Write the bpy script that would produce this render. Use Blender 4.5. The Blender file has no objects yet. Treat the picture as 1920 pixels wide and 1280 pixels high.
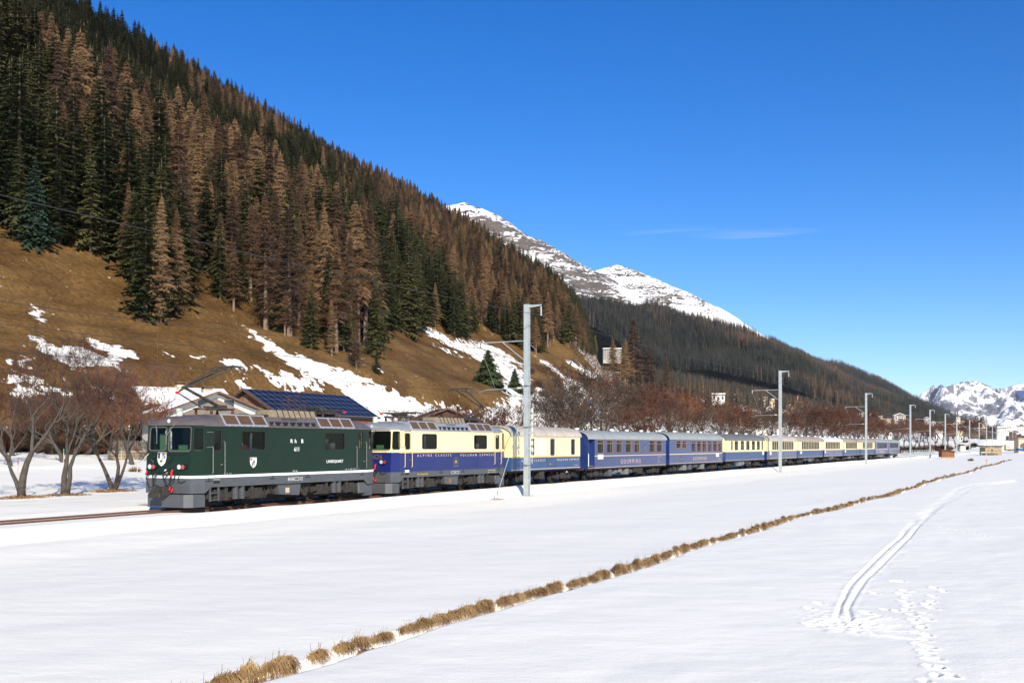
import bpy, math, random
import numpy as np
from mathutils import Vector, Matrix

random.seed(7)
R = random.Random(11)
SC = bpy.context.scene
rad = math.radians

# ------------------------------------------------------------------ camera
CAMZ = 2.5
FPX = 1950.0                      # focal length in pixels of a 1920 px wide picture
HOR = 834.0
cd = bpy.data.cameras.new('camera')
cam = bpy.data.objects.new('camera', cd)
SC.collection.objects.link(cam)
cd.sensor_width = 36.0
cd.lens = 36.0 * FPX / 1920.0
cd.shift_y = (HOR - 640.0) / 1920.0
cd.clip_start = 0.1
cd.clip_end = 60000
cam.location = (0, 0, CAMZ)
cam.rotation_euler = (rad(90), 0, 0)
SC.camera = cam

# ------------------------------------------------------------------ sky, sun, exposure
SUN_EL, SUN_AZ = 25.0, 164.5      # azimuth clockwise from +Y
world = bpy.data.worlds.new('World')
SC.world = world
world.use_nodes = True
wn = world.node_tree.nodes
wl = world.node_tree.links
sky = wn.new('ShaderNodeTexSky')
sky.sky_type = 'NISHITA'
sky.sun_disc = False
sky.sun_elevation = rad(SUN_EL)
sky.sun_rotation = rad(SUN_AZ)
sky.altitude = 1500
sky.air_density = 1.0
sky.dust_density = 0.1
sky.ozone_density = 4.0
hs = wn.new('ShaderNodeHueSaturation')
hs.inputs['Saturation'].default_value = 1.33
hs.inputs['Hue'].default_value = 0.512
hs.inputs['Value'].default_value = 1.0
wl.new(sky.outputs[0], hs.inputs['Color'])
wl.new(hs.outputs[0], wn['Background'].inputs['Color'])
wn['Background'].inputs['Strength'].default_value = 0.11
sl = bpy.data.lights.new('sun', 'SUN')
sl.energy = 5.0
sl.angle = rad(0.5)
sl.color = (1.0, 0.93, 0.80)
sun = bpy.data.objects.new('sun', sl)
SC.collection.objects.link(sun)
sd = Vector((math.sin(rad(SUN_AZ)) * math.cos(rad(SUN_EL)), math.cos(rad(SUN_AZ)) * math.cos(rad(SUN_EL)), math.sin(rad(SUN_EL))))
sun.rotation_euler = (-sd).to_track_quat('-Z', 'Y').to_euler()
SC.view_settings.view_transform = 'Standard'
SC.view_settings.look = 'None'
SC.view_settings.exposure = 0.50
SC.view_settings.gamma = 1.0
SC.view_settings.use_curve_mapping = False
SC.cycles.max_bounces = 6
SC.cycles.transparent_max_bounces = 12

# ------------------------------------------------------------------ the two coordinate frames
# the railway runs straight; s = metres along it, y = metres to its left, origin near the first engine
TH = rad(28.0)
CT, ST = math.cos(TH), math.sin(TH)
OX, OY = -13.05, 40.80
ROTZ = rad(62.0)
def W(s, y):
    return OX + ST * s - CT * y, OY + CT * s + ST * y
def SYc(X, Y):
    dx, dy = X - OX, Y - OY
    return ST * dx + CT * dy, -CT * dx + ST * dy
CAM_S, CAM_Y = SYc(0.0, 0.0)

# ------------------------------------------------------------------ noise
def _h(ix, iy, seed):
    n = (ix.astype(np.int64) * 374761393 + iy.astype(np.int64) * 668265263 + seed * 1274126177) & 0xFFFFFFFF
    n = ((n ^ (n >> 13)) * 1274126177) & 0xFFFFFFFF
    return ((n ^ (n >> 16)) & 0xFFFF) / 65535.0
def vnoise(x, y, seed=0):
    x = np.asarray(x, float); y = np.asarray(y, float)
    ix = np.floor(x); iy = np.floor(y)
    fx = x - ix; fy = y - iy
    fx = fx * fx * (3 - 2 * fx); fy = fy * fy * (3 - 2 * fy)
    a = _h(ix, iy, seed); b = _h(ix + 1, iy, seed); c = _h(ix, iy + 1, seed); d = _h(ix + 1, iy + 1, seed)
    return (a * (1 - fx) + b * fx) * (1 - fy) + (c * (1 - fx) + d * fx) * fy
def fbm(x, y, o=4, seed=0):
    t = 0.0; a = 0.5; n = 0.0
    for i in range(o):
        t = t + a * vnoise(np.asarray(x) * 2 ** i + 17.3 * i, np.asarray(y) * 2 ** i - 9.1 * i, seed + i); n += a; a *= 0.5
    return t / n
def sst(a, b, x):
    t = np.clip((np.asarray(x, float) - a) / (b - a), 0, 1)
    return t * t * (3 - 2 * t)

# ------------------------------------------------------------------ objects
def tag(o, label=None, cat=None, group=None, kind=None):
    if label: o['label'] = label
    if cat: o['category'] = cat
    if group: o['group'] = group
    if kind: o['kind'] = kind
    return o
def thing(name, label, cat, loc=(0, 0, 0), rz=0.0, group=None):
    o = bpy.data.objects.new(name, None)
    o.empty_display_size = 0.3
    SC.collection.objects.link(o)
    o.location = loc
    o.rotation_euler = (0, 0, rz)
    return tag(o, label, cat, group)
def link(me, name, parent=None, loc=None):
    o = bpy.data.objects.new(name, me)
    SC.collection.objects.link(o)
    if parent is not None: o.parent = parent
    if loc is not None: o.location = loc
    return o
def copy_tree(o, parent=None):
    c = o.copy(); SC.collection.objects.link(c)
    if parent is not None: c.parent = parent
    for ch in list(KIDS.get(o.name, ())):
        copy_tree(ch, c)
    return c
KIDS = {}

class MB:
    def __init__(self):
        self.v = []; self.f = []; self.m = []
    def add(self, vs, fs, mi=0):
        b = len(self.v)
        self.v.extend(tuple(p) for p in vs)
        for f in fs:
            self.f.append(tuple(i + b for i in f)); self.m.append(mi)
        return self
    def quad(self, a, b, c, d, mi=0):
        return self.add([a, b, c, d], [(0, 1, 2, 3)], mi)
    def box(self, x0, x1, y0, y1, z0, z1, mi=0):
        v = [(x0, y0, z0), (x1, y0, z0), (x1, y1, z0), (x0, y1, z0), (x0, y0, z1), (x1, y0, z1), (x1, y1, z1), (x0, y1, z1)]
        return self.add(v, [(0, 3, 2, 1), (4, 5, 6, 7), (0, 1, 5, 4), (1, 2, 6, 5), (2, 3, 7, 6), (3, 0, 4, 7)], mi)
    def bbox(self, x0, x1, y0, y1, z0, z1, b=0.02, mi=0):
        """box with chamfered edges"""
        xs = (x0, x1); ys = (y0, y1); zs = (z0, z1); v = []; idx = {}
        for i in (0, 1):
            for j in (0, 1):
                for k in (0, 1):
                    sx, sy, sz = (1, -1)[i], (1, -1)[j], (1, -1)[k]
                    for a, off in enumerate(((0, b, b), (b, 0, b), (b, b, 0))):
                        idx[(i, j, k, a)] = len(v)
                        v.append((xs[i] + sx * off[0], ys[j] + sy * off[1], zs[k] + sz * off[2]))
        I = lambda i, j, k, a: idx[(i, j, k, a)]
        f = []
        for i in (0, 1):
            f.append((I(i, 0, 0, 0), I(i, 1, 0, 0), I(i, 1, 1, 0), I(i, 0, 1, 0)))
            f.append((I(0, i, 0, 1), I(1, i, 0, 1), I(1, i, 1, 1), I(0, i, 1, 1)))
            f.append((I(0, 0, i, 2), I(1, 0, i, 2), I(1, 1, i, 2), I(0, 1, i, 2)))
        for i in (0, 1):
            for j in (0, 1):
                f.append((I(i, j, 0, 0), I(i, j, 0, 1), I(i, j, 1, 1), I(i, j, 1, 0)))
                f.append((I(i, 0, j, 0), I(i, 0, j, 2), I(i, 1, j, 2), I(i, 1, j, 0)))
                f.append((I(0, i, j, 1), I(0, i, j, 2), I(1, i, j, 2), I(1, i, j, 1)))
                for k in (0, 1):
                    f.append((I(i, j, k, 0), I(i, j, k, 1), I(i, j, k, 2)))
        return self.add(v, f, mi)
    def tube(self, p0, p1, r0, r1=None, n=6, mi=0, caps=True):
        r1 = r0 if r1 is None else r1
        p0 = Vector(p0); p1 = Vector(p1); d = (p1 - p0)
        if d.length < 1e-9: return self
        d.normalize()
        a = d.orthogonal().normalized(); b = d.cross(a)
        v = []
        for p, r in ((p0, r0), (p1, r1)):
            for i in range(n):
                t = 2 * math.pi * i / n
                v.append(p + (a * math.cos(t) + b * math.sin(t)) * r)
        f = [(i, (i + 1) % n, n + (i + 1) % n, n + i) for i in range(n)]
        if caps: f += [tuple(range(n - 1, -1, -1)), tuple(range(n, 2 * n))]
        return self.add(v, f, mi)
    def path(self, pts, r, n=6, mi=0):
        """one continuous tube through pts; r may be a list"""
        pts = [Vector(p) for p in pts]; rs = r if isinstance(r, (list, tuple)) else [r] * len(pts)
        v = []; up = None
        for i, p in enumerate(pts):
            d = (pts[min(i + 1, len(pts) - 1)] - pts[max(i - 1, 0)])
            d = d.normalized() if d.length > 1e-9 else Vector((0, 0, 1))
            if up is None: a = d.orthogonal().normalized()
            else:
                a = up - d * up.dot(d)
                a = a.normalized() if a.length > 1e-6 else d.orthogonal().normalized()
            up = a; b = d.cross(a)
            for k in range(n):
                t = 2 * math.pi * k / n
                v.append(p + (a * math.cos(t) + b * math.sin(t)) * rs[i])
        f = []
        for i in range(len(pts) - 1):
            for k in range(n):
                f.append((i * n + k, i * n + (k + 1) % n, (i + 1) * n + (k + 1) % n, (i + 1) * n + k))
        f += [tuple(range(n - 1, -1, -1)), tuple(range((len(pts) - 1) * n, len(pts) * n))]
        return self.add(v, f, mi)
    def prism(self, poly, axis, a, b, mi=0):
        """poly of 2D points in the plane across axis ('x': (y,z), 'y': (x,z), 'z': (x,y)), extruded from a to b"""
        def P(p, t):
            return {'x': (t, p[0], p[1]), 'y': (p[0], t, p[1]), 'z': (p[0], p[1], t)}[axis]
        n = len(poly)
        v = [P(p, a) for p in poly] + [P(p, b) for p in poly]
        f = [tuple(range(n - 1, -1, -1)), tuple(range(n, 2 * n))] + [(i, (i + 1) % n, n + (i + 1) % n, n + i) for i in range(n)]
        return self.add(v, f, mi)
    def loft(self, secs, mi=0, cap=True):
        n = len(secs[0]); v = [p for s in secs for p in s]; f = []
        for i in range(len(secs) - 1):
            for k in range(n - 1):
                f.append((i * n + k, i * n + k + 1, (i + 1) * n + k + 1, (i + 1) * n + k))
        if cap: f += [tuple(range(n - 1, -1, -1)), tuple(range((len(secs) - 1) * n, len(secs) * n))]
        return self.add(v, f, mi)
    def mesh(self, name, mats, smooth=False):
        me = bpy.data.meshes.new(name)
        me.from_pydata([tuple(p) for p in self.v], [], self.f)
        for m in (mats if isinstance(mats, (list, tuple)) else [mats]): me.materials.append(m)
        if len(me.materials) > 1: me.polygons.foreach_set('material_index', self.m)
        if smooth: me.polygons.foreach_set('use_smooth', [True] * len(me.polygons))
        me.update()
        return me
    def build(self, name, mats, parent=None, smooth=False, loc=None):
        o = link(self.mesh(name, mats, smooth), name, parent, loc)
        if smooth == 'auto':
            o.data.set_sharp_from_angle(angle=rad(35))
        if parent is not None: KIDS.setdefault(parent.name, []).append(o)
        return o

def grid_mesh(name, X, Y, Z, mats, attr=None, smooth=True):
    """X, Y, Z are 2-D arrays of one shape"""
    h, w = X.shape
    co = np.empty((h * w, 3), np.float32)
    co[:, 0] = X.ravel(); co[:, 1] = Y.ravel(); co[:, 2] = Z.ravel()
    i = np.arange(h * w, dtype=np.int32).reshape(h, w)
    q = np.stack([i[:-1, :-1], i[:-1, 1:], i[1:, 1:], i[1:, :-1]], -1).reshape(-1, 4)
    me = bpy.data.meshes.new(name)
    me.vertices.add(h * w); me.vertices.foreach_set('co', co.ravel())
    me.loops.add(q.size); me.loops.foreach_set('vertex_index', q.ravel())
    me.polygons.add(len(q)); me.polygons.foreach_set('loop_start', np.arange(0, q.size, 4, dtype=np.int32))
    me.polygons.foreach_set('use_smooth', np.ones(len(q), bool))
    for m in mats: me.materials.append(m)
    me.update(calc_edges=True)
    me.validate()
    if attr:
        for k, a in attr.items():
            at = me.attributes.new(k, 'FLOAT', 'POINT')
            at.data.foreach_set('value', a.ravel().astype(np.float32))
    return me

# ------------------------------------------------------------------ materials
MATS = {}
def mat(name, col, rough=0.6, metal=0.0, spec=0.5, var=0.0, vs=3.0, bump=0.0, bs=20.0, coat=0.0, dirt=None, stretch=(1, 1, 1)):
    """principled material; var/vs = brightness variation and its scale; dirt = (colour, amount, scale)"""
    if name in MATS: return MATS[name]
    m = bpy.data.materials.new(name); m.use_nodes = True
    nt = m.node_tree; N = nt.nodes; L = nt.links; b = N['Principled BSDF']
    b.inputs['Base Color'].default_value = (*col, 1)
    b.inputs['Roughness'].default_value = rough
    b.inputs['Metallic'].default_value = metal
    b.inputs['Specular IOR Level'].default_value = spec
    if coat: b.inputs['Coat Weight'].default_value = coat; b.inputs['Coat Roughness'].default_value = 0.1
    if var or bump or dirt:
        tc = N.new('ShaderNodeTexCoord'); mp = N.new('ShaderNodeMapping'); mp.inputs['Scale'].default_value = stretch
        L.new(tc.outputs['Object'], mp.inputs['Vector'])
        last = None
        if var or dirt:
            mx = N.new('ShaderNodeMix'); mx.data_type = 'RGBA'
            no = N.new('ShaderNodeTexNoise'); no.inputs['Scale'].default_value = vs; no.inputs['Detail'].default_value = 6; no.inputs['Roughness'].default_value = 0.65
            L.new(mp.outputs[0], no.inputs['Vector'])
            rp = N.new('ShaderNodeMapRange'); rp.inputs[1].default_value = 0.3; rp.inputs[2].default_value = 0.7
            L.new(no.outputs['Fac'], rp.inputs[0]); L.new(rp.outputs[0], mx.inputs['Factor'])
            mx.inputs['A'].default_value = (*[max(0, c * (1 - var)) for c in col], 1)
            mx.inputs['B'].default_value = (*[min(1, c * (1 + var)) for c in col], 1)
            last = mx.outputs['Result']
        if dirt:
            dc, da, ds = dirt
            n2 = N.new('ShaderNodeTexNoise'); n2.inputs['Scale'].default_value = ds; n2.inputs['Detail'].default_value = 8; n2.inputs['Roughness'].default_value = 0.7
            L.new(mp.outputs[0], n2.inputs['Vector'])
            r2 = N.new('ShaderNodeMapRange'); r2.inputs[1].default_value = 0.45; r2.inputs[2].default_value = 0.75; r2.inputs[4].default_value = da
            L.new(n2.outputs['Fac'], r2.inputs[0])
            m2 = N.new('ShaderNodeMix'); m2.data_type = 'RGBA'; L.new(r2.outputs[0], m2.inputs['Factor'])
            L.new(last, m2.inputs['A']); m2.inputs['B'].default_value = (*dc, 1)
            last = m2.outputs['Result']
        if last is not None: L.new(last, b.inputs['Base Color'])
        if bump:
            nb = N.new('ShaderNodeTexNoise'); nb.inputs['Scale'].default_value = bs; nb.inputs['Detail'].default_value = 5
            L.new(mp.outputs[0], nb.inputs['Vector'])
            bp = N.new('ShaderNodeBump'); bp.inputs['Strength'].default_value = bump; bp.inputs['Distance'].default_value = 0.05
            L.new(nb.outputs['Fac'], bp.inputs['Height']); L.new(bp.outputs[0], b.inputs['Normal'])
    MATS[name] = m
    return m
def foliage(name, c1, c2, c3, rough=0.75, scale=0.25, trans=0.0):
    """three-tone colour that differs from tree to tree and within a crown"""
    m = bpy.data.materials.new(name); m.use_nodes = True
    nt = m.node_tree; N = nt.nodes; L = nt.links; b = N['Principled BSDF']
    oi = N.new('ShaderNodeObjectInfo'); ge = N.new('ShaderNodeNewGeometry')
    no = N.new('ShaderNodeTexNoise'); no.inputs['Scale'].default_value = scale; no.inputs['Detail'].default_value = 4
    L.new(ge.outputs['Position'], no.inputs['Vector'])
    ad = N.new('ShaderNodeMath'); ad.operation = 'ADD'
    s1 = N.new('ShaderNodeMath'); s1.operation = 'MULTIPLY_ADD'; s1.inputs[1].default_value = 1.6; s1.inputs[2].default_value = -0.8
    L.new(no.outputs['Fac'], s1.inputs[0]); L.new(s1.outputs[0], ad.inputs[0]); L.new(oi.outputs['Random'], ad.inputs[1])
    rp = N.new('ShaderNodeValToRGB'); e = rp.color_ramp.elements
    e[0].position = 0.1; e[0].color = (*c1, 1); e[1].position = 0.9; e[1].color = (*c3, 1)
    x = e.new(0.5); x.color = (*c2, 1)
    L.new(ad.outputs[0], rp.inputs[0]); L.new(rp.outputs[0], b.inputs['Base Color'])
    b.inputs['Roughness'].default_value = rough; b.inputs['Specular IOR Level'].default_value = 0.2
    return m
def glass(name, tint=(0.45, 0.5, 0.5), base=0.10):
    m = bpy.data.materials.new(name); m.use_nodes = True
    nt = m.node_tree; N = nt.nodes; L = nt.links; N.remove(N['Principled BSDF'])
    t = N.new('ShaderNodeBsdfTransparent'); t.inputs[0].default_value = (*tint, 1)
    g = N.new('ShaderNodeBsdfGlossy'); g.inputs['Roughness'].default_value = 0.02; g.inputs[0].default_value = (0.7, 0.7, 0.7, 1)
    fr = N.new('ShaderNodeFresnel'); fr.inputs[0].default_value = 1.30
    ad = N.new('ShaderNodeMath'); ad.inputs[1].default_value = base; L.new(fr.outputs[0], ad.inputs[0])
    mx = N.new('ShaderNodeMixShader'); L.new(ad.outputs[0], mx.inputs[0]); L.new(t.outputs[0], mx.inputs[1]); L.new(g.outputs[0], mx.inputs[2])
    L.new(mx.outputs[0], N['Material Output'].inputs[0])
    return m

def snow_material():
    m = bpy.data.materials.new('snow'); m.use_nodes = True
    nt = m.node_tree; N = nt.nodes; L = nt.links; b = N['Principled BSDF']
    b.inputs['Base Color'].default_value = (0.93, 0.90, 0.80, 1); b.inputs['Roughness'].default_value = 0.65
    b.inputs['Specular IOR Level'].default_value = 0.25
    ge = N.new('ShaderNodeNewGeometry')
    mp = N.new('ShaderNodeMapping'); mp.inputs['Rotation'].default_value = (0, 0, rad(-8)); mp.inputs['Scale'].default_value = (0.55, 1.0, 1)
    L.new(ge.outputs['Position'], mp.inputs['Vector'])
    n1 = N.new('ShaderNodeTexNoise'); n1.inputs['Scale'].default_value = 1.1; n1.inputs['Detail'].default_value = 5; n1.inputs['Roughness'].default_value = 0.55
    n2 = N.new('ShaderNodeTexNoise'); n2.inputs['Scale'].default_value = 14; n2.inputs['Detail'].default_value = 4
    L.new(mp.outputs[0], n1.inputs['Vector']); L.new(ge.outputs['Position'], n2.inputs['Vector'])
    b1 = N.new('ShaderNodeBump'); b1.inputs['Strength'].default_value = 0.5; b1.inputs['Distance'].default_value = 0.07
    b2 = N.new('ShaderNodeBump'); b2.inputs['Strength'].default_value = 0.5; b2.inputs['Distance'].default_value = 0.012
    L.new(n1.outputs['Fac'], b1.inputs['Height']); L.new(n2.outputs['Fac'], b2.inputs['Height'])
    L.new(b1.outputs[0], b2.inputs['Normal']); L.new(b2.outputs[0], b.inputs['Normal'])
    # dry grass poking through, and shade painted under the train, where the 'bare' attribute says so
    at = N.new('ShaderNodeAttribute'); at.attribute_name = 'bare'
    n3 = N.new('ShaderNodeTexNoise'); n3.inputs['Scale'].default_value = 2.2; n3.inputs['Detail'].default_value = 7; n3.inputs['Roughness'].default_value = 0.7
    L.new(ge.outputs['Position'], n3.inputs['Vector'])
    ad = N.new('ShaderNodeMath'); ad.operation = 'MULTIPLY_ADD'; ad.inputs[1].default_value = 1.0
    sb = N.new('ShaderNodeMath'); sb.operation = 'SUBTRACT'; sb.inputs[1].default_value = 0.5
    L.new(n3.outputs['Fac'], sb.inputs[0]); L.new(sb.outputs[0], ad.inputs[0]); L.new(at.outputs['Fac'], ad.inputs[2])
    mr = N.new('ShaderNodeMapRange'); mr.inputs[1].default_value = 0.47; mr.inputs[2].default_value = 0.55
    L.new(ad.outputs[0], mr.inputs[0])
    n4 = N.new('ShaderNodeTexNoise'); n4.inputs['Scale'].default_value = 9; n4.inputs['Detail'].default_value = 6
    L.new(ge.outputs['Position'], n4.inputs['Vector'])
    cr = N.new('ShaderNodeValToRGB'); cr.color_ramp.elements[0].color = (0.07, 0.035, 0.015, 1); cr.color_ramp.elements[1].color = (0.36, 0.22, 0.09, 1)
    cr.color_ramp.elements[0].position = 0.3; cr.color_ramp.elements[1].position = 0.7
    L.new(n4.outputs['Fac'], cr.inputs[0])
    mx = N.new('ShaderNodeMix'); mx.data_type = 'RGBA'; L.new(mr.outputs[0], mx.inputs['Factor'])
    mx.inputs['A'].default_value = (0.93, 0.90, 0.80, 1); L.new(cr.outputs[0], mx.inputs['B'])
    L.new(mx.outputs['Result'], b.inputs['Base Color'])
    return m
M_SNOW = snow_material()

def hill_material(name, meadow, meadow2, snowc=(0.9, 0.88, 0.83), ns=0.55, rag=2.5, lo=0.46, hi=0.54, stretch=(1, 1, 1)):
    """meadow with snow cover driven by the 'snow' attribute, ragged by noise"""
    m = bpy.data.materials.new(name); m.use_nodes = True
    nt = m.node_tree; N = nt.nodes; L = nt.links; b = N['Principled BSDF']
    b.inputs['Roughness'].default_value = 0.85; b.inputs['Specular IOR Level'].default_value = 0.1
    tc = N.new('ShaderNodeTexCoord')
    mp = N.new('ShaderNodeMapping'); mp.inputs['Scale'].default_value = stretch; L.new(tc.outputs['Object'], mp.inputs['Vector'])
    at = N.new('ShaderNodeAttribute'); at.attribute_name = 'snow'
    n1 = N.new('ShaderNodeTexNoise'); n1.inputs['Scale'].default_value = ns; n1.inputs['Detail'].default_value = 9; n1.inputs['Roughness'].default_value = 0.62
    L.new(mp.outputs[0], n1.inputs['Vector'])
    ma = N.new('ShaderNodeMath'); ma.operation = 'MULTIPLY_ADD'; ma.inputs[1].default_value = rag; ma.inputs[2].default_value = -rag / 2
    L.new(n1.outputs['Fac'], ma.inputs[0])
    ad = N.new('ShaderNodeMath'); ad.operation = 'ADD'; L.new(ma.outputs[0], ad.inputs[0]); L.new(at.outputs['Fac'], ad.inputs[1])
    mr = N.new('ShaderNodeMapRange'); mr.inputs[1].default_value = lo; mr.inputs[2].default_value = hi; L.new(ad.outputs[0], mr.inputs[0])
    n2 = N.new('ShaderNodeTexNoise'); n2.inputs['Scale'].default_value = 0.09; n2.inputs['Detail'].default_value = 8; n2.inputs['Roughness'].default_value = 0.6
    n3 = N.new('ShaderNodeTexNoise'); n3.inputs['Scale'].default_value = 1.6; n3.inputs['Detail'].default_value = 5; n3.inputs['Roughness'].default_value = 0.75
    L.new(tc.outputs['Object'], n2.inputs['Vector']); L.new(tc.outputs['Object'], n3.inputs['Vector'])
    c1 = N.new('ShaderNodeValToRGB'); c1.color_ramp.elements[0].color = (*meadow, 1); c1.color_ramp.elements[1].color = (*meadow2, 1)
    c1.color_ramp.elements[0].position = 0.35; c1.color_ramp.elements[1].position = 0.65; L.new(n2.outputs['Fac'], c1.inputs[0])
    c2 = N.new('ShaderNodeMapRange'); c2.inputs[1].default_value = 0.25; c2.inputs[2].default_value = 0.75; c2.inputs[3].default_value = 0.35; c2.inputs[4].default_value = 1.7
    L.new(n3.outputs['Fac'], c2.inputs[0])
    mu = N.new('ShaderNodeMix'); mu.data_type = 'RGBA'; mu.blend_type = 'MULTIPLY'; mu.inputs['Factor'].default_value = 1
    L.new(c1.outputs[0], mu.inputs['A']); L.new(c2.outputs[0], mu.inputs['B'])
    mx = N.new('ShaderNodeMix'); mx.data_type = 'RGBA'; L.new(mr.outputs[0], mx.inputs['Factor']); L.new(mu.outputs['Result'], mx.inputs['A'])
    mx.inputs['B'].default_value = (*snowc, 1); L.new(mx.outputs['Result'], b.inputs['Base Color'])
    bp = N.new('ShaderNodeBump'); bp.inputs['Strength'].default_value = 0.9; bp.inputs['Distance'].default_value = 0.3
    L.new(n3.outputs['Fac'], bp.inputs['Height']); L.new(bp.outputs[0], b.inputs['Normal'])
    return m
# ================================================================== THE GROUND
DITCH_Y = -20.8
def ditch_c(s):
    return DITCH_Y + 0.25 * np.sin(s * 0.11) + 0.12 * np.sin(s * 0.43 + 1) + 0.10 * (vnoise(s * 1.7, s * 0 + 3, 5) - 0.5)
def ground(s, y, micro=True):
    s = np.asarray(s, float); y = np.asarray(y, float)
    z = -0.62 + 0.17 * sst(-7.0, -3.4, y) + 0.40 * sst(-3.0, -1.9, y)
    z = z + 0.13 * sst(-2.6, -1.75, y) * sst(4, 22, s) * sst(1.6, -1.2, y) * 0.8
    z = z - (0.02 + 0.07 * sst(-1.5, 0.5, s)) * sst(-1.75, -1.4, y) * sst(1.75, 1.4, y)           # the bed between the rails
    z = z + 0.05 * sst(1.5, 2.4, y)
    far = 1 - 0.75 * sst(160, 420, s)
    z = z + 0.12 * sst(2, 10, y) + far * 2.3 * (sst(14, 66, y) * 0.5 + 0.5 * np.clip((y - 14) / 50, 0, 1))
    z = z + 6.0 * sst(540, 660, s) * sst(3.5, 9.0, y)
    if micro:
        out = 1 - sst(-1.9, -1.5, y) * sst(1.9, 1.5, y)
        z = z + out * ((fbm(s / 9, y / 6, 4, 3) - 0.5) * 0.16 + (fbm(s / 1.6, y / 0.9, 3, 9) - 0.5) * 0.035)
        # old footpath and ploughed heaps beyond the trees
        z = z + 0.25 * np.exp(-((y - 33) / 2.0) ** 2) * vnoise(s / 3, y / 2, 31) * sst(90, 60, s)
    return z
def proj(X, Y, Z):
    return 960 + FPX * X / Y, HOR - FPX * (Z - CAMZ) / Y
def field_pt(px, py, z=-0.62):
    """point of the flat field that the photograph shows there"""
    Y = FPX * (CAMZ - z) / (py - HOR)
    return (px - 960) * Y / FPX, Y
def gz(s, y):
    return float(ground(np.array([s]), np.array([y]))[0])

ski_px = [[(1569, 1160), (1577, 1132), (1592, 1103), (1625, 1066), (1662, 1032), (1690, 1006), (1708, 985), (1722, 970), (1745, 955), (1775, 935), (1800, 917), (1832, 908), (1870, 903), (1905, 899)],
          [(1596, 1162), (1590, 1142), (1598, 1125), (1622, 1090), (1648, 1064), (1680, 1034), (1706, 1006), (1722, 985), (1736, 968), (1756, 955), (1786, 936), (1812, 919), (1842, 910), (1880, 905), (1912, 901)]]
foot_px = [(1688, 1093), (1697, 1110), (1690, 1115), (1698, 1123), (1696, 1130), (1701, 1138), (1698, 1146), (1709, 1156), (1711, 1165), (1722, 1171), (1728, 1178), (1718, 1187), (1737, 1193), (1734, 1202), (1719, 1208), (1741, 1215), (1733, 1222), (1739, 1229), (1740, 1238), (1753, 1238), (1742, 1252), (1760, 1255), (1754, 1269), (1779, 1269), (1786, 1271), (1733, 1278),
           (1751, 1105), (1747, 1120), (1746, 1130), (1736, 1135), (1747, 1144), (1732, 1154), (1739, 1165), (1768, 1112), (1677, 1093), (1640, 1115), (1622, 1150), (1605, 1170), (1516, 1142), (1514, 1171), (1535, 1133), (1660, 1145), (1680, 1148),
           (1750, 983), (1765, 987), (1780, 990), (1795, 993), (1810, 996), (1830, 998), (1850, 1002)]
def seg_dist(X, Y, pts):
    d = np.full(X.shape, 1e9)
    for (a, b) in zip(pts[:-1], pts[1:]):
        ax, ay = a; bx, by = b
        L2 = (bx - ax) ** 2 + (by - ay) ** 2
        t = np.clip(((X - ax) * (bx - ax) + (Y - ay) * (by - ay)) / L2, 0, 1)
        d = np.minimum(d, np.hypot(X - ax - t * (bx - ax), Y - ay - t * (by - ay)))
    return d

def ax_join(*segs):
    out = []
    for a, b, st in segs:
        out.append(np.arange(a, b, st))
    return np.concatenate(out)
s_ax = ax_join((-90, -34, 4.0), (-34, -19, 0.25), (-19, 3, 0.036), (3, 30, 0.11), (30, 75, 0.3), (75, 260, 1.2))
g = [260.0]
while g[-1] < 6000: g.append(g[-1] + 2 + (g[-1] - 260) * 0.06)
s_ax = np.concatenate([s_ax, g])
g = [-38.0]
while g[-1] > -3000: g.append(g[-1] - 0.4 - (-38 - g[-1]) * 0.09)
y_ax = np.concatenate([g[::-1][:-1], ax_join((-38, -33.5, 0.25), (-33.5, -25.6, 0.036), (-25.6, -25.2, 0.1), (-25.2, -22.4, 0.2), (-22.4, -20.1, 0.06), (-20.1, -8, 0.35), (-8, 3, 0.12), (3, 40, 0.45), (40, 68, 1.5))])
def clean_ax(a):
    a = np.sort(a); keep_ = [a[0]]
    for q_ in a[1:]:
        if q_ - keep_[-1] > 0.02: keep_.append(q_)
    return np.array(keep_)
s_ax = clean_ax(s_ax); y_ax = clean_ax(y_ax)
S, Yt = np.meshgrid(s_ax, y_ax, indexing='ij')
Zg = ground(S, Yt)
# far right side of the valley floor rises a little towards the town
Xw, Yw = W(S, Yt)
# ditch: steep far bank, soft near bank
dc = ditch_c(S)
u = Yt - dc
end = sst(225, 205, S)
prof = np.where(u > 0, sst(0.22, 0.0, u), sst(-0.42, -0.12, u))
depth = (0.50 + 0.12 * (fbm(S / 2.3, S * 0 + 1.5, 3, 77) - 0.5)) * end
Zg = Zg - depth * prof * (np.abs(u) < 2)
Zg = Zg + 0.06 * sst(-7.0, -0.45, u) * sst(-0.25, -0.42, u) * end
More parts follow.
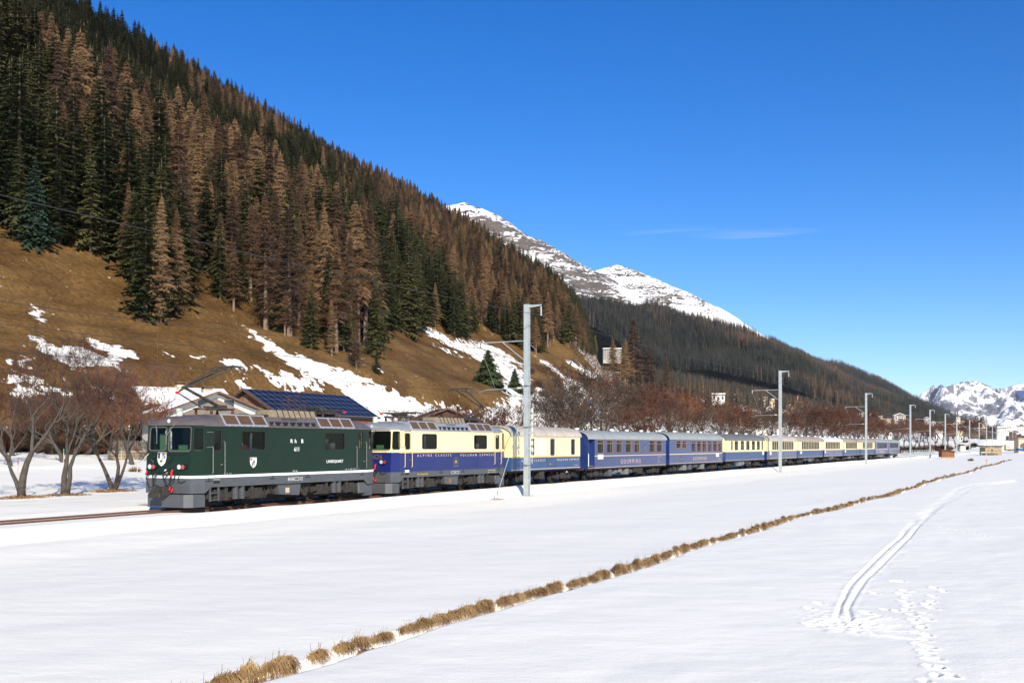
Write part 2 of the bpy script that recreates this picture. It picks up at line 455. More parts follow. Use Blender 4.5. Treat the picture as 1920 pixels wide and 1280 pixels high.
# ski tracks, footprints
dummy_ = 0
msk = (Yw > 9) & (Yw < 110) & (Yw * 0.26 < Xw) & (Yt < -23)
xs, ys = Xw[msk], Yw[msk]
dz = np.zeros(xs.shape)
disturbed = np.zeros(xs.shape)
for line in ski_px:
    pts = [field_pt(*p) for p in line]
    d = seg_dist(xs, ys, pts)
    wob = 0.012 * (vnoise(xs * 9, ys * 9, 6) - 0.5)
    wd_ = 0.030 + 0.0016 * np.clip(ys - 20, 0, 80)
    dz -= (0.036 + 0.0004 * np.clip(ys - 20, 0, 80)) * np.exp(-((d + wob) / wd_) ** 2)
    dz += 0.006 * np.exp(-((d - 0.085) / 0.03) ** 2)
    disturbed = np.maximum(disturbed, 0.8 * np.exp(-(d / 0.45) ** 2))
Rf = random.Random(5)
for (px, py) in foot_px:
    X0, Y0 = field_pt(px, py)
    rr = 0.055 + 0.012 * Rf.random() if py > 1000 else 0.05
    a = Rf.uniform(-0.5, 0.5)
    dx, dy = xs - X0, ys - Y0
    du = (dx * math.cos(a) + dy * math.sin(a)) / rr; dv = (-dx * math.sin(a) + dy * math.cos(a)) / (rr * 1.7)
    q = du * du + dv * dv
    near = q < 9
    dz[near] -= 0.05 * np.exp(-q[near] ** 1.5)
    dz[near] += 0.018 * np.exp(-((np.sqrt(q[near]) - 1.5) / 0.35) ** 2) * (0.5 + vnoise(xs[near] * 25, ys[near] * 25, 8))
# trampled start of the ski track and the fanned scratches beside it
tx, ty = field_pt(1585, 1170)
dd = np.hypot((xs - tx) / 0.55, (ys - ty) / 0.9)
dz += np.exp(-dd ** 2) * (fbm(xs * 9, ys * 9, 3, 12) - 0.55) * 0.12
for (ax_, ay_, bx_, by_) in ((1595, 1172, 1672, 1161), (1600, 1177, 1690, 1174), (1600, 1181, 1712, 1186), (1605, 1186, 1722, 1201), (1560, 1182, 1640, 1192), (1600, 1168, 1650, 1156)):
    d = seg_dist(xs, ys, [field_pt(ax_, ay_), field_pt(bx_, by_)])
    dz -= 0.018 * np.exp(-(d / 0.03) ** 2); dz += 0.010 * np.exp(-((d - 0.08) / 0.03) ** 2)
dz += disturbed * (fbm(xs * 5, ys * 5, 3, 14) - 0.5) * 0.03
Zg[msk] += dz
# bare (snow free) ground: ditch bank, round the tree feet, along the track, heaps by the wall; also brown painted as shade under the train
bare = np.zeros(S.shape)
lipn = fbm(S * 1.1, S * 0, 3, 40)
bare = np.maximum(bare, np.where((u > -0.30) & (u < 0.16 + 0.10 * (lipn - 0.5)) & (S < 215), 0.30 + 0.8 * (lipn - 0.45), 0))
bare = np.maximum(bare, 0.80 * sst(-1.7, -1.3, Yt) * sst(3.8, 2.8, Yt) * sst(-0.5, 1.5, S) * sst(196, 190, S))  # painted shade: brown beneath the train and across its shadow side
bare = np.maximum(bare, 0.52 * np.exp(-((Yt - 3.4) / 0.5) ** 2) * sst(70, 40, S) * sst(-40, -20, S) * (fbm(S / 1.5, Yt, 3, 50)))
bare = np.maximum(bare, 0.62 * np.exp(-((Yt - 34.5) / 2.5) ** 2) * sst(75, 55, S) * sst(25, 40, S) * (0.4 + fbm(S / 5, Yt / 3, 3, 51)))
TREE_FEET = [(0.4, 9.9), (2.9, 10.3), (7.2, 12.0)]
for (fs, fy) in TREE_FEET:
    r = np.hypot((S - fs) / 1.25, (Yt - fy) / 0.95)
    bare = np.maximum(bare, 0.85 * np.exp(-(r / 1.05) ** 4))
    Zg = Zg + 0.14 * np.exp(-(r / 0.9) ** 2)
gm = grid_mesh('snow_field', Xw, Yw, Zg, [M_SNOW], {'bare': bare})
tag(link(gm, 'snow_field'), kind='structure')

def s_at(px, y):
    """s of the point on the line y whose bearing from the camera is that of px"""
    r = (px - 960) / FPX
    V = y - CAM_Y
    Zc = V / (ST - CT * r)
    return SYc(r * Zc, Zc)[0]

# ---- dry grass hanging over the ditch bank: nobody could count the blades
rg = np.random.default_rng(3)
gv = []; gf = []; gmi = []
pos = -26.0
while pos < 210:
    near = pos < 45
    L = rg.uniform(0.25, 0.9) if near else rg.uniform(0.6, 2.2)
    gap = rg.uniform(0.04, 0.42) if rg.random() < 0.8 else 0.0
    hgt = rg.uniform(0.55, 1.3) * (0.5 if rg.random() < 0.3 else 1.0)
    nb = int(L * (560 if pos < 5 else 300 if pos < 30 else 110 if pos < 80 else 40))
    wid = 0.006 if pos < 5 else 0.010 if pos < 30 else 0.022 if pos < 80 else 0.05
    for k in range(nb):
        t = rg.random(); ss = pos + t * L
        c = float(ditch_c(np.array(ss)))
        env = math.sqrt(max(0.05, 1 - (2 * t - 1) ** 2))
        top = -0.61 + (0.13 if near else 0.20) * env * hgt + rg.normal() * 0.02
        out = rg.uniform(0.04, 0.20) * env
        dropl = rg.uniform(0.10, 0.32) * hgt
        y0 = c + 0.16 + rg.uniform(-0.02, 0.10)
        lean = rg.normal() * 0.10
        if rg.random() < 0.03:   # a few stalks stand up
            pts = [(ss, y0, top - 0.05), (ss + lean * .4, y0 - 0.02, top + 0.08), (ss + lean, y0 - 0.06, top + rg.uniform(0.02, 0.16))]
        else:
            y0 -= 0.0
            pts = [(ss, y0, top - 0.08), (ss + lean * .3, y0 - out * 0.6, top), (ss + lean * .7, y0 - out, top - dropl * 0.5), (ss + lean, y0 - out - rg.uniform(0, 0.06), top - dropl)]
        b = len(gv)
        n = len(pts)
        for i, p in enumerate(pts):
            w_ = wid * (1 - 0.75 * i / (n - 1))
            xa, ya = W(p[0] - w_, p[1]); xb, yb = W(p[0] + w_, p[1])
            gv.append((xa, ya, p[2])); gv.append((xb, yb, p[2]))
        for i in range(n - 1):
            gf.append((b + 2 * i, b + 2 * i + 1, b + 2 * i + 3, b + 2 * i + 2)); 
    pos += L + gap
for (fs, fy) in TREE_FEET:       # and the tufts round the tree feet
    z0 = gz(fs, fy) + 0.12
    for k in range(700):
        a = rg.uniform(0, 6.28); r_ = 1.15 * math.sqrt(rg.random()); 
        ss, yy = fs + 1.15 * r_ * math.cos(a), fy + 0.9 * r_ * math.sin(a)
        zz = gz(ss, yy) + 0.14 * math.exp(-(r_ / 0.9) ** 2) - 0.02
        b = len(gv); l_ = rg.uniform(0.04, 0.14); la = rg.uniform(0, 6.28)
        for (ps, py_, pz) in ((ss, yy, zz), (ss + math.cos(la) * l_, yy + math.sin(la) * l_, zz + l_ * 0.7)):
            xa, ya = W(ps - 0.012, py_); xb, yb = W(ps + 0.012, py_)
            gv += [(xa, ya, pz), (xb, yb, pz)]
        gf.append((b, b + 1, b + 3, b + 2))
M_GRASS = foliage('dry_grass', (0.20, 0.11, 0.045), (0.48, 0.31, 0.135), (0.68, 0.52, 0.27), 0.8, 3.5)
me = bpy.data.meshes.new('dry_grass'); me.from_pydata(gv, [], gf); me.materials.append(M_GRASS)
tag(link(me, 'dry_grass'), kind='stuff')

# ================================================================== THE HILLSIDE
def hill(s, V):
    """height of the hill at distance V left of the camera's line"""
    s = np.asarray(s, float); V = np.asarray(V, float)
    u = s - CAM_S
    V0 = 90 + 7 * (fbm(u / 70, u * 0 + 2.2, 2, 61) - 0.5) + 5 * np.sin(u / 34.0 + 0.6) * sst(60, 110, u)
    sl = np.interp(u / V, [0.7, 1.0, 1.26, 1.63, 1.9, 2.08, 2.22, 2.4], [0.65, 0.615, 0.585, 0.535, 0.505, 0.485, 0.45, 0.36])
    lin = sl * (V - V0)
    k = 10.0
    up = 2.0 + k * np.log1p(np.exp(np.clip(lin / k, -30, 30)))
    gul = sst(110, 180, V) * sst(90, 180, u) * 5 * (np.sin(u / 21.0 + V / 60.0) + 0.6 * np.sin(u / 9.5 + 2)) * sst(600, 250, u)
    up = up + gul * 0.45
    hc = np.interp(u, [0, 120, 200, 315, 480, 600, 653, 706, 757, 800, 860, 950], [222, 218, 209, 199, 190, 170, 148, 106, 78, 58, 44, 30])
    m = 14.0
    near = -m * np.log(np.exp(-np.clip(up, 0, 400) / m) + np.exp(-hc / m))
    ve = u - (2.36 - 0.12 * sst(110, 230, V)) * V - 12 * (fbm(V / 25, V * 0 + 8, 3, 62) - 0.5)
    wgt = (1 - sst(-25, 70, ve)) * (1 - sst(820, 1050, u))
    mid = 1.2 + 12 * np.log1p(np.exp(np.clip(0.27 * (V - 128), -30 * 12, 360) / 12))
    mid = -16 * np.log(np.exp(-mid / 16) + np.exp(-105.0 / 16))
    mid = mid + (fbm(u / 90, V / 60, 3, 63) - 0.5) * 10 * sst(110, 190, V)
    z = near * wgt + mid * (1 - wgt)
    z = z + (fbm(u / 14, V / 8, 4, 64) - 0.5) * 1.6 * sst(88, 110, V) + (fbm(u / 3, V / 2, 3, 65) - 0.5) * 0.35 * sst(80, 95, V)
    # terracettes: the small steps cattle tread into a slope
    z = z + 0.28 * np.sin(z * 2.2 + 3 * fbm(u / 12, V / 12, 2, 66)) * sst(95, 110, V)
    return z - 12 * sst(99, 84, V)
g = [10.0]
while g[-1] < 900: g.append(g[-1] + 0.55 + max(0, g[-1] - 60) * 0.0042)
while g[-1] < 4200: g.append(g[-1] + 4 + (g[-1] - 900) * 0.03)
us = np.array(g)
g = [84.0]
while g[-1] < 400: g.append(g[-1] + 0.45 + (g[-1] - 84) * 0.009)
while g[-1] < 1100: g.append(g[-1] + 4 + (g[-1] - 400) * 0.05)
vs_ = np.array(g)
U, Vv = np.meshgrid(us, vs_, indexing='ij')
HZ = hill(U + CAM_S, Vv)
HX, HY = W(U + CAM_S, Vv + CAM_Y)
PX, PY = proj(HX, HY, HZ)

def inpoly(px, py, poly):
    inside = np.zeros(px.shape, bool); n = len(poly)
    for i in range(n):
        x1, y1 = poly[i]; x2, y2 = poly[(i + 1) % n]
        if y1 == y2: continue
        c = ((y1 > py) != (y2 > py)) & (px < (x2 - x1) * (py - y1) / (y2 - y1) + x1)
        inside ^= c
    return inside
# snow lying on the slope (outline of each patch as seen from the valley, laid onto the ground there)
patches = [
 ([(55, 561), (70, 572), (89, 604), (72, 602), (58, 590), (64, 580)], 1), ([(25, 590), (38, 597), (32, 601)], .8),
 ([(50, 626), (62, 628), (85, 645), (110, 650), (140, 650), (165, 655), (190, 668), (218, 686), (205, 694), (180, 685), (150, 690), (120, 686), (95, 668), (70, 655)], .95),
 ([(150, 622), (165, 632), (200, 646), (230, 650), (262, 669), (255, 674), (225, 668), (215, 664), (190, 655), (170, 644)], 1),
 ([(0, 660), (20, 663), (45, 668), (75, 678), (85, 690), (60, 684), (20, 672)], .8),
 ([(0, 690), (15, 692), (50, 705), (75, 720), (120, 735), (160, 720), (200, 726), (235, 738), (200, 756), (100, 752), (0, 748)], .8),
 ([(195, 660), (215, 670), (235, 680), (262, 690), (240, 697), (215, 682)], .75),
 ([(310, 661), (322, 666), (331, 675), (318, 674)], 1), ([(290, 638), (301, 645), (296, 646)], 1), ([(333, 666), (347, 674), (338, 674)], .9),
 ([(355, 663), (372, 664), (390, 674), (375, 676), (362, 672)], .8), ([(372, 596), (382, 597), (392, 607), (380, 602)], 1),
 ([(414, 680), (428, 673), (446, 674), (462, 686), (458, 694), (432, 692), (416, 686)], 1),
 ([(427, 706), (440, 712), (462, 718), (481, 730), (462, 733), (440, 726)], 1), ([(345, 555), (362, 570), (378, 586), (368, 580)], .85),
 ([(500, 664), (511, 670), (521, 682), (508, 676)], .95), ([(456, 420), (462, 420), (467, 470), (460, 478), (456, 450)], .95), ([(452, 470), (468, 486), (470, 497), (455, 492)], .8),
 ([(415, 582), (435, 596), (455, 608), (488, 630), (522, 657), (562, 688), (602, 715), (600, 723), (556, 694), (518, 664), (484, 638), (452, 614)], 1),
 ([(492, 629), (515, 646), (541, 664), (586, 690), (580, 694), (536, 672), (508, 650)], 1),
 ([(541, 649), (560, 660), (576, 669), (600, 679), (626, 686), (655, 695), (680, 705), (703, 717), (735, 731), (765, 741), (790, 754), (840, 760), (885, 768), (890, 800), (690, 800), (655, 742), (630, 733), (612, 720), (596, 706), (577, 690), (560, 674)], .80),
 ([(480, 684), (492, 692), (510, 701), (524, 706), (532, 695), (548, 703), (560, 714), (590, 722), (606, 731), (603, 736), (560, 730), (520, 724), (498, 712), (482, 698)], .95),
 ([(470, 560), (480, 575), (498, 600), (520, 622), (512, 618), (488, 596), (470, 574)], .8),
 ([(640, 640), (660, 655), (680, 672), (668, 672), (650, 656)], .75), ([(690, 680), (715, 694), (740, 705), (730, 706), (700, 692)], .8),
 ([(779, 610), (792, 606), (812, 617), (842, 630), (866, 636), (900, 640), (925, 655), (950, 672), (972, 690), (995, 706), (1000, 722), (965, 716), (935, 700), (905, 680), (884, 668), (858, 656), (826, 640), (798, 626)], .70),
 ([(798, 640), (830, 650), (858, 662), (880, 668), (870, 672), (836, 660)], .75),
 ([(900, 640), (930, 650), (960, 668), (985, 686), (975, 686), (940, 664)], .8),
 ([(900, 690), (915, 702), (912, 704), (897, 692)], .9), ([(932, 711), (965, 708), (1000, 720), (1050, 745), (1080, 772), (1120, 800), (1120, 835), (880, 835), (900, 770), (950, 745), (938, 728)], .72),
 ([(1002, 664), (1025, 678), (1050, 697), (1080, 716), (1074, 719), (1040, 697), (1010, 674)], .95),
 ([(1052, 662), (1075, 680), (1110, 698), (1152, 719), (1140, 720), (1100, 704), (1066, 682)], .85),
 ([(1050, 700), (1090, 718), (1140, 745), (1190, 775), (1220, 800), (1180, 830), (1100, 830), (1060, 760)], .62),
 ([(1130, 705), (1142, 709), (1152, 718), (1145, 718)], .9),
 ([(1280, 742), (1320, 762), (1352, 778), (1330, 780), (1290, 756)], .9),
]
inview = (HY > 5) & (PX > -60) & (PX < 1980) & (PY < 850)
snow = np.full(U.shape, 0.0)
for poly, amt in patches:
    xs0 = min(p[0] for p in poly); xs1 = max(p[0] for p in poly); ys0 = min(p[1] for p in poly); ys1 = max(p[1] for p in poly)
    sel = inview & (PX > xs0) & (PX < xs1) & (PY > ys0) & (PY < ys1)
    hit = np.zeros(U.shape, bool); hit[sel] = inpoly(PX[sel], PY[sel], poly)
    snow[hit] = np.maximum(snow[hit], amt)
def blur(a, n):
    for _ in range(n):
        b = a.copy(); b[1:-1, :] = (a[:-2, :] + 2 * a[1:-1, :] + a[2:, :]) / 4
        a = b.copy(); a[:, 1:-1] = (b[:, :-2] + 2 * b[:, 1:-1] + b[:, 2:]) / 4
    return a
snow = blur(snow, 3)
behind = sst(-20, 60, U - 2.34 * Vv)
snow = np.maximum(snow, behind * (0.42 + 0.30 * fbm(U / 60, Vv / 35, 3, 67)))
foot = sst(94, 88, Vv) + 0.0 * Vv
snow = np.maximum(snow, foot * 1.2)
# forest floor: litter with a little snow
forest_floor = sst(155, 175, Vv) * (1 - behind)
snow = np.maximum(snow, forest_floor * 0.36)
M_MEADOW = hill_material('meadow', (0.090, 0.046, 0.015), (0.175, 0.100, 0.035), stretch=(1, 1, 1.4))
hm = grid_mesh('hillside', HX, HY, HZ, [M_MEADOW], {'snow': snow})
tag(link(hm, 'hillside'), kind='structure')

# ================================================================== THE MOUNTAINS
def mountain_material(name, rockc, rockc2, snow_bias, sc=0.004, strata=5.0, bands=0.5, steep=0.75):
    m = bpy.data.materials.new(name); m.use_nodes = True
    nt = m.node_tree; N = nt.nodes; L = nt.links; b = N['Principled BSDF']
    b.inputs['Roughness'].default_value = 0.9; b.inputs['Specular IOR Level'].default_value = 0.05
    ge = N.new('ShaderNodeNewGeometry')
    mp = N.new('ShaderNodeMapping'); mp.inputs['Scale'].default_value = (1, 1, strata); L.new(ge.outputs['Position'], mp.inputs['Vector'])
    n1 = N.new('ShaderNodeTexNoise'); n1.inputs['Scale'].default_value = sc; n1.inputs['Detail'].default_value = 12; n1.inputs['Roughness'].default_value = 0.72
    n1.inputs['Distortion'].default_value = 0.6
    L.new(mp.outputs[0], n1.inputs['Vector'])
    wv = N.new('ShaderNodeTexWave'); wv.wave_type = 'BANDS'; wv.bands_direction = 'Z'; wv.inputs['Scale'].default_value = 0.034; wv.inputs['Distortion'].default_value = 14; wv.inputs['Detail'].default_value = 4; wv.inputs['Detail Scale'].default_value = 1.2
    L.new(ge.outputs['Position'], wv.inputs['Vector'])
    at = N.new('ShaderNodeAttribute'); at.attribute_name = 'snow'
    a1 = N.new('ShaderNodeMath'); a1.operation = 'MULTIPLY_ADD'; a1.inputs[1].default_value = bands * 0.3; L.new(wv.outputs['Fac'], a1.inputs[0]); L.new(n1.outputs['Fac'], a1.inputs[2])
    a2 = N.new('ShaderNodeMath'); a2.operation = 'ADD'; L.new(a1.outputs[0], a2.inputs[0]); L.new(at.outputs['Fac'], a2.inputs[1])
    mr = N.new('ShaderNodeMapRange'); mr.inputs[1].default_value = 0.5 - snow_bias; mr.inputs[2].default_value = 0.56 - snow_bias; L.new(a2.outputs[0], mr.inputs[0])
    n2 = N.new('ShaderNodeTexNoise'); n2.inputs['Scale'].default_value = sc * 4; n2.inputs['Detail'].default_value = 8; L.new(ge.outputs['Position'], n2.inputs['Vector'])
    rc = N.new('ShaderNodeMix'); rc.data_type = 'RGBA'; L.new(n2.outputs['Fac'], rc.inputs['Factor']); rc.inputs['A'].default_value = (*rockc, 1); rc.inputs['B'].default_value = (*rockc2, 1)
    ff = N.new('ShaderNodeMapRange'); ff.inputs[1].default_value = -0.25; ff.inputs[2].default_value = -0.6; L.new(at.outputs['Fac'], ff.inputs[0])
    r2 = N.new('ShaderNodeMix'); r2.data_type = 'RGBA'; L.new(ff.outputs[0], r2.inputs['Factor']); L.new(rc.outputs['Result'], r2.inputs['A']); r2.inputs['B'].default_value = (0.022, 0.019, 0.012, 1)  # forest floor: litter colour with the shade under the trees painted in
    mx = N.new('ShaderNodeMix'); mx.data_type = 'RGBA'; L.new(mr.outputs[0], mx.inputs['Factor']); L.new(r2.outputs['Result'], mx.inputs['A']); mx.inputs['B'].default_value = (0.9, 0.9, 0.9, 1)
    L.new(mx.outputs['Result'], b.inputs['Base Color'])
    bp = N.new('ShaderNodeBump'); bp.inputs['Strength'].default_value = 0.8; bp.inputs['Distance'].default_value = 12
    L.new(n1.outputs['Fac'], bp.inputs['Height']); L.new(bp.outputs[0], b.inputs['Normal'])
    return m

def ridge_mountain(name, pts, n, floor_V, material, nt_, nd, rough, seed, back=600, ridgen=0.0, snow_fn=None, dmax=None, pw=1.0, rscale=300.0):
    """a ridge given by (bearing px, height px, distance) points, sloping along n down to the valley floor"""
    P = []
    for px, py, Z in pts:
        P.append(((px - 960) * Z / FPX, Z, CAMZ + (HOR - py) * Z / FPX))
    P = np.array(P)
    t = np.concatenate([[0], np.cumsum(np.hypot(np.diff(P[:, 0]), np.diff(P[:, 1])))])
    tt = np.linspace(0, t[-1], nt_)
    rx, ry, rz = (np.interp(tt, t, P[:, i]) for i in range(3))
    Vr = -CT * rx + ST * ry
    if dmax is None: D = np.maximum(Vr - floor_V, 60)
    else: D = np.full(nt_, float(dmax))
    q = np.concatenate([-np.linspace(1, 0.05, 14) ** 1.0, np.linspace(0, 1.12, nd) ** 1.15])
    Q, T = np.meshgrid(q, np.arange(nt_)); 
    dist = np.where(Q < 0, Q * back, Q * D[T])
    X = rx[T] + n[0] * dist; Y = ry[T] + n[1] * dist
    base = rz[T] * (1 - np.clip(Q, 0, 1.15) ** pw)
    base = np.where(Q < 0, rz[T] + Q * back * 0.7, base)
    amp = rough * np.minimum(1, np.abs(dist) / 160) * np.clip(rz[T] / 250, 0.15, 1) * sst(1.1, 0.8, Q)
    rid = 1 - np.abs(2 * fbm(X / rscale, Y / rscale, 5, seed) - 1) * 2.2
    Zm = base + amp * ((fbm(X / 260, Y / 260, 5, seed + 3) - 0.5) * 1.6 + ridgen * (rid - 0.5))
    Zm = Zm + (fbm(X / 40, Y / 40, 4, seed + 7) - 0.5) * rough * 0.12 * sst(1.1, 0.9, Q) * np.minimum(1, np.abs(dist) / 25 + 0.5)
    sn = snow_fn(X, Y, Zm, Q, T) if snow_fn is not None else np.zeros(X.shape)
    me = grid_mesh(name, X, Y, Zm, [material], {'snow': sn})
    tag(link(me, name), kind='structure')
    return X, Y, Zm, Q
M_ROCKA = mountain_material('mountain_rock_snow', (0.075, 0.055, 0.045), (0.17, 0.145, 0.13), -0.07, sc=0.008, strata=5.0, bands=0.45)
M_ROCKB = mountain_material('mountain_meadow_snow', (0.05, 0.04, 0.03), (0.11, 0.085, 0.065), -0.035, sc=0.008, strata=4.0, bands=0.5)
M_ROCKC = mountain_material('mountain_far_snow', (0.10, 0.10, 0.12), (0.22, 0.2, 0.22), 0.02, sc=0.008, strata=0.6, bands=0.0)
NR = (CT, -ST)
def snA(X, Y, Z, Q, T):
    g_ = sst(250, 330, Z) ; return (1 - g_) * 0.0 + 0.03 * sst(500, 560, Z) + 0.25 * sst(0.78, 0.86, Q) + 0.22 * sst(440, 360, Z) * sst(200, 300, X) - 0.9 * sst(305, 280, Z - 40 * sst(250, 400, X))
MA = ridge_mountain('near_mountain', [(640, 420, 2200), (740, 398, 2280), (800, 392, 2340), (840, 385, 2400), (857, 384, 2400), (870, 379, 2410), (884, 386, 2420), (905, 392, 2430), (935, 403, 2450), (968, 430, 2480), (1000, 447, 2520), (1060, 479, 2580), (1110, 506, 2640), (1135, 530, 2680), (1160, 546, 2720), (1200, 575, 2790), (1232, 600, 2860), (1270, 636, 2960), (1330, 680, 3150), (1420, 730, 3450), (1520, 775, 3800), (1620, 834, 4200)],
    NR, 190, M_ROCKA, 300, 170, 75, 100, snow_fn=snA, pw=0.95)
def snB(X, Y, Z, Q, T):
    return 0.06 * fbm(X / 300, Y / 300, 3, 5) + 0.12 * sst(500, 380, Z) - 1.2 * sst(355, 335, Z + 50 * (fbm(X / 200, Y / 200, 3, 6) - 0.5))
MBm = ridge_mountain('forested_mountain', [(980, 570, 3500), (1060, 535, 3550), (1118, 507, 3600), (1140, 500, 3600), (1157, 496, 3610), (1175, 501, 3620), (1215, 517, 3640), (1250, 532, 3650), (1290, 551, 3660), (1320, 572, 3670), (1340, 590, 3680), (1365, 603, 3680), (1400, 626, 3690), (1440, 646, 3700), (1490, 664, 3740), (1545, 680, 3800), (1572, 684, 3830), (1605, 699, 3880), (1640, 712, 3950), (1700, 742, 4060), (1740, 757, 4150), (1790, 783, 4300), (1850, 802, 4600), (1900, 818, 4900), (1960, 830, 5300)],
    NR, 210, M_ROCKB, 420, 190, 60, 200, snow_fn=snB, pw=0.97)
MC = ridge_mountain('far_mountains', [(1560, 800, 9300), (1640, 770, 9200), (1690, 755, 9100), (1722, 745, 9000), (1745, 736, 9000), (1760, 735, 9000), (1785, 724, 9050), (1800, 721, 9100), (1812, 717, 9100), (1825, 714, 9100), (1840, 717, 9100), (1856, 724, 9100), (1868, 728, 9000), (1885, 727, 8950), (1900, 722, 8950), (1918, 720, 8900), (1945, 722, 8900), (1990, 735, 8800), (2060, 715, 8800), (2200, 690, 8700), (2400, 680, 8700), (2700, 640, 8700)],
    (-0.10, -0.995), 0, M_ROCKC, 420, 190, 150, 300, back=1500, ridgen=0.9, dmax=2100, pw=0.85, rscale=420)
# ================================================================== TREES
M_BARK_G = mat('conifer_bark', (0.07, 0.05, 0.035), 0.9, var=0.35, vs=2.0)
M_BARK_L = mat('larch_bark', (0.17, 0.115, 0.08), 0.9, var=0.35, vs=1.5)
M_BARK_D = mat('grey_bark', (0.062, 0.050, 0.040), 0.9, var=0.4, vs=6, bump=0.5, bs=14)
M_BIRCH = mat('birch_bark', (0.62, 0.58, 0.52), 0.8, var=0.3, vs=4, dirt=((0.05, 0.04, 0.035), 1.0, 9))
M_SPRUCE = foliage('spruce_needles', (0.020, 0.026, 0.008), (0.040, 0.044, 0.014), (0.072, 0.066, 0.022), scale=0.35)
M_SPRUCEB = foliage('blue_spruce_needles', (0.014, 0.028, 0.018), (0.026, 0.048, 0.032), (0.045, 0.072, 0.05), scale=0.6)
M_LARCH = foliage('larch_twigs', (0.032, 0.018, 0.011), (0.082, 0.044, 0.021), (0.152, 0.088, 0.041), scale=0.3)
M_TWIG = foliage('bare_twigs', (0.05, 0.034, 0.025), (0.085, 0.055, 0.037), (0.13, 0.08, 0.052), scale=0.5)
M_TWIGR = foliage('red_brown_twigs', (0.062, 0.026, 0.016), (0.10, 0.040, 0.022), (0.145, 0.062, 0.034), scale=0.5)
M_BUD = foliage('dry_red_leaves', (0.08, 0.027, 0.017), (0.15, 0.05, 0.03), (0.24, 0.09, 0.055), scale=1.5)
M_FARG = foliage('far_spruce_needles', (0.010, 0.016, 0.012), (0.028, 0.038, 0.028), (0.065, 0.074, 0.052), scale=0.05)

def conifer(seed, H, Rm, levels, nbr, kind, z_lo=0.06, lod=1):
    r = random.Random(seed)
    c = MB(); t = MB()
    tr = H * 0.011 + 0.05
    bend = (r.uniform(-.01, .01) * H, r.uniform(-.01, .01) * H)
    def axis(z):
        k = (z / H) ** 2
        return bend[0] * k, bend[1] * k
    pts = [(axis(H * k)[0], axis(H * k)[1], H * k - (0.8 if k == 0 else 0)) for k in (0, .15, .35, .6, .85, 1.0)]
    t.path(pts, [tr * 1.25, tr, tr * .8, tr * .55, tr * .25, 0.015], 5 if lod else 3)
    asym = [r.uniform(0.8, 1.2) for _ in range(8)]
    for i in range(levels):
        f = (i + r.random() * 0.6) / levels
        z = H * (z_lo + (0.985 - z_lo) * f ** 0.85)
        h = z / H; z00 = z
        if kind == 'larch':
            prof = min(1, (1 - h) * 1.55) ** 0.8 * (0.62 + 0.38 * min(1, (1 - h) / 0.75)) * (0.75 + 0.25 * min(1, h / 0.3))
        else:
            prof = ((1 - h) ** 0.9 + .03) * (0.85 + 0.15 * min(1, h / 0.12)) * (1.1 + 0.16 * math.sin(i * 1.7 + seed))
        L0 = Rm * prof + 0.12
        ax, ay = axis(z)
        for j in range(nbr):
            a = 2 * math.pi * (j + r.random() * 0.9) / nbr + i * 2.4
            L = L0 * (r.uniform(0.35, 1.25) if kind == 'larch' else r.uniform(0.55, 1.22)) * asym[int(a / (2 * math.pi) * 8) % 8]
            if kind == 'larch' and r.random() < 0.12: continue
            z = z00 + r.uniform(-.9, .9) * (0.6 if kind == 'spruce' else 1.8) * (1 - h)
            ca, sa = math.cos(a), math.sin(a)
            if kind == 'larch':
                dr1, dr2 = r.uniform(-.40, .30), r.uniform(-.60, .45)
            else:
                dr1, dr2 = -r.uniform(.02, .30), -r.uniform(.10, .62) * (1.1 - 0.5 * h)
            def pt(q, side=0.0, dz=0.0):
                zz = z + L * (dr1 * q + (dr2 - dr1) * q * q) + dz
                return (ax + ca * L * q - sa * side, ay + sa * L * q + ca * side, zz)
            if kind == 'larch':
                # thin limb and many fine side twigs
                wl_ = 0.035 if lod else 0.07
                c.add([pt(0, 0, -wl_), pt(0, 0, wl_), pt(1.0, 0, 0)], [(0, 1, 2)])
                nt_ = 6 if lod else 3
                for k in range(nt_):
                    q = 0.15 + 0.85 * (k + r.random()) / nt_
                    sgn = 1 if (k % 2) else -1
                    ln = (0.16 + 0.20 * (1 - q)) * L + 0.22
                    w = 0.043 * (1.7 if not lod else 1) * (0.7 + r.random() * .6)
                    p = pt(q); e = pt(min(1.12, q + 0.18), sgn * ln, -r.uniform(0.02, 0.42) * ln - 0.05)
                    m_ = pt(q + 0.06, sgn * ln * .5 , w * 2.2)
                    c.add([p, m_, e], [(0, 1, 2)])
                    e2 = pt(q + 0.02, sgn * ln * .25, -r.uniform(0.3, 0.8) * ln - .12)
                    c.add([(p[0] - w, p[1], p[2]), (p[0] + w, p[1] + w, p[2]), e2], [(0, 1, 2)])
            else:
                nt_ = 4 if lod else 2
                W0 = (0.30 * L + 0.10)
                for k in range(nt_):
                    q0 = 0.12 + 0.80 * k / nt_; q1 = q0 + 0.80 / nt_ * 1.25
                    wk = W0 * (1 - 0.55 * q0) * r.uniform(.7, 1.25)
                    p = pt(q0, 0, 0.02); e = pt(min(q1, 1.04), 0, 0)
                    c.add([p, pt((q0 + q1) / 2 + .12, wk, -0.35 * wk - r.uniform(0, .15)), e], [(0, 1, 2)])
                    c.add([p, e, pt((q0 + q1) / 2 + .12, -wk, -0.35 * wk - r.uniform(0, .15))], [(0, 1, 2)])
                    if lod: c.add([p, e, pt((q0 + q1) / 2, r.uniform(-.1, .1), -wk * r.uniform(.5, 1.0))], [(0, 1, 2)])
    c.add([(bend[0] - .12, bend[1], H * .95), (bend[0] + .12, bend[1], H * .95), (bend[0], bend[1], H * 1.02)], [(0, 1, 2)])
    return t, c

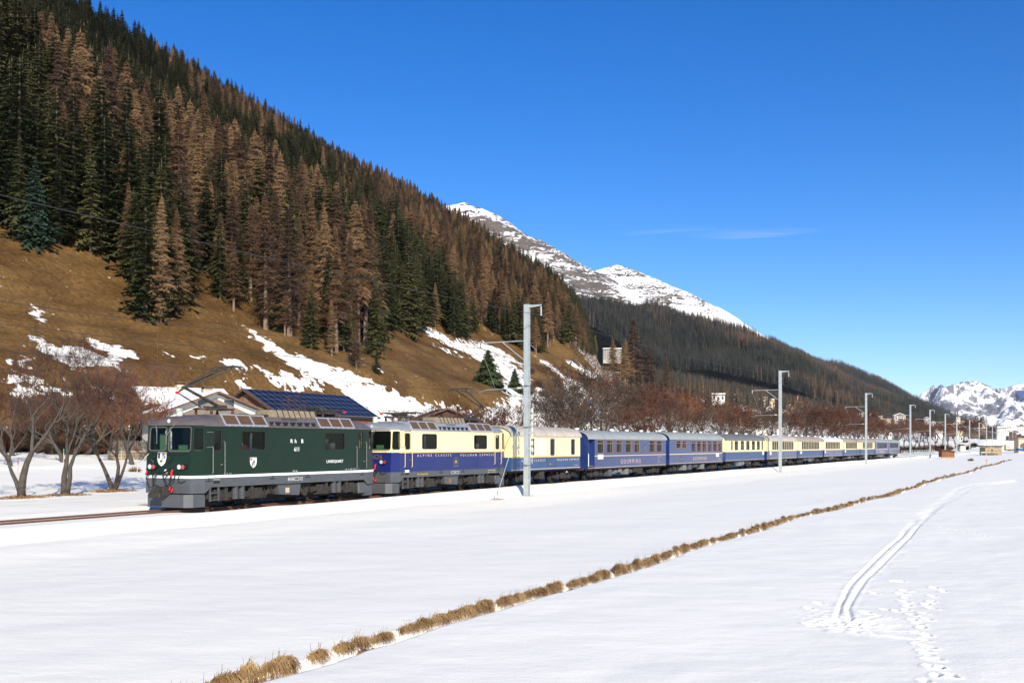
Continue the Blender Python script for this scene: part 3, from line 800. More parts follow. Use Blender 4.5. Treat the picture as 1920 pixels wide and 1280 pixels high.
def tree_thing(name, label, cat, X, Y, Z, sc, rz, tm, cm, group=None):
    o = thing(name, label, cat, (X, Y, Z), rz, group)
    o.scale = (sc[0], sc[0], sc[1])
    for nm, m in (('trunk', tm), ('crown', cm)):
        if m is not None: link(m, nm, o)
    return o

VAR = {}
for k in range(4):
    t, c = conifer(100 + k, 22.0, 2.5 + 0.25 * k, 34, 8, 'spruce', 0.05 + 0.03 * (k % 2))
    VAR['spruce', k] = (t.mesh('spruce_trunk', M_BARK_G), c.mesh('spruce_crown', M_SPRUCE))
for k in range(5):
    t, c = conifer(200 + k, 22.0, 2.3 + 0.35 * (k % 3), 46, 9, 'larch', (0.10, 0.20, 0.32, 0.12, 0.26)[k])
    VAR['larch', k] = (t.mesh('larch_trunk', M_BARK_L), c.mesh('larch_crown', M_LARCH))

def grow(o_pts, trunk_h, r0, depth, seed, spread=0.55, twig=0.02, twig_n=3, lean=(0, 0), shrink=0.74, up=0.35, first=4, budn=0, bud=0.05, kink=0.25):
    """bare broad-leaved tree; returns trunk mesh builder, crown builder"""
    r = random.Random(seed)
    T = MB(); C = MB()
    def rnd_dir(d, ang):
        a = d.orthogonal().normalized(); b = d.cross(a); t = r.uniform(0, 6.283)
        return (d * math.cos(ang) + (a * math.cos(t) + b * math.sin(t)) * math.sin(ang)).normalized()
    def branch(p, d, L, rr, lev):
        n = 3 if lev > 1 else 4
        pts = [p]; rs = [rr]
        for i in range(n):
            d = (d + Vector((r.gauss(0, kink), r.gauss(0, kink), r.gauss(0, kink * .6))) * 0.5 + Vector((0, 0, up * 0.15))).normalized()
            p = p + d * (L / n); pts.append(p); rs.append(rr * (1 - 0.5 * (i + 1) / n))
        mbd = T if lev == 0 else C
        if rr > twig * 1.3:
            mbd.path(pts, rs, 6 if lev == 0 else 4 if lev < 3 else 3, 0)
        else:
            for a_, b_ in zip(pts[:-1], pts[1:]):
                s_ = (b_ - a_).orthogonal().normalized() * max(rr, twig) * 0.8
                C.add([a_ - s_, a_ + s_, b_], [(0, 1, 2)], 1)
        if lev >= depth:
            for q in range(twig_n):
                dd = rnd_dir(d, r.uniform(.2, .9)); a_ = pts[r.randrange(1, len(pts))]; b_ = a_ + dd * L * r.uniform(.35, .8)
                s_ = dd.orthogonal().normalized() * twig * .6
                C.add([a_ - s_, a_ + s_, b_], [(0, 1, 2)], 1)
                for q2 in range(budn):
                    if r.random() < .7:
                        c_ = a_.lerp(b_, r.uniform(.4, 1.05)) + Vector((r.gauss(0, .05), r.gauss(0, .05), r.gauss(0, .05)))
                        e1 = Vector((r.gauss(0, 1), r.gauss(0, 1), r.gauss(0, 1))).normalized() * bud; e2 = e1.orthogonal().normalized() * bud * .7
                        C.add([c_ - e1, c_ + e2, c_ + e1], [(0, 1, 2)], 2)
            return
        nchild = first if lev == 0 else (3 if r.random() < .55 else 2)
        for q in range(nchild):
            ang = r.uniform(.25, spread + .25) if lev else r.uniform(.25, spread + .1)
            dd = rnd_dir(d, ang); dd = (dd + Vector((0, 0, up))).normalized()
            st = pts[-1] if (q == 0 or lev == 0) else pts[-1 - r.randrange(0, 2)]
            branch(st, dd, L * shrink * r.uniform(.8, 1.15), rs[-1] * (0.95 if q == 0 else r.uniform(.6, .85)), lev + 1)
    for (p, d, L, rr) in o_pts:
        branch(Vector(p), Vector(d).normalized(), L * trunk_h, rr * r0, 0)
    return T, C

TREES3 = [M_BARK_D, M_TWIG, M_BUD]
def bare_variant(seed, h, red=False, twig=0.03, budn=0, depth=6):
    T, C = grow([((0, 0, -0.3), (0.03, 0.05, 1), 1, 1)], h * 0.22, h * 0.022, depth, seed, spread=.6, twig=twig, twig_n=3, first=4, shrink=.77, up=.16, budn=budn, bud=0.06)
    z = max(p[2] for p in C.v)
    for mb in (T, C):
        mb.v = [(p[0] * h / z, p[1] * h / z, p[2] * h / z) for p in mb.v]
    mats = [M_BARK_D, M_TWIGR if red else M_TWIG, M_BUD]
    return T.mesh('bare_trunk', [M_BARK_D]), C.mesh('bare_crown', mats)
for k in range(4):
    VAR['bare', k] = bare_variant(300 + k, 10, red=False, twig=0.030)
    VAR['red', k] = bare_variant(320 + k, 9, red=True, twig=0.036)

# ---- forest edge as the photograph shows it (bearing, height) - trees stand above it on the slope
edge = [(-60, 430), (0, 432), (40, 462), (100, 468), (150, 474), (200, 478), (236, 484), (240, 545), (262, 585), (300, 602), (345, 600), (352, 520), (380, 520), (404, 548), (415, 575), (462, 584), (478, 590), (486, 620), (540, 634), (575, 650), (600, 668), (640, 690), (700, 700), (712, 660), (716, 622), (786, 628), (792, 605), (850, 640), (905, 615), (960, 652), (1010, 668), (1040, 640), (1085, 655), (1110, 668), (1140, 668), (1165, 690), (1180, 712), (1215, 730), (1290, 745), (1400, 762), (2000, 800)]
ex = np.array([e[0] for e in edge]); ey = np.array([e[1] for e in edge])
rgt = np.random.default_rng(21)
cand = []
N0 = 130000
uu = rgt.uniform(60, 1050, N0); vv = rgt.uniform(105, 480, N0)
zz = hill(uu + CAM_S, vv); xx, yy = W(uu + CAM_S, vv + CAM_Y)
px, py = proj(xx, yy, zz)
ok = (px > -120) & (px < 1300) & (py < np.interp(px, ex, ey)) & (vv > 100)
ok &= (uu - 2.34 * vv) < 110
# open strips among the trees
ok &= ~inpoly(px, py, [(452, 405), (470, 405), (474, 500), (455, 500)])
xx, yy, zz, uu, vv, px, py = (a[ok] for a in (xx, yy, zz, uu, vv, px, py))
# keep a spacing: grid hashing
cell = {}
keep = []
for i in range(len(xx)):
    dmin = 2.7 if yy[i] < 330 else 3.2
    k = (int(xx[i] // 4), int(yy[i] // 4)); bad = False
    for a in (-1, 0, 1):
        for b in (-1, 0, 1):
            for (p, q) in cell.get((k[0] + a, k[1] + b), ()):
                if (p - xx[i]) ** 2 + (q - yy[i]) ** 2 < dmin * dmin: bad = True; break
            if bad: break
        if bad: break
    if not bad:
        cell.setdefault(k, []).append((xx[i], yy[i])); keep.append(i)
keep = np.array(keep)
xx, yy, zz, uu, vv, px, py = (a[keep] for a in (xx, yy, zz, uu, vv, px, py))
# larches gather in stands; spruces rule the upper left
ln = fbm(uu / 38, vv / 30, 3, 91)
frac = 0.24 + 0.22 * sst(260, 620, px) * sst(1150, 900, px) - 0.30 * sst(190, 260, vv) * sst(450, 200, px) 
is_l = (ln + rgt.normal(size=len(ln)) * 0.10) < (0.5 + (frac - 0.5) * 0.55)
larchzone = inpoly(px, py, [(220, 330), (420, 330), (560, 470), (700, 560), (700, 700), (480, 640), (350, 500), (225, 480)])
is_l |= larchzone & (rgt.random(len(ln)) < 0.62)
is_l[inpoly(px, py, [(690, 560), (800, 560), (800, 640), (700, 640)])] = False
order = np.argsort(yy)
hv = fbm(uu / 9, vv / 9, 2, 95)
print('forest trees', len(xx), 'larch', is_l.sum())
rest = {'spruce': [], 'larch': []}
cnt = {'spruce': 0, 'larch': 0}
edge_y = np.interp(px, ex, ey)
for i in order:
    kind = 'larch' if is_l[i] else 'spruce'
    small = (edge_y[i] - py[i]) < 30
    hgt = rgt.uniform(0.46, 0.82) if not small else rgt.uniform(0.32, 0.75)
    hgt *= 0.72 + 0.6 * hv[i]
    hgt *= 1.0 + 0.36 * float(sst(240, 170, vv[i])) * (1.0 if px[i] < 850 else 0.45) * (0.6 if small else 1.0)
    if vv[i] > 250: hgt *= 0.9
    vis = -60 < px[i] < 1320
    w_ = hgt * rgt.uniform(1.05, 1.5)
    if cnt[kind] < 290 and vis:
        k = int(rgt.integers(0, 4 if kind == 'spruce' else 5))
        tm, cm = VAR[kind, k]
        if kind == 'spruce':
            lab, grp = 'dark green spruce standing in the forest on the steep hillside', 'spruces of the hillside forest'
        else:
            lab, grp = 'bare brown larch standing in the forest on the steep hillside', 'larches of the hillside forest'
        tree_thing(kind + '_tree', lab, 'tree', xx[i], yy[i], zz[i], (w_, hgt), rgt.uniform(0, 6.28), tm, cm, grp)
        cnt[kind] += 1
    else:
        rest[kind].append((xx[i], yy[i], zz[i], w_, hgt))

def scatter(name, pts, sources, seed=0):
    """one stuff object: points carrying tree meshes"""
    me = bpy.data.meshes.new(name)
    me.vertices.add(len(pts)); me.vertices.foreach_set('co', np.array([p[:3] for p in pts], np.float32).ravel())
    a = me.attributes.new('siz', 'FLOAT_VECTOR', 'POINT')
    a.data.foreach_set('vector', np.array([(p[3], p[3], p[4]) for p in pts], np.float32).ravel())
    o = link(me, name); tag(o, kind='stuff')
    ng = bpy.data.node_groups.new(name + '_nodes', 'GeometryNodeTree')
    ng.interface.new_socket('Geometry', in_out='INPUT', socket_type='NodeSocketGeometry')
    ng.interface.new_socket('Geometry', in_out='OUTPUT', socket_type='NodeSocketGeometry')
    N = ng.nodes; L = ng.links
    gi = N.new('NodeGroupInput'); go = N.new('NodeGroupOutput')
    jn = N.new('GeometryNodeJoinGeometry')
    rv = N.new('FunctionNodeRandomValue'); rv.data_type = 'INT'
    rv.inputs['Min'].default_value if False else None
    for s_ in rv.inputs:
        if s_.name == 'Min' and s_.type == 'INT': s_.default_value = 0
        if s_.name == 'Max' and s_.type == 'INT': s_.default_value = len(sources) - 1
        if s_.name == 'Seed': s_.default_value = seed
    rr = N.new('FunctionNodeRandomValue'); rr.data_type = 'FLOAT'
    fl = [s_ for s_ in rr.inputs if s_.type == 'VALUE']
    fl[0].default_value = 0; fl[1].default_value = 6.283
    cx = N.new('ShaderNodeCombineXYZ'); L.new([q for q in rr.outputs if q.type == 'VALUE'][0], cx.inputs['Z'])
    at = N.new('GeometryNodeInputNamedAttribute'); at.data_type = 'FLOAT_VECTOR'; at.inputs['Name'].default_value = 'siz'
    iv = [q for q in rv.outputs if q.type == 'INT'][0]
    for k, objs in enumerate(sources):
        cmp_ = N.new('FunctionNodeCompare'); cmp_.data_type = 'INT'; cmp_.operation = 'EQUAL'
        ia = [q for q in cmp_.inputs if q.type == 'INT']
        L.new(iv, ia[0]); ia[1].default_value = k
        for ob in objs:
            oi = N.new('GeometryNodeObjectInfo'); oi.inputs['Object'].default_value = ob
            ip = N.new('GeometryNodeInstanceOnPoints')
            L.new(gi.outputs[0], ip.inputs['Points']); L.new(cmp_.outputs[0], ip.inputs['Selection']); L.new(oi.outputs['Geometry'], ip.inputs['Instance'])
            L.new(cx.outputs[0], ip.inputs['Rotation']); L.new([q for q in at.outputs if q.type == 'VECTOR'][0], ip.inputs['Scale'])
            L.new(ip.outputs[0], jn.inputs[0])
    L.new(jn.outputs[0], go.inputs[0])
    md = o.modifiers.new('scatter', 'NODES'); md.node_group = ng
    return o
def pair_of(meshes):
    out = []
    for o in SC.objects:
        if o.data in meshes and o.name.split('.')[0] in ('trunk', 'crown'):
            if o.data not in [q.data for q in out]: out.append(o)
    return out
src_s = [pair_of(VAR['spruce', k]) for k in range(4)]
src_l = [pair_of(VAR['larch', k]) for k in range(5)]
scatter('spruce_forest', rest['spruce'], src_s, 1)
scatter('larch_forest', rest['larch'], src_l, 2)

# ---- the trees one can tell apart
def hill_pt(px_, py_):
    """the hillside point the photograph shows at this pixel (first hit along the view line)"""
    Y = np.arange(60, 1200, 0.5); X = (px_ - 960) * Y / FPX
    s_, y_ = SYc(X, Y); V = y_ - CAM_Y
    h_ = hill(s_, V); ray = CAMZ + (HOR - py_) * Y / FPX
    ii = np.where((h_ >= ray) & (V > 86))[0]
    if len(ii) == 0: return None
    i = ii[0]
    return X[i], Y[i], float(h_[i])
t, c = conifer(401, 16.0, 3.0, 34, 10, 'spruce', 0.03)
bs_ = (t.mesh('blue_spruce_trunk', M_BARK_G), c.mesh('blue_spruce_crown', M_SPRUCEB))
def single(px_, py_, h_px, meshes, base_h, name, label, wid=1.0, group=None, cat='tree'):
    p = hill_pt(px_, py_)
    if p is None: return
    X, Y, Z = p
    sc = (h_px * Y / FPX) / base_h
    return tree_thing(name, label, cat, X, Y, Z - 0.2, (sc * wid, sc), R.uniform(0, 6), meshes[0], meshes[1], group)
single(66, 462, 172, bs_, 16, 'blue_spruce', 'blue-green spruce in front of the forest edge at the far left of the slope')
single(196, 474, 255, VAR['spruce', 1], 22, 'spruce_tree', 'tall broad dark spruce at the lower forest edge right of the blue-green spruce', 1.35)
single(362, 482, 260, VAR['larch', 2], 22, 'larch_tree', 'tall larch with a long bare orange trunk at the forest edge', .8)
single(272, 598, 210, VAR['spruce', 0], 22, 'spruce_tree', 'low spruce at the tip of the tree tongue reaching down the meadow', 1.7)
single(300, 604, 240, VAR['larch', 0], 22, 'larch_tree', 'greyish larch at the tip of the tree tongue reaching down the meadow', 1.3)
single(330, 590, 200, VAR['larch', 3], 22, 'larch_tree', 'brown larch right of the spruce on the tree tongue', 1.2)
single(438, 584, 130, VAR['larch', 1], 22, 'larch_tree', 'small greyish larch on the meadow below the steep forest', 1.5)
single(357, 522, 42, VAR['spruce', 2], 22, 'spruce_tree', 'tiny dark spruce on the meadow under the tall bare larch trunk', 1.6)
single(722, 626, 190, VAR['spruce', 3], 22, 'spruce_tree', 'left one of two tall dark spruces at the lower forest edge', 1.25)
single(766, 630, 205, VAR['spruce', 0], 22, 'spruce_tree', 'right one of two tall dark spruces at the lower forest edge', 1.15)
single(706, 703, 52, VAR['spruce', 1], 22, 'spruce_tree', 'small dark spruce below the forest beside a strip of snow', 1.5)
single(534, 632, 95, VAR['larch', 4], 22, 'larch_tree', 'pale grey larch at the lowest edge of the forest left of the big snow patch', 1.4)
single(668, 692, 95, VAR['larch', 3], 22, 'larch_tree', 'orange-brown larch at the lowest tip of the forest', 1.4)
single(622, 668, 110, VAR['larch', 0], 22, 'larch_tree', 'brown larch near the lowest tip of the forest', 1.3)
single(1188, 735, 140, VAR['larch', 0], 22, 'larch_tree', 'big rusty brown larch standing apart right of the hillside', 2.3)
single(1150, 712, 80, VAR['larch', 3], 22, 'larch_tree', 'brown larch at the foot of the hotel with the balcony grid', 1.7)
single(1172, 740, 105, VAR['larch', 2], 22, 'larch_tree', 'slimmer brown larch beside the big rusty one', 1.5)
single(1218, 745, 100, VAR['larch', 3], 22, 'larch_tree', 'second brown larch right of the big rusty one', 1.5)
single(1250, 750, 80, VAR['larch', 1], 22, 'larch_tree', 'brown larch on the slope under the far forest', 1.5)

# ---- forest and single trees of the far mountains
tF = []
for k in range(3):
    t, c = conifer(500 + k, 20.0, 2.6, 11, 6, 'spruce', 0.02, lod=0)
    tF.append((t.mesh('far_spruce_trunk', M_BARK_G), c.mesh('far_spruce_crown', M_FARG)))
t, c = conifer(510, 20.0, 2.6, 12, 6, 'larch', 0.1, lod=0)
tL = (t.mesh('far_larch_trunk', M_BARK_L), c.mesh('far_larch_crown', M_LARCH))
def mesh_surface_pts(Mx, n, rgn):
    X, Y, Z, Q = Mx
    i = rgn.integers(0, X.shape[0] - 1, n); j = rgn.integers(13, X.shape[1] - 1, n)
    # weight by cell area
    ar = np.abs((X[i + 1, j] - X[i, j]) * (Y[i, j + 1] - Y[i, j]) - (Y[i + 1, j] - Y[i, j]) * (X[i, j + 1] - X[i, j]))
    k = rgn.random(n) < ar / np.percentile(ar, 97)
    i, j = i[k], j[k]; a = rgn.random(len(i)); b = rgn.random(len(i))
    f = lambda G: (G[i, j] * (1 - a) * (1 - b) + G[i + 1, j] * a * (1 - b) + G[i, j + 1] * (1 - a) * b + G[i + 1, j + 1] * a * b)
    return f(X), f(Y), f(Z), f(Q)
rgf = np.random.default_rng(77)
fp = []; fl = []
for Mx, n, tl in ((MA, 420000, 275), (MBm, 420000, 345)):
    X, Y, Z, Q = mesh_surface_pts(Mx, n, rgf)
    pxx, pyy = proj(X, Y, Z)
    lim = (tl if tl > 300 else 295 + 42 * sst(250, 400, X)) + 25 * (fbm(X / 220, Y / 220, 3, 15) - 0.5) * 2
    keepm = (Z < lim) & (pxx > 1030) & (pxx < 1960) & (Q > 0.0)
    keepm &= (fbm(X / 110, Y / 110, 3, 17) > 0.32) & (rgf.random(len(X)) < 0.5)
    keepm &= (Y < 3900) | (rgf.random(len(X)) < 0.6)
    X, Y, Z = X[keepm], Y[keepm], Z[keepm]
    lar = (fbm(X / 160, Y / 160, 3, 19) + rgf.normal(size=len(X)) * .09) > 0.625
    for i in range(len(X)):
        h = rgf.uniform(.6, 1.4) * (0.8 if Z[i] > 300 else 1.0)
        (fl if lar[i] else fp).append((X[i], Y[i], Z[i] - .5, h * 1.25, h))
# the wooded lower slope behind the village
N1 = 80000
u1 = rgf.uniform(330, 3600, N1); v1 = rgf.uniform(150, 1000, N1)
k = rgf.random(N1) < (0.15 + 0.85 * np.clip(u1 / 1500, 0, 1))
u1, v1 = u1[k], v1[k]
z1 = hill(u1 + CAM_S, v1); x1, y1 = W(u1 + CAM_S, v1 + CAM_Y); p1, q1 = proj(x1, y1, z1)
k = (((u1 - 2.34 * v1) > 60) | (u1 > 640)) & (z1 > 30) & (p1 > 1100) & (p1 < 1960) & (fbm(u1 / 60, v1 / 50, 3, 23) > 0.36)
k &= ~((p1 > 1120) & (p1 < 1168) & (q1 > 640) & (q1 < 720))
u1, v1, z1, x1, y1 = (a[k] for a in (u1, v1, z1, x1, y1))
lowl = []
for i in range(len(u1)):
    h = rgf.uniform(.55, .95)
    lar = rgf.random() < 0.38 - 0.25 * min(1, (z1[i] - 30) / 60)
    (fl if lar else fp).append((x1[i], y1[i], z1[i] - .3, h * 1.25, h))
print('far', len(fp), len(fl))
# a few of them stand alone on the snow: things of their own and the sources for the rest
spots = [(1146, 583), (1152, 584), (1168, 590), (1176, 586), (1126, 574), (1198, 588), (1132, 590), (1212, 596)]
def ray_far(px_, py_):
    best = None
    for Mx in (MA, MBm):
        X, Y, Z, Q = Mx
        P_, Q_ = proj(X, Y, Z)
        d = (P_ - px_) ** 2 + (Q_ - py_) ** 2 + (Q < 0) * 1e6
        i = np.unravel_index(np.argmin(d), d.shape)
        if d[i] < 60 and (best is None or Y[i] < best[1]): best = (X[i], Y[i], Z[i])
    return best
labs = ['dark spruce on the snowfield, leftmost of a close pair above the pale hotel', 'dark spruce on the snowfield, right one of a close pair above the pale hotel',
        'broad dark spruce alone on the snowfield below the rock face', 'slim dark spruce right of the broad one on the snowfield', 'small dark spruce on snow beside the near forest', 'far dark spruce at the right of the row on the snowfield',
        'low dark spruce above the roof of the pale hotel', 'dark spruce on snow next to the far forest']
srcs = []
for k, (a, b) in enumerate(spots):
    p = ray_far(a, b)
    if p is None: p = (200.0 + 30 * k, 2900.0, 330.0)
    ms = tF[k % 3] if k < 7 else tF[0]
    o = tree_thing('spruce_tree', labs[k], 'tree', p[0], p[1], p[2] - 1, (1.7, 1.25), k, ms[0], ms[1])
    srcs.append([q for q in SC.objects if q.parent == o])
p = ray_far(1262, 615) or (600., 3000., 330.)
o = tree_thing('larch_tree', 'brown larch at the upper edge of the far forest', 'tree', p[0], p[1], p[2] - 1, (1.3, 1.1), 1, tL[0], tL[1])
srcl = [q for q in SC.objects if q.parent == o]
scatter('far_spruce_forest', fp, srcs[:3], 3)
scatter('far_larch_forest', fl, [srcl], 4)
# ================================================================== THE TRAIN
M_GREEN = mat('green_paint', (0.004, 0.018, 0.008), 0.40, spec=0.3, var=0.12, vs=1.2, coat=0.08, dirt=((0.016, 0.022, 0.015), 0.5, 1.6), bump=0.04, bs=1.5)
M_BLUEL = mat('loco_blue_paint', (0.010, 0.018, 0.115), 0.3, spec=0.35, var=0.15, vs=1.2, coat=0.12, bump=0.04, bs=1.5)
M_CREAM = mat('cream_paint', (0.82, 0.69, 0.37), 0.38, var=0.05, vs=1.5, coat=0.15, dirt=((0.45, 0.36, 0.24), 0.35, 1.8), stretch=(1, 1, .35))
M_CREAMW = mat('pale_cream_paint', (0.80, 0.69, 0.46), 0.4, var=0.05, vs=1.5)
M_BLUEC = mat('coach_blue_paint', (0.015, 0.031, 0.122), 0.26, var=0.25, vs=1.6, coat=0.4, bump=0.22, bs=1.4)
M_BLUEP = mat('pullman_blue_paint', (0.022, 0.062, 0.17), 0.4, var=0.2, vs=2, dirt=((0.09, 0.10, 0.12), 0.5, 2.2), stretch=(1, 1, .3))
M_GREYL = mat('grey_skirt_paint', (0.066, 0.072, 0.082), 0.5, var=0.15, vs=3, dirt=((0.09, 0.075, 0.06), 0.5, 2.5))
M_UNDER = mat('underframe_dirt', (0.022, 0.019, 0.017), 0.8, var=0.4, vs=4, dirt=((0.06, 0.045, 0.03), 0.6, 5))
M_DARK = mat('black_rubber', (0.012, 0.012, 0.013), 0.6)
M_STEEL = mat('worn_steel', (0.35, 0.34, 0.33), 0.4, metal=0.7, var=0.2, vs=8)
M_RAIL = mat('rusty_rail', (0.11, 0.05, 0.03), 0.7, var=0.25, vs=3)
M_RAILT = mat('rail_top', (0.55, 0.55, 0.56), 0.25, metal=0.9)
M_WHITE = mat('white_paint', (0.82, 0.82, 0.80), 0.4)
M_BEIGE = mat('beige_line', (0.62, 0.40, 0.22), 0.4)
M_GOLD = mat('beige_lettering', (0.50, 0.36, 0.26), 0.5)
M_GOLDL = mat('pale_lettering', (0.68, 0.50, 0.36), 0.5)
M_BRWN = mat('brown_shade_pane', (0.10, 0.058, 0.028), 0.35, var=0.25, vs=5)
M_ALU = mat('silver_frame', (0.62, 0.62, 0.63), 0.35, metal=0.6)
M_ROOFB = mat('brown_grey_roof', (0.15, 0.125, 0.115), 0.42, metal=0.25, var=0.15, vs=2, dirt=((0.06, 0.045, 0.035), 0.6, 1.6))
M_ROOFS = mat('silver_roof', (0.36, 0.37, 0.39), 0.35, metal=0.4, var=0.12, vs=2, dirt=((0.2, 0.17, 0.14), 0.5, 1.6))
M_ROOFG = mat('grey_coach_roof', (0.28, 0.30, 0.29), 0.6, var=0.10, vs=1.5, dirt=((0.16, 0.15, 0.13), 0.5, 1.2))
M_ROOFC = mat('cream_coach_roof', (0.45, 0.40, 0.34), 0.6, var=0.12, vs=1.5, dirt=((0.22, 0.15, 0.10), 0.6, 1.2))
M_ROOFN = mat('brown_coach_roof', (0.30, 0.24, 0.19), 0.6, var=0.15, vs=1.5, dirt=((0.42, 0.38, 0.33), 0.6, 1.0))
M_ROOFD = mat('dark_coach_roof', (0.13, 0.135, 0.135), 0.55, var=0.12, vs=1.5)
M_HATCH = mat('tan_hatch', (0.25, 0.20, 0.13), 0.7, var=0.35, vs=6)
M_RED = mat('red_paint', (0.55, 0.02, 0.015), 0.4)
M_GLS = glass('window_glass', (0.82, 0.86, 0.85), 0.01)
M_GLD = glass('dark_glass', (0.62, 0.68, 0.66), 0.01)
M_CLOTH = mat('wine_seat_cloth', (0.30, 0.08, 0.04), 0.9)
M_CURT = mat('cream_curtain', (0.55, 0.48, 0.38), 0.9)
M_INT = mat('interior_grey', (0.16, 0.15, 0.13), 0.8)
M_INTG = mat('cab_green', (0.10, 0.20, 0.10), 0.7)
M_LAMP = mat('lamp_lens', (0.5, 0.47, 0.46), 0.1, coat=1)
M_LAMPR = mat('red_lens', (0.35, 0.03, 0.04), 0.15, coat=1)
M_PANT = mat('pantograph_paint', (0.045, 0.038, 0.032), 0.6, var=0.3, vs=5)
M_INS = mat('brown_insulator', (0.12, 0.05, 0.03), 0.25, coat=0.5)
M_YEL = mat('warm_yellow', (0.6, 0.36, 0.06), 0.5)
M_SKY = mat('badge_blue', (0.03, 0.15, 0.5), 0.5)
M_CROME = mat('dark_bronze', (0.10, 0.07, 0.06), 0.5)

def facet(mb, A, B, C_, D_, z0, z1, holes=(), mi=0, thick=0.05):
    """wall between plan points A->B (at z0) and D_->C_ (at z1: C_ above B, D_ above A); holes = (s0, s1, za, zb)"""
    A, B, C_, D_ = (Vector(p) for p in (A, B, C_, D_))
    L = (B - A).length
    def P(s, z, inn=0.0):
        f = s / L; t = (z - z0) / (z1 - z0)
        p = (A.lerp(B, f)).lerp(D_.lerp(C_, f), t)
        d = (B - A).normalized(); nrm = Vector((d.y, -d.x))       # outward
        p = p - nrm * inn
        return (p.x, p.y, z)
    xs = sorted({0.0, L, *[h[0] for h in holes], *[h[1] for h in holes]})
    zs = sorted({z0, z1, *[h[2] for h in holes], *[h[3] for h in holes]})
    for i in range(len(xs) - 1):
        for j in range(len(zs) - 1):
            cx_, cz_ = (xs[i] + xs[i + 1]) / 2, (zs[j] + zs[j + 1]) / 2
            if any(h[0] < cx_ < h[1] and h[2] < cz_ < h[3] for h in holes): continue
            mb.quad(P(xs[i], zs[j]), P(xs[i + 1], zs[j]), P(xs[i + 1], zs[j + 1]), P(xs[i], zs[j + 1]), mi)
            mb.quad(P(xs[i], zs[j], thick), P(xs[i], zs[j + 1], thick), P(xs[i + 1], zs[j + 1], thick), P(xs[i + 1], zs[j], thick), mi)
    for h in holes:
        c = [(h[0], h[2]), (h[1], h[2]), (h[1], h[3]), (h[0], h[3])]
        for k in range(4):
            a, b = c[k], c[(k + 1) % 4]
            mb.quad(P(*a), P(*b), P(*b, thick), P(*a, thick), mi)
    return P

def rrect(s0, s1, z0, z1, r, n=4):
    out = []
    for (cx_, cz_, a0) in ((s1 - r, z0 + r, -90), (s1 - r, z1 - r, 0), (s0 + r, z1 - r, 90), (s0 + r, z0 + r, 180)):
        for k in range(n + 1):
            a = rad(a0 + 90 * k / n); out.append((cx_ + r * math.cos(a), cz_ + r * math.sin(a)))
    return out
def window(P, s0, s1, z0, z1, parent, r=0.08, fw=0.035, mf=None, mg=None, proud=0.012, split=None, name='window'):
    """frame ring (the part) carrying its pane (the sub-part)"""
    mb = MB(); o_ = rrect(s0 - fw, s1 + fw, z0 - fw, z1 + fw, r + fw); i_ = rrect(s0 + 0.004, s1 - 0.004, z0 + 0.004, z1 - 0.004, r)
    n = len(o_)
    vo = [P(*p, -proud) for p in o_]; vi = [P(*p, -proud) for p in i_]; vb = [P(*p, 0.03) for p in i_]; vq = [P(*p, 0.001) for p in o_]
    mb.add(vo + vi + vb + vq, [(k, (k + 1) % n, n + (k + 1) % n, n + k) for k in range(n)] + [(n + k, n + (k + 1) % n, 2 * n + (k + 1) % n, 2 * n + k) for k in range(n)] + [(3 * n + k, 3 * n + (k + 1) % n, (k + 1) % n, k) for k in range(n)])
    if split:
        a, b = split - 0.025, split + 0.025
        mb.add([P(s0, a, -proud), P(s1, a, -proud), P(s1, b, -proud), P(s0, b, -proud), P(s0, a, 0.02), P(s1, a, 0.02), P(s1, b, 0.02), P(s0, b, 0.02)], [(0, 1, 2, 3), (4, 5, 1, 0), (3, 2, 6, 7)])
    f = mb.build(name, mf or M_DARK, parent)
    g = MB(); g.add([P(*p, 0.028) for p in i_], [tuple(range(n))])
    g.build('pane', mg or M_GLS, f)
    return f

def text_mesh(txt, size, material, name='lettering', ext=0.003, spacing=1.0, sx=1.0, bold=0.0):
    cu = bpy.data.curves.new(name, 'FONT'); cu.body = txt; cu.size = size; cu.extrude = ext; cu.resolution_u = 2; cu.space_character = spacing; cu.offset = bold
    cu.align_x = 'LEFT'
    o = bpy.data.objects.new('tmp', cu); SC.collection.objects.link(o)
    dg = bpy.context.evaluated_depsgraph_get(); dg.update()
    me = bpy.data.meshes.new_from_object(o.evaluated_get(dg))
    bpy.data.objects.remove(o); bpy.data.curves.remove(cu)
    me.name = name; me.materials.clear(); me.materials.append(material)
    if sx != 1.0:
        me.transform(Matrix.Diagonal((sx, 1, 1, 1)))
    return me
def side_text(txt, x0, x1, z, h, material, parent, y=-1.331, bold=0.0, ext=0.003):
    """text on the near side, filling x0..x1, cap height h"""
    me = text_mesh(txt, h / 0.70, material, ext=ext, bold=bold)
    w = max(v.co.x for v in me.vertices) - min(v.co.x for v in me.vertices)
    if (x1 - x0) / w > 1.15:
        me2 = text_mesh(txt, h / 0.70, material, ext=ext, bold=bold, spacing=2.0)
        w2 = max(v.co.x for v in me2.vertices) - min(v.co.x for v in me2.vertices)
        me = text_mesh(txt, h / 0.70, material, ext=ext, bold=bold, spacing=1.0 + ((x1 - x0) / 1.12 - w) / (w2 - w))
    w = max(v.co.x for v in me.vertices) - min(v.co.x for v in me.vertices)
    me.transform(Matrix.Diagonal(((x1 - x0) / w, 1, 1, 1)))
    o = link(me, 'lettering', parent, (x0, y, z)); o.rotation_euler = (rad(90), 0, 0)
    return o

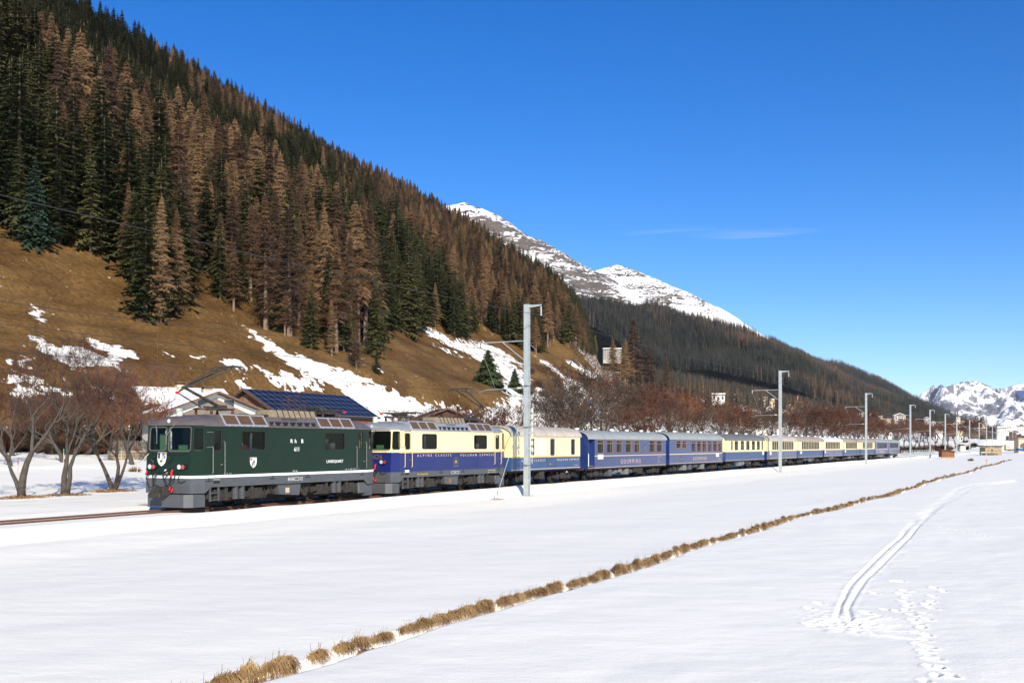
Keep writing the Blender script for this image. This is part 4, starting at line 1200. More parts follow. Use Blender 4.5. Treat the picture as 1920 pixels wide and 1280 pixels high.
def badge_shield(parent, P, cx_, cz_, w, h, name, kind):
    """shield with its fields, flat metal plate; P maps (s, z, inward)"""
    def outline(k):
        pts = []
        for (a, b) in ((-.5, .5), (.5, .5), (.5, 0.05), (.42, -.2), (.25, -.38), (0, -.5), (-.25, -.38), (-.42, -.2), (-.5, .05)):
            pts.append((cx_ + a * w * k, cz_ + b * h * k))
        return pts
    mb = MB()
    o_ = outline(1.0); n = len(o_)
    mb.add([P(*p, -0.012) for p in o_] + [P(*p, -0.002) for p in o_], [tuple(range(n))[::-1]] + [(k, (k + 1) % n, n + (k + 1) % n, n + k) for k in range(n)], 0)
    i_ = outline(0.88)
    mb.add([P(*p, -0.015) for p in i_], [tuple(range(n))[::-1]], 1)
    def patch(pts, mi, d=-0.018):
        mb.add([P(cx_ + a * w, cz_ + b * h, d) for a, b in pts], [tuple(range(len(pts)))], mi)
    if kind == 'front':
        patch([(-.44, .05), (-.2, .05), (-.2, .44), (-.44, .44)], 2)
        patch([(.04, .05), (.24, .05), (.24, .25), (.04, .25)], 3); patch([(.24, .05), (.44, .05), (.44, .25), (.24, .25)], 4)
        patch([(.04, .25), (.24, .25), (.24, .44), (.04, .44)], 4); patch([(.24, .25), (.44, .25), (.44, .44), (.24, .44)], 3)
        ib = [[(-.22, -.12), (.02, -.02), (.12, .02), (.04, -.10), (.0, -.2), (-.1, -.2)], [(.02, -.02), (.2, -.0), (.14, .03), (.05, .04)], [(-.2, -.14), (-.24, -.28), (-.17, -.26), (-.12, -.18)], [(-.02, -.18), (.04, -.32), (.1, -.3), (.04, -.16)], [(.05, -.1), (.22, -.12), (.2, -.16), (.04, -.16)], [(.1, .02), (-.02, .1), (-.08, .07), (.04, .05)]]
    else:
        ib = [[(-.2, -.2), (.1, .05), (.15, .2), (.0, .2), (-.12, .0), (-.28, -.1)], [(.02, .12), (.2, .26), (.28, .2), (.18, .12)], [(.1, .2), (-.1, .38), (-.24, .3), (-.06, .3)], [(-.2, -.1), (-.26, -.34), (-.16, -.36), (-.08, -.14)], [(.05, .02), (.2, -.1), (.28, -.02), (.12, .1)], [(-.06, -.1), (.1, -.3), (.2, -.28), (.06, -.04)]]
        patch([(-.44, .22), (-.2, .22), (-.28, .44), (-.44, .44)], 5)
    for p in ib: patch(p, 2, -0.021)
    return mb.build(name, [M_ALU if kind != 'front' else M_WHITE, M_WHITE, M_DARK, M_YEL, M_SKY, M_RED], parent)

def wheel_mb(r=0.5, w=0.11):
    mb = MB(); n = 20
    def ring(rr, y): return [(rr * math.cos(6.2832 * k / n), y, rr * math.sin(6.2832 * k / n)) for k in range(n)]
    secs = [ring(r * .16, -w * .8), ring(r * .7, -w * .3), ring(r * .82, -w * .55), ring(r, -w * .5), ring(r, w * .4), ring(r * 1.06, w * .45), ring(r * 1.06, w * .75), ring(r * .2, w * .7)]
    for a, b in zip(secs[:-1], secs[1:]):
        v = a + b
        mb.add(v, [(k, (k + 1) % n, n + (k + 1) % n, n + k) for k in range(n)])
    mb.add(secs[0], [tuple(range(n))])
    return mb
ME_WHEEL = {0.53: wheel_mb(0.53).mesh('wheel', [M_UNDER]), 0.38: wheel_mb(0.38).mesh('wheel', [M_UNDER])}
def spring_mesh(h, r):
    mb = MB(); m = 7; pts = []
    v = []; n = 10
    prof = []
    for k in range(m * 2 + 1):
        prof.append((r * (1.0 if k % 2 == 0 else 0.82), h * k / (m * 2)))
    for (rr, z) in prof:
        v += [(rr * math.cos(6.2832 * q / n), rr * math.sin(6.2832 * q / n), z) for q in range(n)]
    f = []
    for k in range(len(prof) - 1):
        f += [(k * n + q, k * n + (q + 1) % n, (k + 1) * n + (q + 1) % n, (k + 1) * n + q) for q in range(n)]
    f += [tuple(range(n - 1, -1, -1)), tuple(range((len(prof) - 1) * n, len(prof) * n))]
    mb.add(v, f)
    return mb.mesh('spring', [M_GREYL])
ME_SPRING = spring_mesh(0.52, 0.145)

def pantograph(root, x, z, raised, flip=1):
    """single-arm pantograph standing on the roof at x; its knee points to -x for flip = 1"""
    X = lambda d: x + flip * d
    b = MB()
    for yy in (-.42, .42): b.box(min(X(-.7), X(.7)), max(X(-.7), X(.7)), yy - .03, yy + .03, z + .22, z + .28)
    for dx in (-.7, 0, .65): b.box(X(dx) - .03, X(dx) + .03, -.45, .45, z + .20, z + .26)
    for k in range(5): b.tube((X(-.5 + .25 * k), -.2, z + .28), (X(-.5 + .25 * k) + .1, .2, z + .34), .035, n=6)
    b.box(min(X(.1), X(.6)), max(X(.1), X(.6)), -.12, .12, z + .26, z + .42)
    p = b.build('pantograph', M_PANT, root)
    for dx in (-.6, .6):
        for yy in (-.42, .42):
            i = MB(); pr = [(.07, 0), (.04, .03), (.075, .06), (.045, .09), (.075, .12), (.04, .16), (.05, .21)]
            for (r0, z0), (r1, z1) in zip(pr[:-1], pr[1:]): i.tube((X(dx), yy, z + z0), (X(dx), yy, z + z1), r0, r1, 8, caps=False)
            i.build('insulator', M_INS, p)
    if raised:
        kx, kz = X(-1.65), z + 1.25 - 0.2; hx, hz = X(.75), z + 2.02
        l = MB(); l.tube((X(.35), 0, z + .32), (kx + flip * .0, 0, kz), .075, .06, 8); l.build('lower_arm', M_PANT, p)
        u = MB()
        u.tube((kx, -.12, kz), (hx, -.30, hz - .12), .042, .032, 6); u.tube((kx, .12, kz), (hx, .30, hz - .12), .042, .032, 6)
        u.path([(kx - flip * .35, 0, kz - .22), (kx + flip * .2, 0, kz + .14), (kx + flip * 1.4, 0, kz + .72), (hx, 0, hz - .10)], [.03, .034, .03, .024], 5)
        u.tube((kx - flip * .35, 0, kz - .22), (kx + flip * .15, 0, kz + .05), .04, n=6)
        u.build('upper_arm', M_PANT, p)
        q = MB(); q.tube((kx - flip * .35, 0, kz - .22), (X(-.75), 0, z + .30), .03, n=5); q.build('control_rod', M_PANT, p)
        q = MB(); q.tube((kx - flip * .42, 0, kz - .22), (kx - flip * .30, 0, kz - .22), .06, n=8); q.build('red_marker', M_RED, p)
    else:
        hx, hz = X(1.0), z + .50; kx, kz = X(-1.3), z + .42
        l = MB(); l.tube((X(.35), 0, z + .34), (kx, 0, kz), .055, .045, 8); l.build('lower_arm', M_PANT, p)
        u = MB(); u.tube((kx, -.14, kz), (hx, -.30, hz - .06), .026, n=6); u.tube((kx, .14, kz), (hx, .30, hz - .06), .026, n=6)
        u.path([(kx - flip * .3, 0, kz - .06), (kx - flip * .05, 0, kz + .12), (kx + flip * .9, 0, kz + .13)], .02, 5); u.build('upper_arm', M_PANT, p)
        q = MB(); q.tube((kx - flip * .36, 0, kz - .06), (kx - flip * .24, 0, kz - .06), .06, n=8); q.build('red_marker', M_RED, p)
    s = MB()
    for dx in (-.14, .14): s.path([(hx + dx, -.85, hz - .16), (hx + dx, -.72, hz - .04), (hx + dx, -.5, hz), (hx + dx, .5, hz), (hx + dx, .72, hz - .04), (hx + dx, .85, hz - .16)], .032, 6)
    for yy in (-.3, .3): s.tube((hx - .16, yy, hz - .06), (hx + .16, yy, hz - .06), .018, n=5)
    s.build('contact_strip', M_PANT, p)
    return p

def hose(pts, r=0.022): 
    mb = MB(); mb.path(pts, r, 6); return mb

def loco(x_along, label, upper, lower, roofm, div, stripe, crest_txt, green):
    X, Y = W(x_along, 0)
    root = thing('locomotive', label, 'locomotive', (X, Y, 0), ROTZ)
    w, we, L = 1.325, 1.18, 10.7
    F0, F1 = -0.6, L + 0.6
    zb, zt = (1.32, 3.26) if green else (1.15, 3.26)
    lean = 0.13
    plan = [(F0, -we), (0, -w), (L, -w), (F1, -we), (F1, we), (L, w), (0, w), (F0, we)]
    def topof(p):
        if p[0] < 0: return (p[0] + lean, p[1])
        if p[0] > L: return (p[0] - lean, p[1])
        return p
    wh = {0: [(.07, .57, 2.29, 3.17)],                                            # near front corner
          1: [(.50, .90, 2.30, 3.08), (2.07, 3.45, 2.31, 3.06), (7.43, 8.85, 2.30, 3.04), (9.93, 10.3, 2.28, 3.07)],
          2: [(.05, .55, 2.29, 3.17)], 3: [(.10, 1.14, 2.29, 3.18), (1.22, 2.26, 2.29, 3.18)], 4: [(.07, .57, 2.29, 3.17)],
          5: [(.4, .8, 2.30, 3.08), (1.85, 3.27, 2.30, 3.04), (7.25, 8.63, 2.31, 3.06), (9.8, 10.2, 2.30, 3.08)],
          6: [(.05, .55, 2.29, 3.17)], 7: [(.13, 1.02, 2.30, 3.18), (1.16, 2.30, 2.27, 3.18)]}
    Pf = {}
    up = MB(); lo = MB()
    for k in range(8):
        a, b = plan[k], plan[(k + 1) % 8]
        ta, tb = topof(a), topof(b)
        dv = 2.13
        mid = lambda p, q, z: tuple(np.array(p) + (np.array(q) - np.array(p)) * (z - zb) / (zt - zb))
        if green:
            Pf[k] = facet(up, a, b, tb, ta, zb, zt, wh[k])
        else:
            ma, mb_ = mid(a, ta, dv), mid(b, tb, dv)
            facet(lo, a, b, mb_, ma, zb, dv)
            Pf[k] = facet(up, ma, mb_, tb, ta, dv, zt, wh[k])
    body = up.build('body', upper, root)
    if not green:
        lo.build('lower_body', lower, root)
    # windows
    for k in range(8):
        for h in wh[k]:
            door = k in (1, 5) and h[1] - h[0] < .6
            window(Pf[k], *h, root, r=0.10 if not door else 0.07, fw=0.03 if green else 0.025, mf=M_DARK if not (k in (3, 7) and green) else mat('window_rubber', (0.10, 0.09, 0.07), .6), mg=M_GLS if k in (1, 5) else M_GLD)
    # grey skirt: each side a polygon that hangs lower at the ends
    sk = MB(); t0 = 1.22 if green else zb
    yy = w
    poly = [(0, t0), (0, .64), (.08, .66), (.35, .86), (L - .35, .86), (L - .08, .66), (L, .64), (L, t0)]
    sk.prism(poly, 'y', -yy, -yy + .05); sk.prism(poly, 'y', yy - .05, yy)
    for (a, b) in ((plan[7], plan[0]), (plan[0], plan[1]), (plan[2], plan[3]), (plan[3], plan[4]), (plan[4], plan[5]), (plan[6], plan[7])):
        facet(sk, a, b, b, a, .64, t0)
    sk.build('skirt', M_GREYL, root)
    if green:
        st = MB()
        for k in range(8):
            a, b = plan[k], plan[(k + 1) % 8]
            facet(st, a, b, b, a, 1.22, 1.32)
        st.v = [(p[0] + (0.006 if p[0] > L / 2 else -0.006), p[1] * 1.005, p[2]) for p in st.v]
        st.build('white_stripe', M_WHITE, root)
    else:
        st = MB()
        for (y0, y1) in ((-w - .006, -w), (w, w + .006)): st.box(0, L, y0, y1, 2.10, 2.15)
        st.build('gold_stripe', mat('gold_stripe', (0.75, 0.45, 0.10), .4), root)
    # doors, rails, steps
    for (dx0, dx1) in ((.47, .98), (9.80, 10.42)):
        for yy in (-w, w):
            s_ = -1 if yy < 0 else 1
            d = MB()
            for (a0, a1, b0, b1) in ((dx0 - .02, dx0, 1.36, 3.22), (dx1, dx1 + .02, 1.36, 3.22), (dx0, dx1, 1.34, 1.36), (dx0, dx1, 3.20, 3.22)):
                d.box(a0, a1, min(yy, yy + s_ * .008), max(yy, yy + s_ * .008), b0, b1)
            dd = d.build('door', M_DARK, root)
            h = MB(); h.box(dx1 - .12, dx1 - .03, min(yy + s_ * .01, yy + s_ * .04), max(yy + s_ * .01, yy + s_ * .04), 1.72, 1.75); h.build('handle', M_STEEL, dd)
            for rx_ in (dx0 - .07, dx1 + .07):
                hr = MB(); ry = yy + s_ * .06
                hr.path([(rx_, yy, 1.38), (rx_, ry, 1.42), (rx_, ry, 2.60 if rx_ > dx0 else 2.4), (rx_, yy, 2.66 if rx_ > dx0 else 2.44)], .016, 6)
                hr.build('handrail', M_STEEL if green else M_GOLDL, root)
    ld = MB()
    for q in (.35, .80): ld.box(q - .025, q + .025, -w + .02, -w + .09, .30, .86)
    for q in (.34, .60): ld.box(.35, .80, -w - .0, -w + .14, q, q + .03)
    ld.build('step_ladder', M_GREYL, root)
    ld = MB(); ld.box(.48, .82, -w - .02, -w, 1.12, 1.24); ld.build('step_plate', M_WHITE if not green else M_STEEL, root)
    ld = MB(); ld.box(.48, .82, -w - .012, -w - .0, 1.00, 1.10); ld.build('step_recess', M_DARK, root)
    for yy in (-.14, -.30):
        pass
    for zz in (2.42, 3.0):
        g_ = MB(); g_.path([(.12, -w, zz), (.12, -w - .05, zz), (.42, -w - .05, zz), (.42, -w, zz)], .014, 5); g_.build('grab_rail', M_STEEL if green else M_GOLDL, root)
    # plough
    pl = MB()
    for s_, x0 in ((1, -.72), (-1, F1 + .12)):
        xi = .15 if s_ > 0 else L - .15
        pts = [(x0, -.95), (min(x0 + s_ * .25, 99), -1.20), (xi, -1.20), (xi, 1.20), (x0 + s_ * .25, 1.20), (x0, .95)]
        pl.prism(pts if s_ > 0 else pts[::-1], 'z', .10, .60)
        pl.build('snow_plough', M_GREYL, root); pl = MB()
    # roof
    secs = []
    def sec(x, hw, h, z0=3.26, p=2.5):
        pts = []
        for k in range(17):
            a = -1 + 2 * k / 16; y_ = math.copysign(abs(a) ** 0.75, a)
            pts.append((x, y_ * hw, z0 + h * (1 - abs(y_) ** p) ** (1 / 2.2)))
        return pts
    prof = [(F0 + .08, 1.08, .02), (F0 + .12, 1.14, .14), (F0 + .22, 1.19, .24), (F0 + .38, 1.25, .32), (F0 + .6, 1.32, .38), (.5, w + .015, .42), (1.2, w + .015, .43)]
    prof2 = [(L - x, a, b) for x, a, b in prof[::-1]]
    prof2 = [(L + .0 - (x - 0), a, b) for x, a, b in prof[::-1]]
    rf = MB(); rf.loft([sec(*q) for q in prof] + [sec(*q) for q in prof2]); rf.build('roof', roofm, root, smooth='auto')
    gt = MB()
    for yy in (-w - .03, w + .0): gt.box(.0, L, yy, yy + .03, 3.235, 3.275)
    gt.build('gutter', roofm, root)
    # raised roof shoulders: framed panes either side, louvres between
    for s_ in (-1, 1):
        def PR(x, t, off=0.0):     # t 0..1 up the slope
            y_ = s_ * (w + .02 - .30 * t); z_ = 3.28 + .43 * t
            return (x, y_ + s_ * off * .82, z_ + off * .57)
        for (x0, x1) in ((1.15, 3.60), (7.08, 9.58)):
            b = MB(); b.loft([[PR(x0 - .0, 0), (x0 - .12 * 0, s_ * 1.0, 3.71), (x0, s_ * .2, 3.74), (x0, s_ * .2, 3.3)], [PR(x1, 0), (x1, s_ * 1.0, 3.71), (x1, s_ * .2, 3.74), (x1, s_ * .2, 3.3)]])
            sh = b.build('roof_shoulder', roofm, root)
            fr = MB(); n3 = 3
            xs_ = [x0 + (x1 - x0) * k / n3 for k in range(n3 + 1)]
            def bar(xa, ta, xb, tb, mbx, wd=.035):
                a = Vector(PR(xa, ta, .03)); b_ = Vector(PR(xb, tb, .03)); d = (b_ - a).normalized(); nrm = Vector((0, s_ * .82, .57)); q = d.cross(nrm) * wd
                mbx.add([a - q, a + q, b_ + q, b_ - q, a - q - nrm * .03, a + q - nrm * .03, b_ + q - nrm * .03, b_ - q - nrm * .03], [(0, 1, 2, 3), (0, 4, 5, 1), (2, 6, 7, 3), (1, 5, 6, 2), (3, 7, 4, 0)])
            for k in range(n3 + 1): bar(xs_[k], .0, xs_[k] - (.0), 1.0, fr)
            bar(x0 - .03, .02, x1 + .03, .02, fr, .03); bar(x0 - .03, .98, x1 + .03, .98, fr, .03)
            for k in range(7): 
                xx_ = x0 + (x1 - x0) * (k + .5) / 7
                fr.box(xx_ - .025, xx_ + .025, min(s_ * (w + .01), s_ * (w + .05)), max(s_ * (w + .01), s_ * (w + .05)), 3.25, 3.30)
            fo = fr.build('shade_frame', M_ALU, root)
            for k in range(n3):
                g_ = MB(); a, b_ = xs_[k] + .05, xs_[k + 1] - .05
                g_.add([PR(a, .08, .012), PR(b_, .08, .012), PR(b_, .92, .012), PR(a, .92, .012)], [(0, 1, 2, 3)])
                g_.build('shade_pane', M_BRWN, fo)
        x0, x1 = 3.72, 6.96
        b = MB(); b.loft([[PR(x0, 0), PR(x0, .9), (x0, s_ * .2, 3.70), (x0, s_ * .2, 3.3)], [PR(x1, 0), PR(x1, .9), (x1, s_ * .2, 3.70), (x1, s_ * .2, 3.3)]])
        b.build('louvre_panel', roofm, root)
        dk = MB(); dk.add([PR(x0 + .1, .06, .004), PR(x1 - .1, .06, .004), PR(x1 - .1, .46, .004), PR(x0 + .1, .46, .004)], [(0, 1, 2, 3)]); dk.build('louvre_recess', M_DARK, root)
        nl = 6
        for k in range(nl + 1):
            xa = x0 + .12 + (x1 - x0 - .24) * k / (nl + .35)
            fn = MB(); wd = .30
            a, b_, c_ = PR(xa, .03, .02), PR(min(xa + wd, x1 - .05), .03, .02), PR(min(xa + wd, x1 - .05), .46, .02)
            a2, b2, c2 = PR(xa, .03, .006), PR(min(xa + wd, x1 - .05), .03, .006), PR(min(xa + wd, x1 - .05), .46, .006)
            fn.add([a, b_, c_, a2, b2, c2], [(0, 1, 2), (0, 3, 4, 1), (1, 4, 5, 2), (2, 5, 3, 0)]); fn.build('louvre', roofm, root)
        br = MB(); br.tube(PR(4.7, .72, .03), PR(5.7, .72, .03), .012, n=5); br.build('lifting_bar', M_DARK, root)
    # tan resistor hood on top with ribs
    for k in range(8):
        xa = 4.85 + k * .37
        hb = MB(); hb.prism([(-.55, 3.70), (-.40, 4.02), (.40, 4.02), (.55, 3.70)], 'x', xa, xa + .33); hb.build('resistor_hood', M_HATCH, root)
        rb = MB(); rb.prism([(-.57, 3.70), (-.42, 4.05), (.42, 4.05), (.57, 3.70)], 'x', xa + .335, xa + .365); rb.build('hood_rib', M_UNDER, root)
    eq = MB()
    eq.box(2.9, 4.6, -.5, .5, 3.70, 3.80); eq.tube((8.0, -.3, 3.70), (8.0, -.3, 4.10), .09, .06, 8); eq.tube((8.35, -.25, 3.98), (9.1, -.25, 3.98), .10, n=8); eq.tube((8.3, .2, 3.9), (9.4, .2, 3.9), .06, n=6)
    for k in range(4): eq.tube((8.9 + .15 * k, -.25, 3.98), (8.94 + .15 * k, -.25, 3.98), .16, n=10)
    eq.path([(7.9, 0, 3.72), (8.1, 0, 4.12), (8.6, 0, 4.15), (9.4, .1, 4.1)], .02, 5)
    eq.build('roof_switchgear', M_UNDER, root)
    hn = MB(); hn.tube((.55, .55, 3.55), (.55, .55, 3.95), .13, n=12); hn.build('horn_cover', mat('pale_grey_green', (0.5, 0.52, 0.42), .5), root)
    pantograph(root, 1.9, 3.72, green, 1)
    pantograph(root, 9.0, 3.72, not green, -1 if green else -1)
    # lamps
    for fx, s_ in ((F0, -1), (F1, 1)):
        for yy in (-.78, .78):
            lh = MB(); lh.path([(fx + s_ * .0, yy, 1.66), (fx + s_ * .09, yy, 1.66)], .11, 12); lh.v = [(p[0], yy + (p[1] - yy) * 2.1, p[2]) for p in lh.v]
            hh = lh.build('headlight', M_DARK, root)
            a = MB(); a.tube((fx + s_ * .08, yy + .09, 1.66), (fx + s_ * .10, yy + .09, 1.66), .095, n=12); a.build('lens', M_LAMP, hh)
            a = MB(); a.tube((fx + s_ * .08, yy - .11, 1.66), (fx + s_ * .10, yy - .11, 1.66), .085, n=12); a.build('rear_lens', M_LAMPR, hh)
        t_ = MB(); xx_ = fx - s_ * .17; t_.tube((xx_ + s_ * .1, .0, 3.43), (xx_ - s_ * .04, .0, 3.43), .11, n=12); tt = t_.build('top_headlight', roofm, root)
        a = MB(); a.tube((xx_ + s_ * .105, .0, 3.43), (xx_ + s_ * .12, .0, 3.43), .08, n=12); a.build('lens', M_LAMP, tt)
    # front fittings
    fr = MB(); fr.path([(F0, 1.05, 2.20), (F0 - .07, 1.05, 2.2), (F0 - .07, -.95, 2.2), (F0, -.95, 2.2)], .014, 5); fr.build('front_rail', M_DARK, root)
    for (ya, za, yb, zb_) in ((-.30, 3.30, .05, 2.85), (.70, 3.30, .55, 2.9)):
        wp = MB(); wp.tube((F0 + .06, ya, za), (F0 - .03, yb, zb_), .012, n=5); wp.tube((F0 - .03, yb, zb_ + .25), (F0 - .03, yb, zb_ - .35), .012, n=5); wp.build('wiper', M_STEEL, root)
    cp = MB(); cp.bbox(F0 - .45, F0, -.22, .22, .55, .90); cp.tube((F0 - .65, .0, .76), (F0 - .3, 0, .76), .20, .12, 14); cp.bbox(F0 - .70, F0 - .60, -.30, .30, .48, .70, .03)
    cp.build('coupler', M_UNDER, root)
    for (pts, nm) in (([(F0, .9, 1.5), (F0 - .22, .92, 1.2), (F0 - .25, .7, .85), (F0 - .1, .5, .95)], 1), ([(F0, .75, 1.55), (F0 - .2, .6, 1.3), (F0 - .28, .5, 1.0), (F0 - .1, .35, .9)], 1), ([(F0, .5, 1.5), (F0 - .25, .45, 1.2), (F0 - .2, .6, .9)], 1),
                     ([(F0, -.15, 1.55), (F0 - .2, -.05, 1.2), (F0 - .26, -.15, .85), (F0 - .1, -.3, .8)], 1), ([(F0, -.35, 1.5), (F0 - .22, -.3, 1.15), (F0 - .24, -.45, .85)], 1), ([(F0, -.45, 1.45), (F0 - .18, -.5, 1.2), (F0 - .2, -.2, .95), (F0 - .2, .0, .72)], 1), ([(F0, -.62, 1.35), (F0 - .14, -.68, 1.15), (F0 - .05, -.75, 1.05), (F0, -.95, 1.12)], 1),
                     ([(F0, -.05, 1.6), (F0 - .16, .1, 1.3), (F0 - .16, -.1, 1.0)], 1)):
        hose(pts).build('hose', M_DARK, root)
    hose([(F0, 1.0, 2.18), (F0 - .12, 1.12, 1.98), (F0 - .25, 1.35, 1.60), (F0 - .28, 1.40, 1.25), (F0 - .15, 1.25, 1.10), (F0, 1.12, 1.1)], .016).build('cable', mat('pale_cable', (0.45, 0.45, 0.42), .6), root)
    for (y_, z_) in ((.98, 1.48), (-.38, 1.55), (-.36, 1.42), (.45, .80), (-.38, .82), (-.28, .9)):
        r_ = MB(); r_.tube((F0 - .12, y_, z_), (F0 - .18, y_ + .02, z_ - .14), .035, n=7); r_.build('red_cock', M_RED, root)
    for (y_, z_) in ((.62, .86), (-.26, .86), (.1, 1.35), (-.02, 1.56), (.55, 1.35), (-.25, 1.3), (-.1, 1.45)):
        r_ = MB(); r_.tube((F0 - .10, y_, z_), (F0 - .16, y_ + .03, z_ - .06), .03, n=7); r_.build('hose_joint', M_STEEL, root)
    pf = Pf[7] if green else None
    # front crest: facet 7 runs from (F0, +we) to (F0, -we): s = we - y
    if green:
        badge_shield(root, lambda s, z, i=0: (F0 - .02 + i + .06 * 0 + (z - zb) / (zt - zb) * lean, we - s, z), we - .33, 1.95, .46, .54, 'front_crest', 'front')
        for y_ in (.72, -.05):
            nb = MB(); nb.path([(F0, y_, 2.05), (F0 - .05, y_ + .12 * (1 if y_ > 0 else -1), 1.95), (F0 - .02, y_ + .02, 1.80)], .03, 5); nb.build('lamp_bracket', M_DARK, root)
        badge_shield(root, lambda s, z, i=0: (s, -w + i, z), 2.73, 1.78, .40, .44, 'side_crest', 'side')
        side_text('Rh B', 5.04, 5.88, 2.59, .17, M_WHITE, root, bold=.001)
        side_text('611', 5.28, 5.60, 2.23, .19, M_WHITE, root, bold=0)
        side_text('LANDQUART', 7.51, 8.72, 1.70, .135, M_WHITE, root, bold=0)
        side_text('lz iz', 5.22, 5.48, 1.36, .07, M_WHITE, root)
        side_text('16 4.20.0', 8.9, 9.5, 1.37, .045, M_WHITE, root); side_text('Rev 1', 9.6, 9.95, 1.37, .045, M_WHITE, root)
        side_text('Rh B  611', 1.08, 1.45, 1.35, .035, M_WHITE, root)
        for (a, b_) in ((4.9, 5.25), (5.32, 5.62), (5.72, 5.84)):
            q = MB()
            for (c0, c1, d0, d1) in ((a, b_, .98, .99), (a, b_, 1.10, 1.11), (a, a + .01, .99, 1.10), (b_ - .01, b_, .99, 1.10)): q.box(c0, c1, -w - .005, -w, d0, d1)
            q.build('data_frame', M_WHITE, root)
        side_text('80 km/h', 4.93, 5.22, 1.02, .05, M_WHITE, root)
    else:
        side_text('ALPINE CLASSIC', 1.6, 4.95, 1.90, .13, M_GOLDL, root); side_text('PULLMAN EXPRESS', 5.91, 9.65, 1.88, .13, M_GOLDL, root)
        me = text_mesh('626', .34, M_CROME, bold=.008); o_ = link(me, 'lettering', root, (F0 - .02, -.15, 1.80)); o_.rotation_euler = (rad(90), 0, rad(-90)); o_.scale = (1.1, 1, 1)
        for (a, b_) in ((1.6, 2.6),):
            side_text('Rh B  Rhaetische Bahn'.replace('Rhaetische', 'Rhatische'), a, b_, .97, .08, mat('orange_print', (0.6, 0.33, 0.05), .5), root)
        side_text('Ge 4/4 626', 9.0, 9.85, 1.02, .07, M_GOLDL, root); side_text('RhB  L 12.96 m', 9.0, 9.9, .92, .05, M_GOLDL, root)
        emblem(root, 5.43, 1.60, .75, .60)
        for (a, b_) in ((4.95, 5.3), (5.38, 5.75)):
            q = MB()
            for (c0, c1, d0, d1) in ((a, b_, .95, .96), (a, b_, 1.07, 1.08), (a, a + .01, .96, 1.07), (b_ - .01, b_, .96, 1.07)): q.box(c0, c1, -w - .005, -w, d0, d1)
            q.build('data_frame', M_WHITE, root)
    for xx_ in (.22, 3.9, 6.2, 10.2):
        q = MB(); q.path([(xx_ - .16, -w, t0 - .12), (xx_ - .16, -w - .03, t0 - .12), (xx_ + .16, -w - .03, t0 - .12), (xx_ + .16, -w, t0 - .12)], .01, 4); q.tube((xx_, -w - .02, t0 - .1), (xx_, -w - .02, t0 + .02), .012, n=4); q.build('jacking_hook', M_DARK, root)
    # cab and machine room inside
    it = MB()
    it.box(.0, L, -1.0, 1.0, 1.36, 1.40); it.box(1.35, 1.40, -1.2, 1.2, 1.4, 3.2); it.box(9.3, 9.35, -1.2, 1.2, 1.4, 3.2)
    it.build('floor_and_bulkheads', M_INT, root)
    for x0 in (-.35, 10.35):
        ds = MB(); ds.box(x0, x0 + .6, -1.05, 1.05, 1.5, 2.32); ds.box(x0 + .5, x0 + .6, -.2, .2, 2.32, 2.5); ds.build('driver_desk', M_INTG, root)
        sx = 1.0 if x0 < 0 else 9.6
        ds = MB(); ds.bbox(sx, sx + .4, -.75, -.3, 1.8, 1.95); ds.bbox(sx + .3, sx + .4, -.75, -.3, 1.95, 2.6); ds.build('driver_seat', mat('seat_black', (0.02, 0.02, 0.02), .8), root)
        g_ = MB(); g_.box(x0 + .3, x0 + .36, .5, 1.0, 2.3, 2.95); g_.build('cab_partition', M_INTG, root)
    mr_ = MB(); Rl = random.Random(4)
    for k in range(9):
        x0 = 1.7 + k * .8; mr_.box(x0, x0 + .6, -.5, .5, 1.4, 2.0 + Rl.random() * 1.0)
    for k in range(6): mr_.tube((2 + k * 1.2, -.7, 1.4), (2.1 + k * 1.2, -.7, 3.0), .05, n=6)
    mr_.build('machinery', mat('machine_grey', (0.5, 0.51, 0.47), .6, var=.5, vs=3), root)
    for (x0, hgt, mm) in ((2.2, .5, M_CREAMW), (2.45, .35, M_RED), (7.6, .35, M_CREAMW), (8.3, .5, M_GOLD)):
        q = MB(); q.bbox(x0, x0 + .35, -.95, -.75, 2.3, 2.3 + hgt * .6); q.build('switch_box', mm, root)
    # running gear
    for cxb in (2.05, 8.42):
        bg = MB()
        bg.box(cxb - 1.75, cxb + 1.75, -1.12, -1.02, .40, .62); bg.box(cxb - 1.75, cxb + 1.75, 1.02, 1.12, .40, .62)
        bg.box(cxb - .3, cxb + .3, -1.1, 1.1, .45, .75)
        for sx in (-1.18, 1.18): bg.bbox(cxb + sx - .2, cxb + sx + .2, -1.2, -1.0, .35, .75); bg.tube((cxb + sx, -1.22, .53), (cxb + sx, -1.1, .53), .15, n=10)
        for sx in (-.75, .75): bg.box(cxb + sx - .08, cxb + sx + .08, -1.22, -1.05, .3, .9)
        bg.tube((cxb - 1.6, -1.18, .34), (cxb - .5, -1.18, .34), .035, n=5); bg.tube((cxb + .5, -1.18, .34), (cxb + 1.6, -1.18, .34), .035, n=5)
        bo = bg.build('bogie', M_UNDER, root)
        for sx in (-1.18, 1.18):
            for yy in (-.55, .55):
                o_ = link(ME_WHEEL[.53], 'wheel', bo, (cxb + sx, yy, .53))
                if yy > 0: o_.rotation_euler = (0, 0, math.pi)
        for sx in (-.19, .19): link(ME_SPRING, 'spring', bo, (cxb + sx, -1.15, .34))
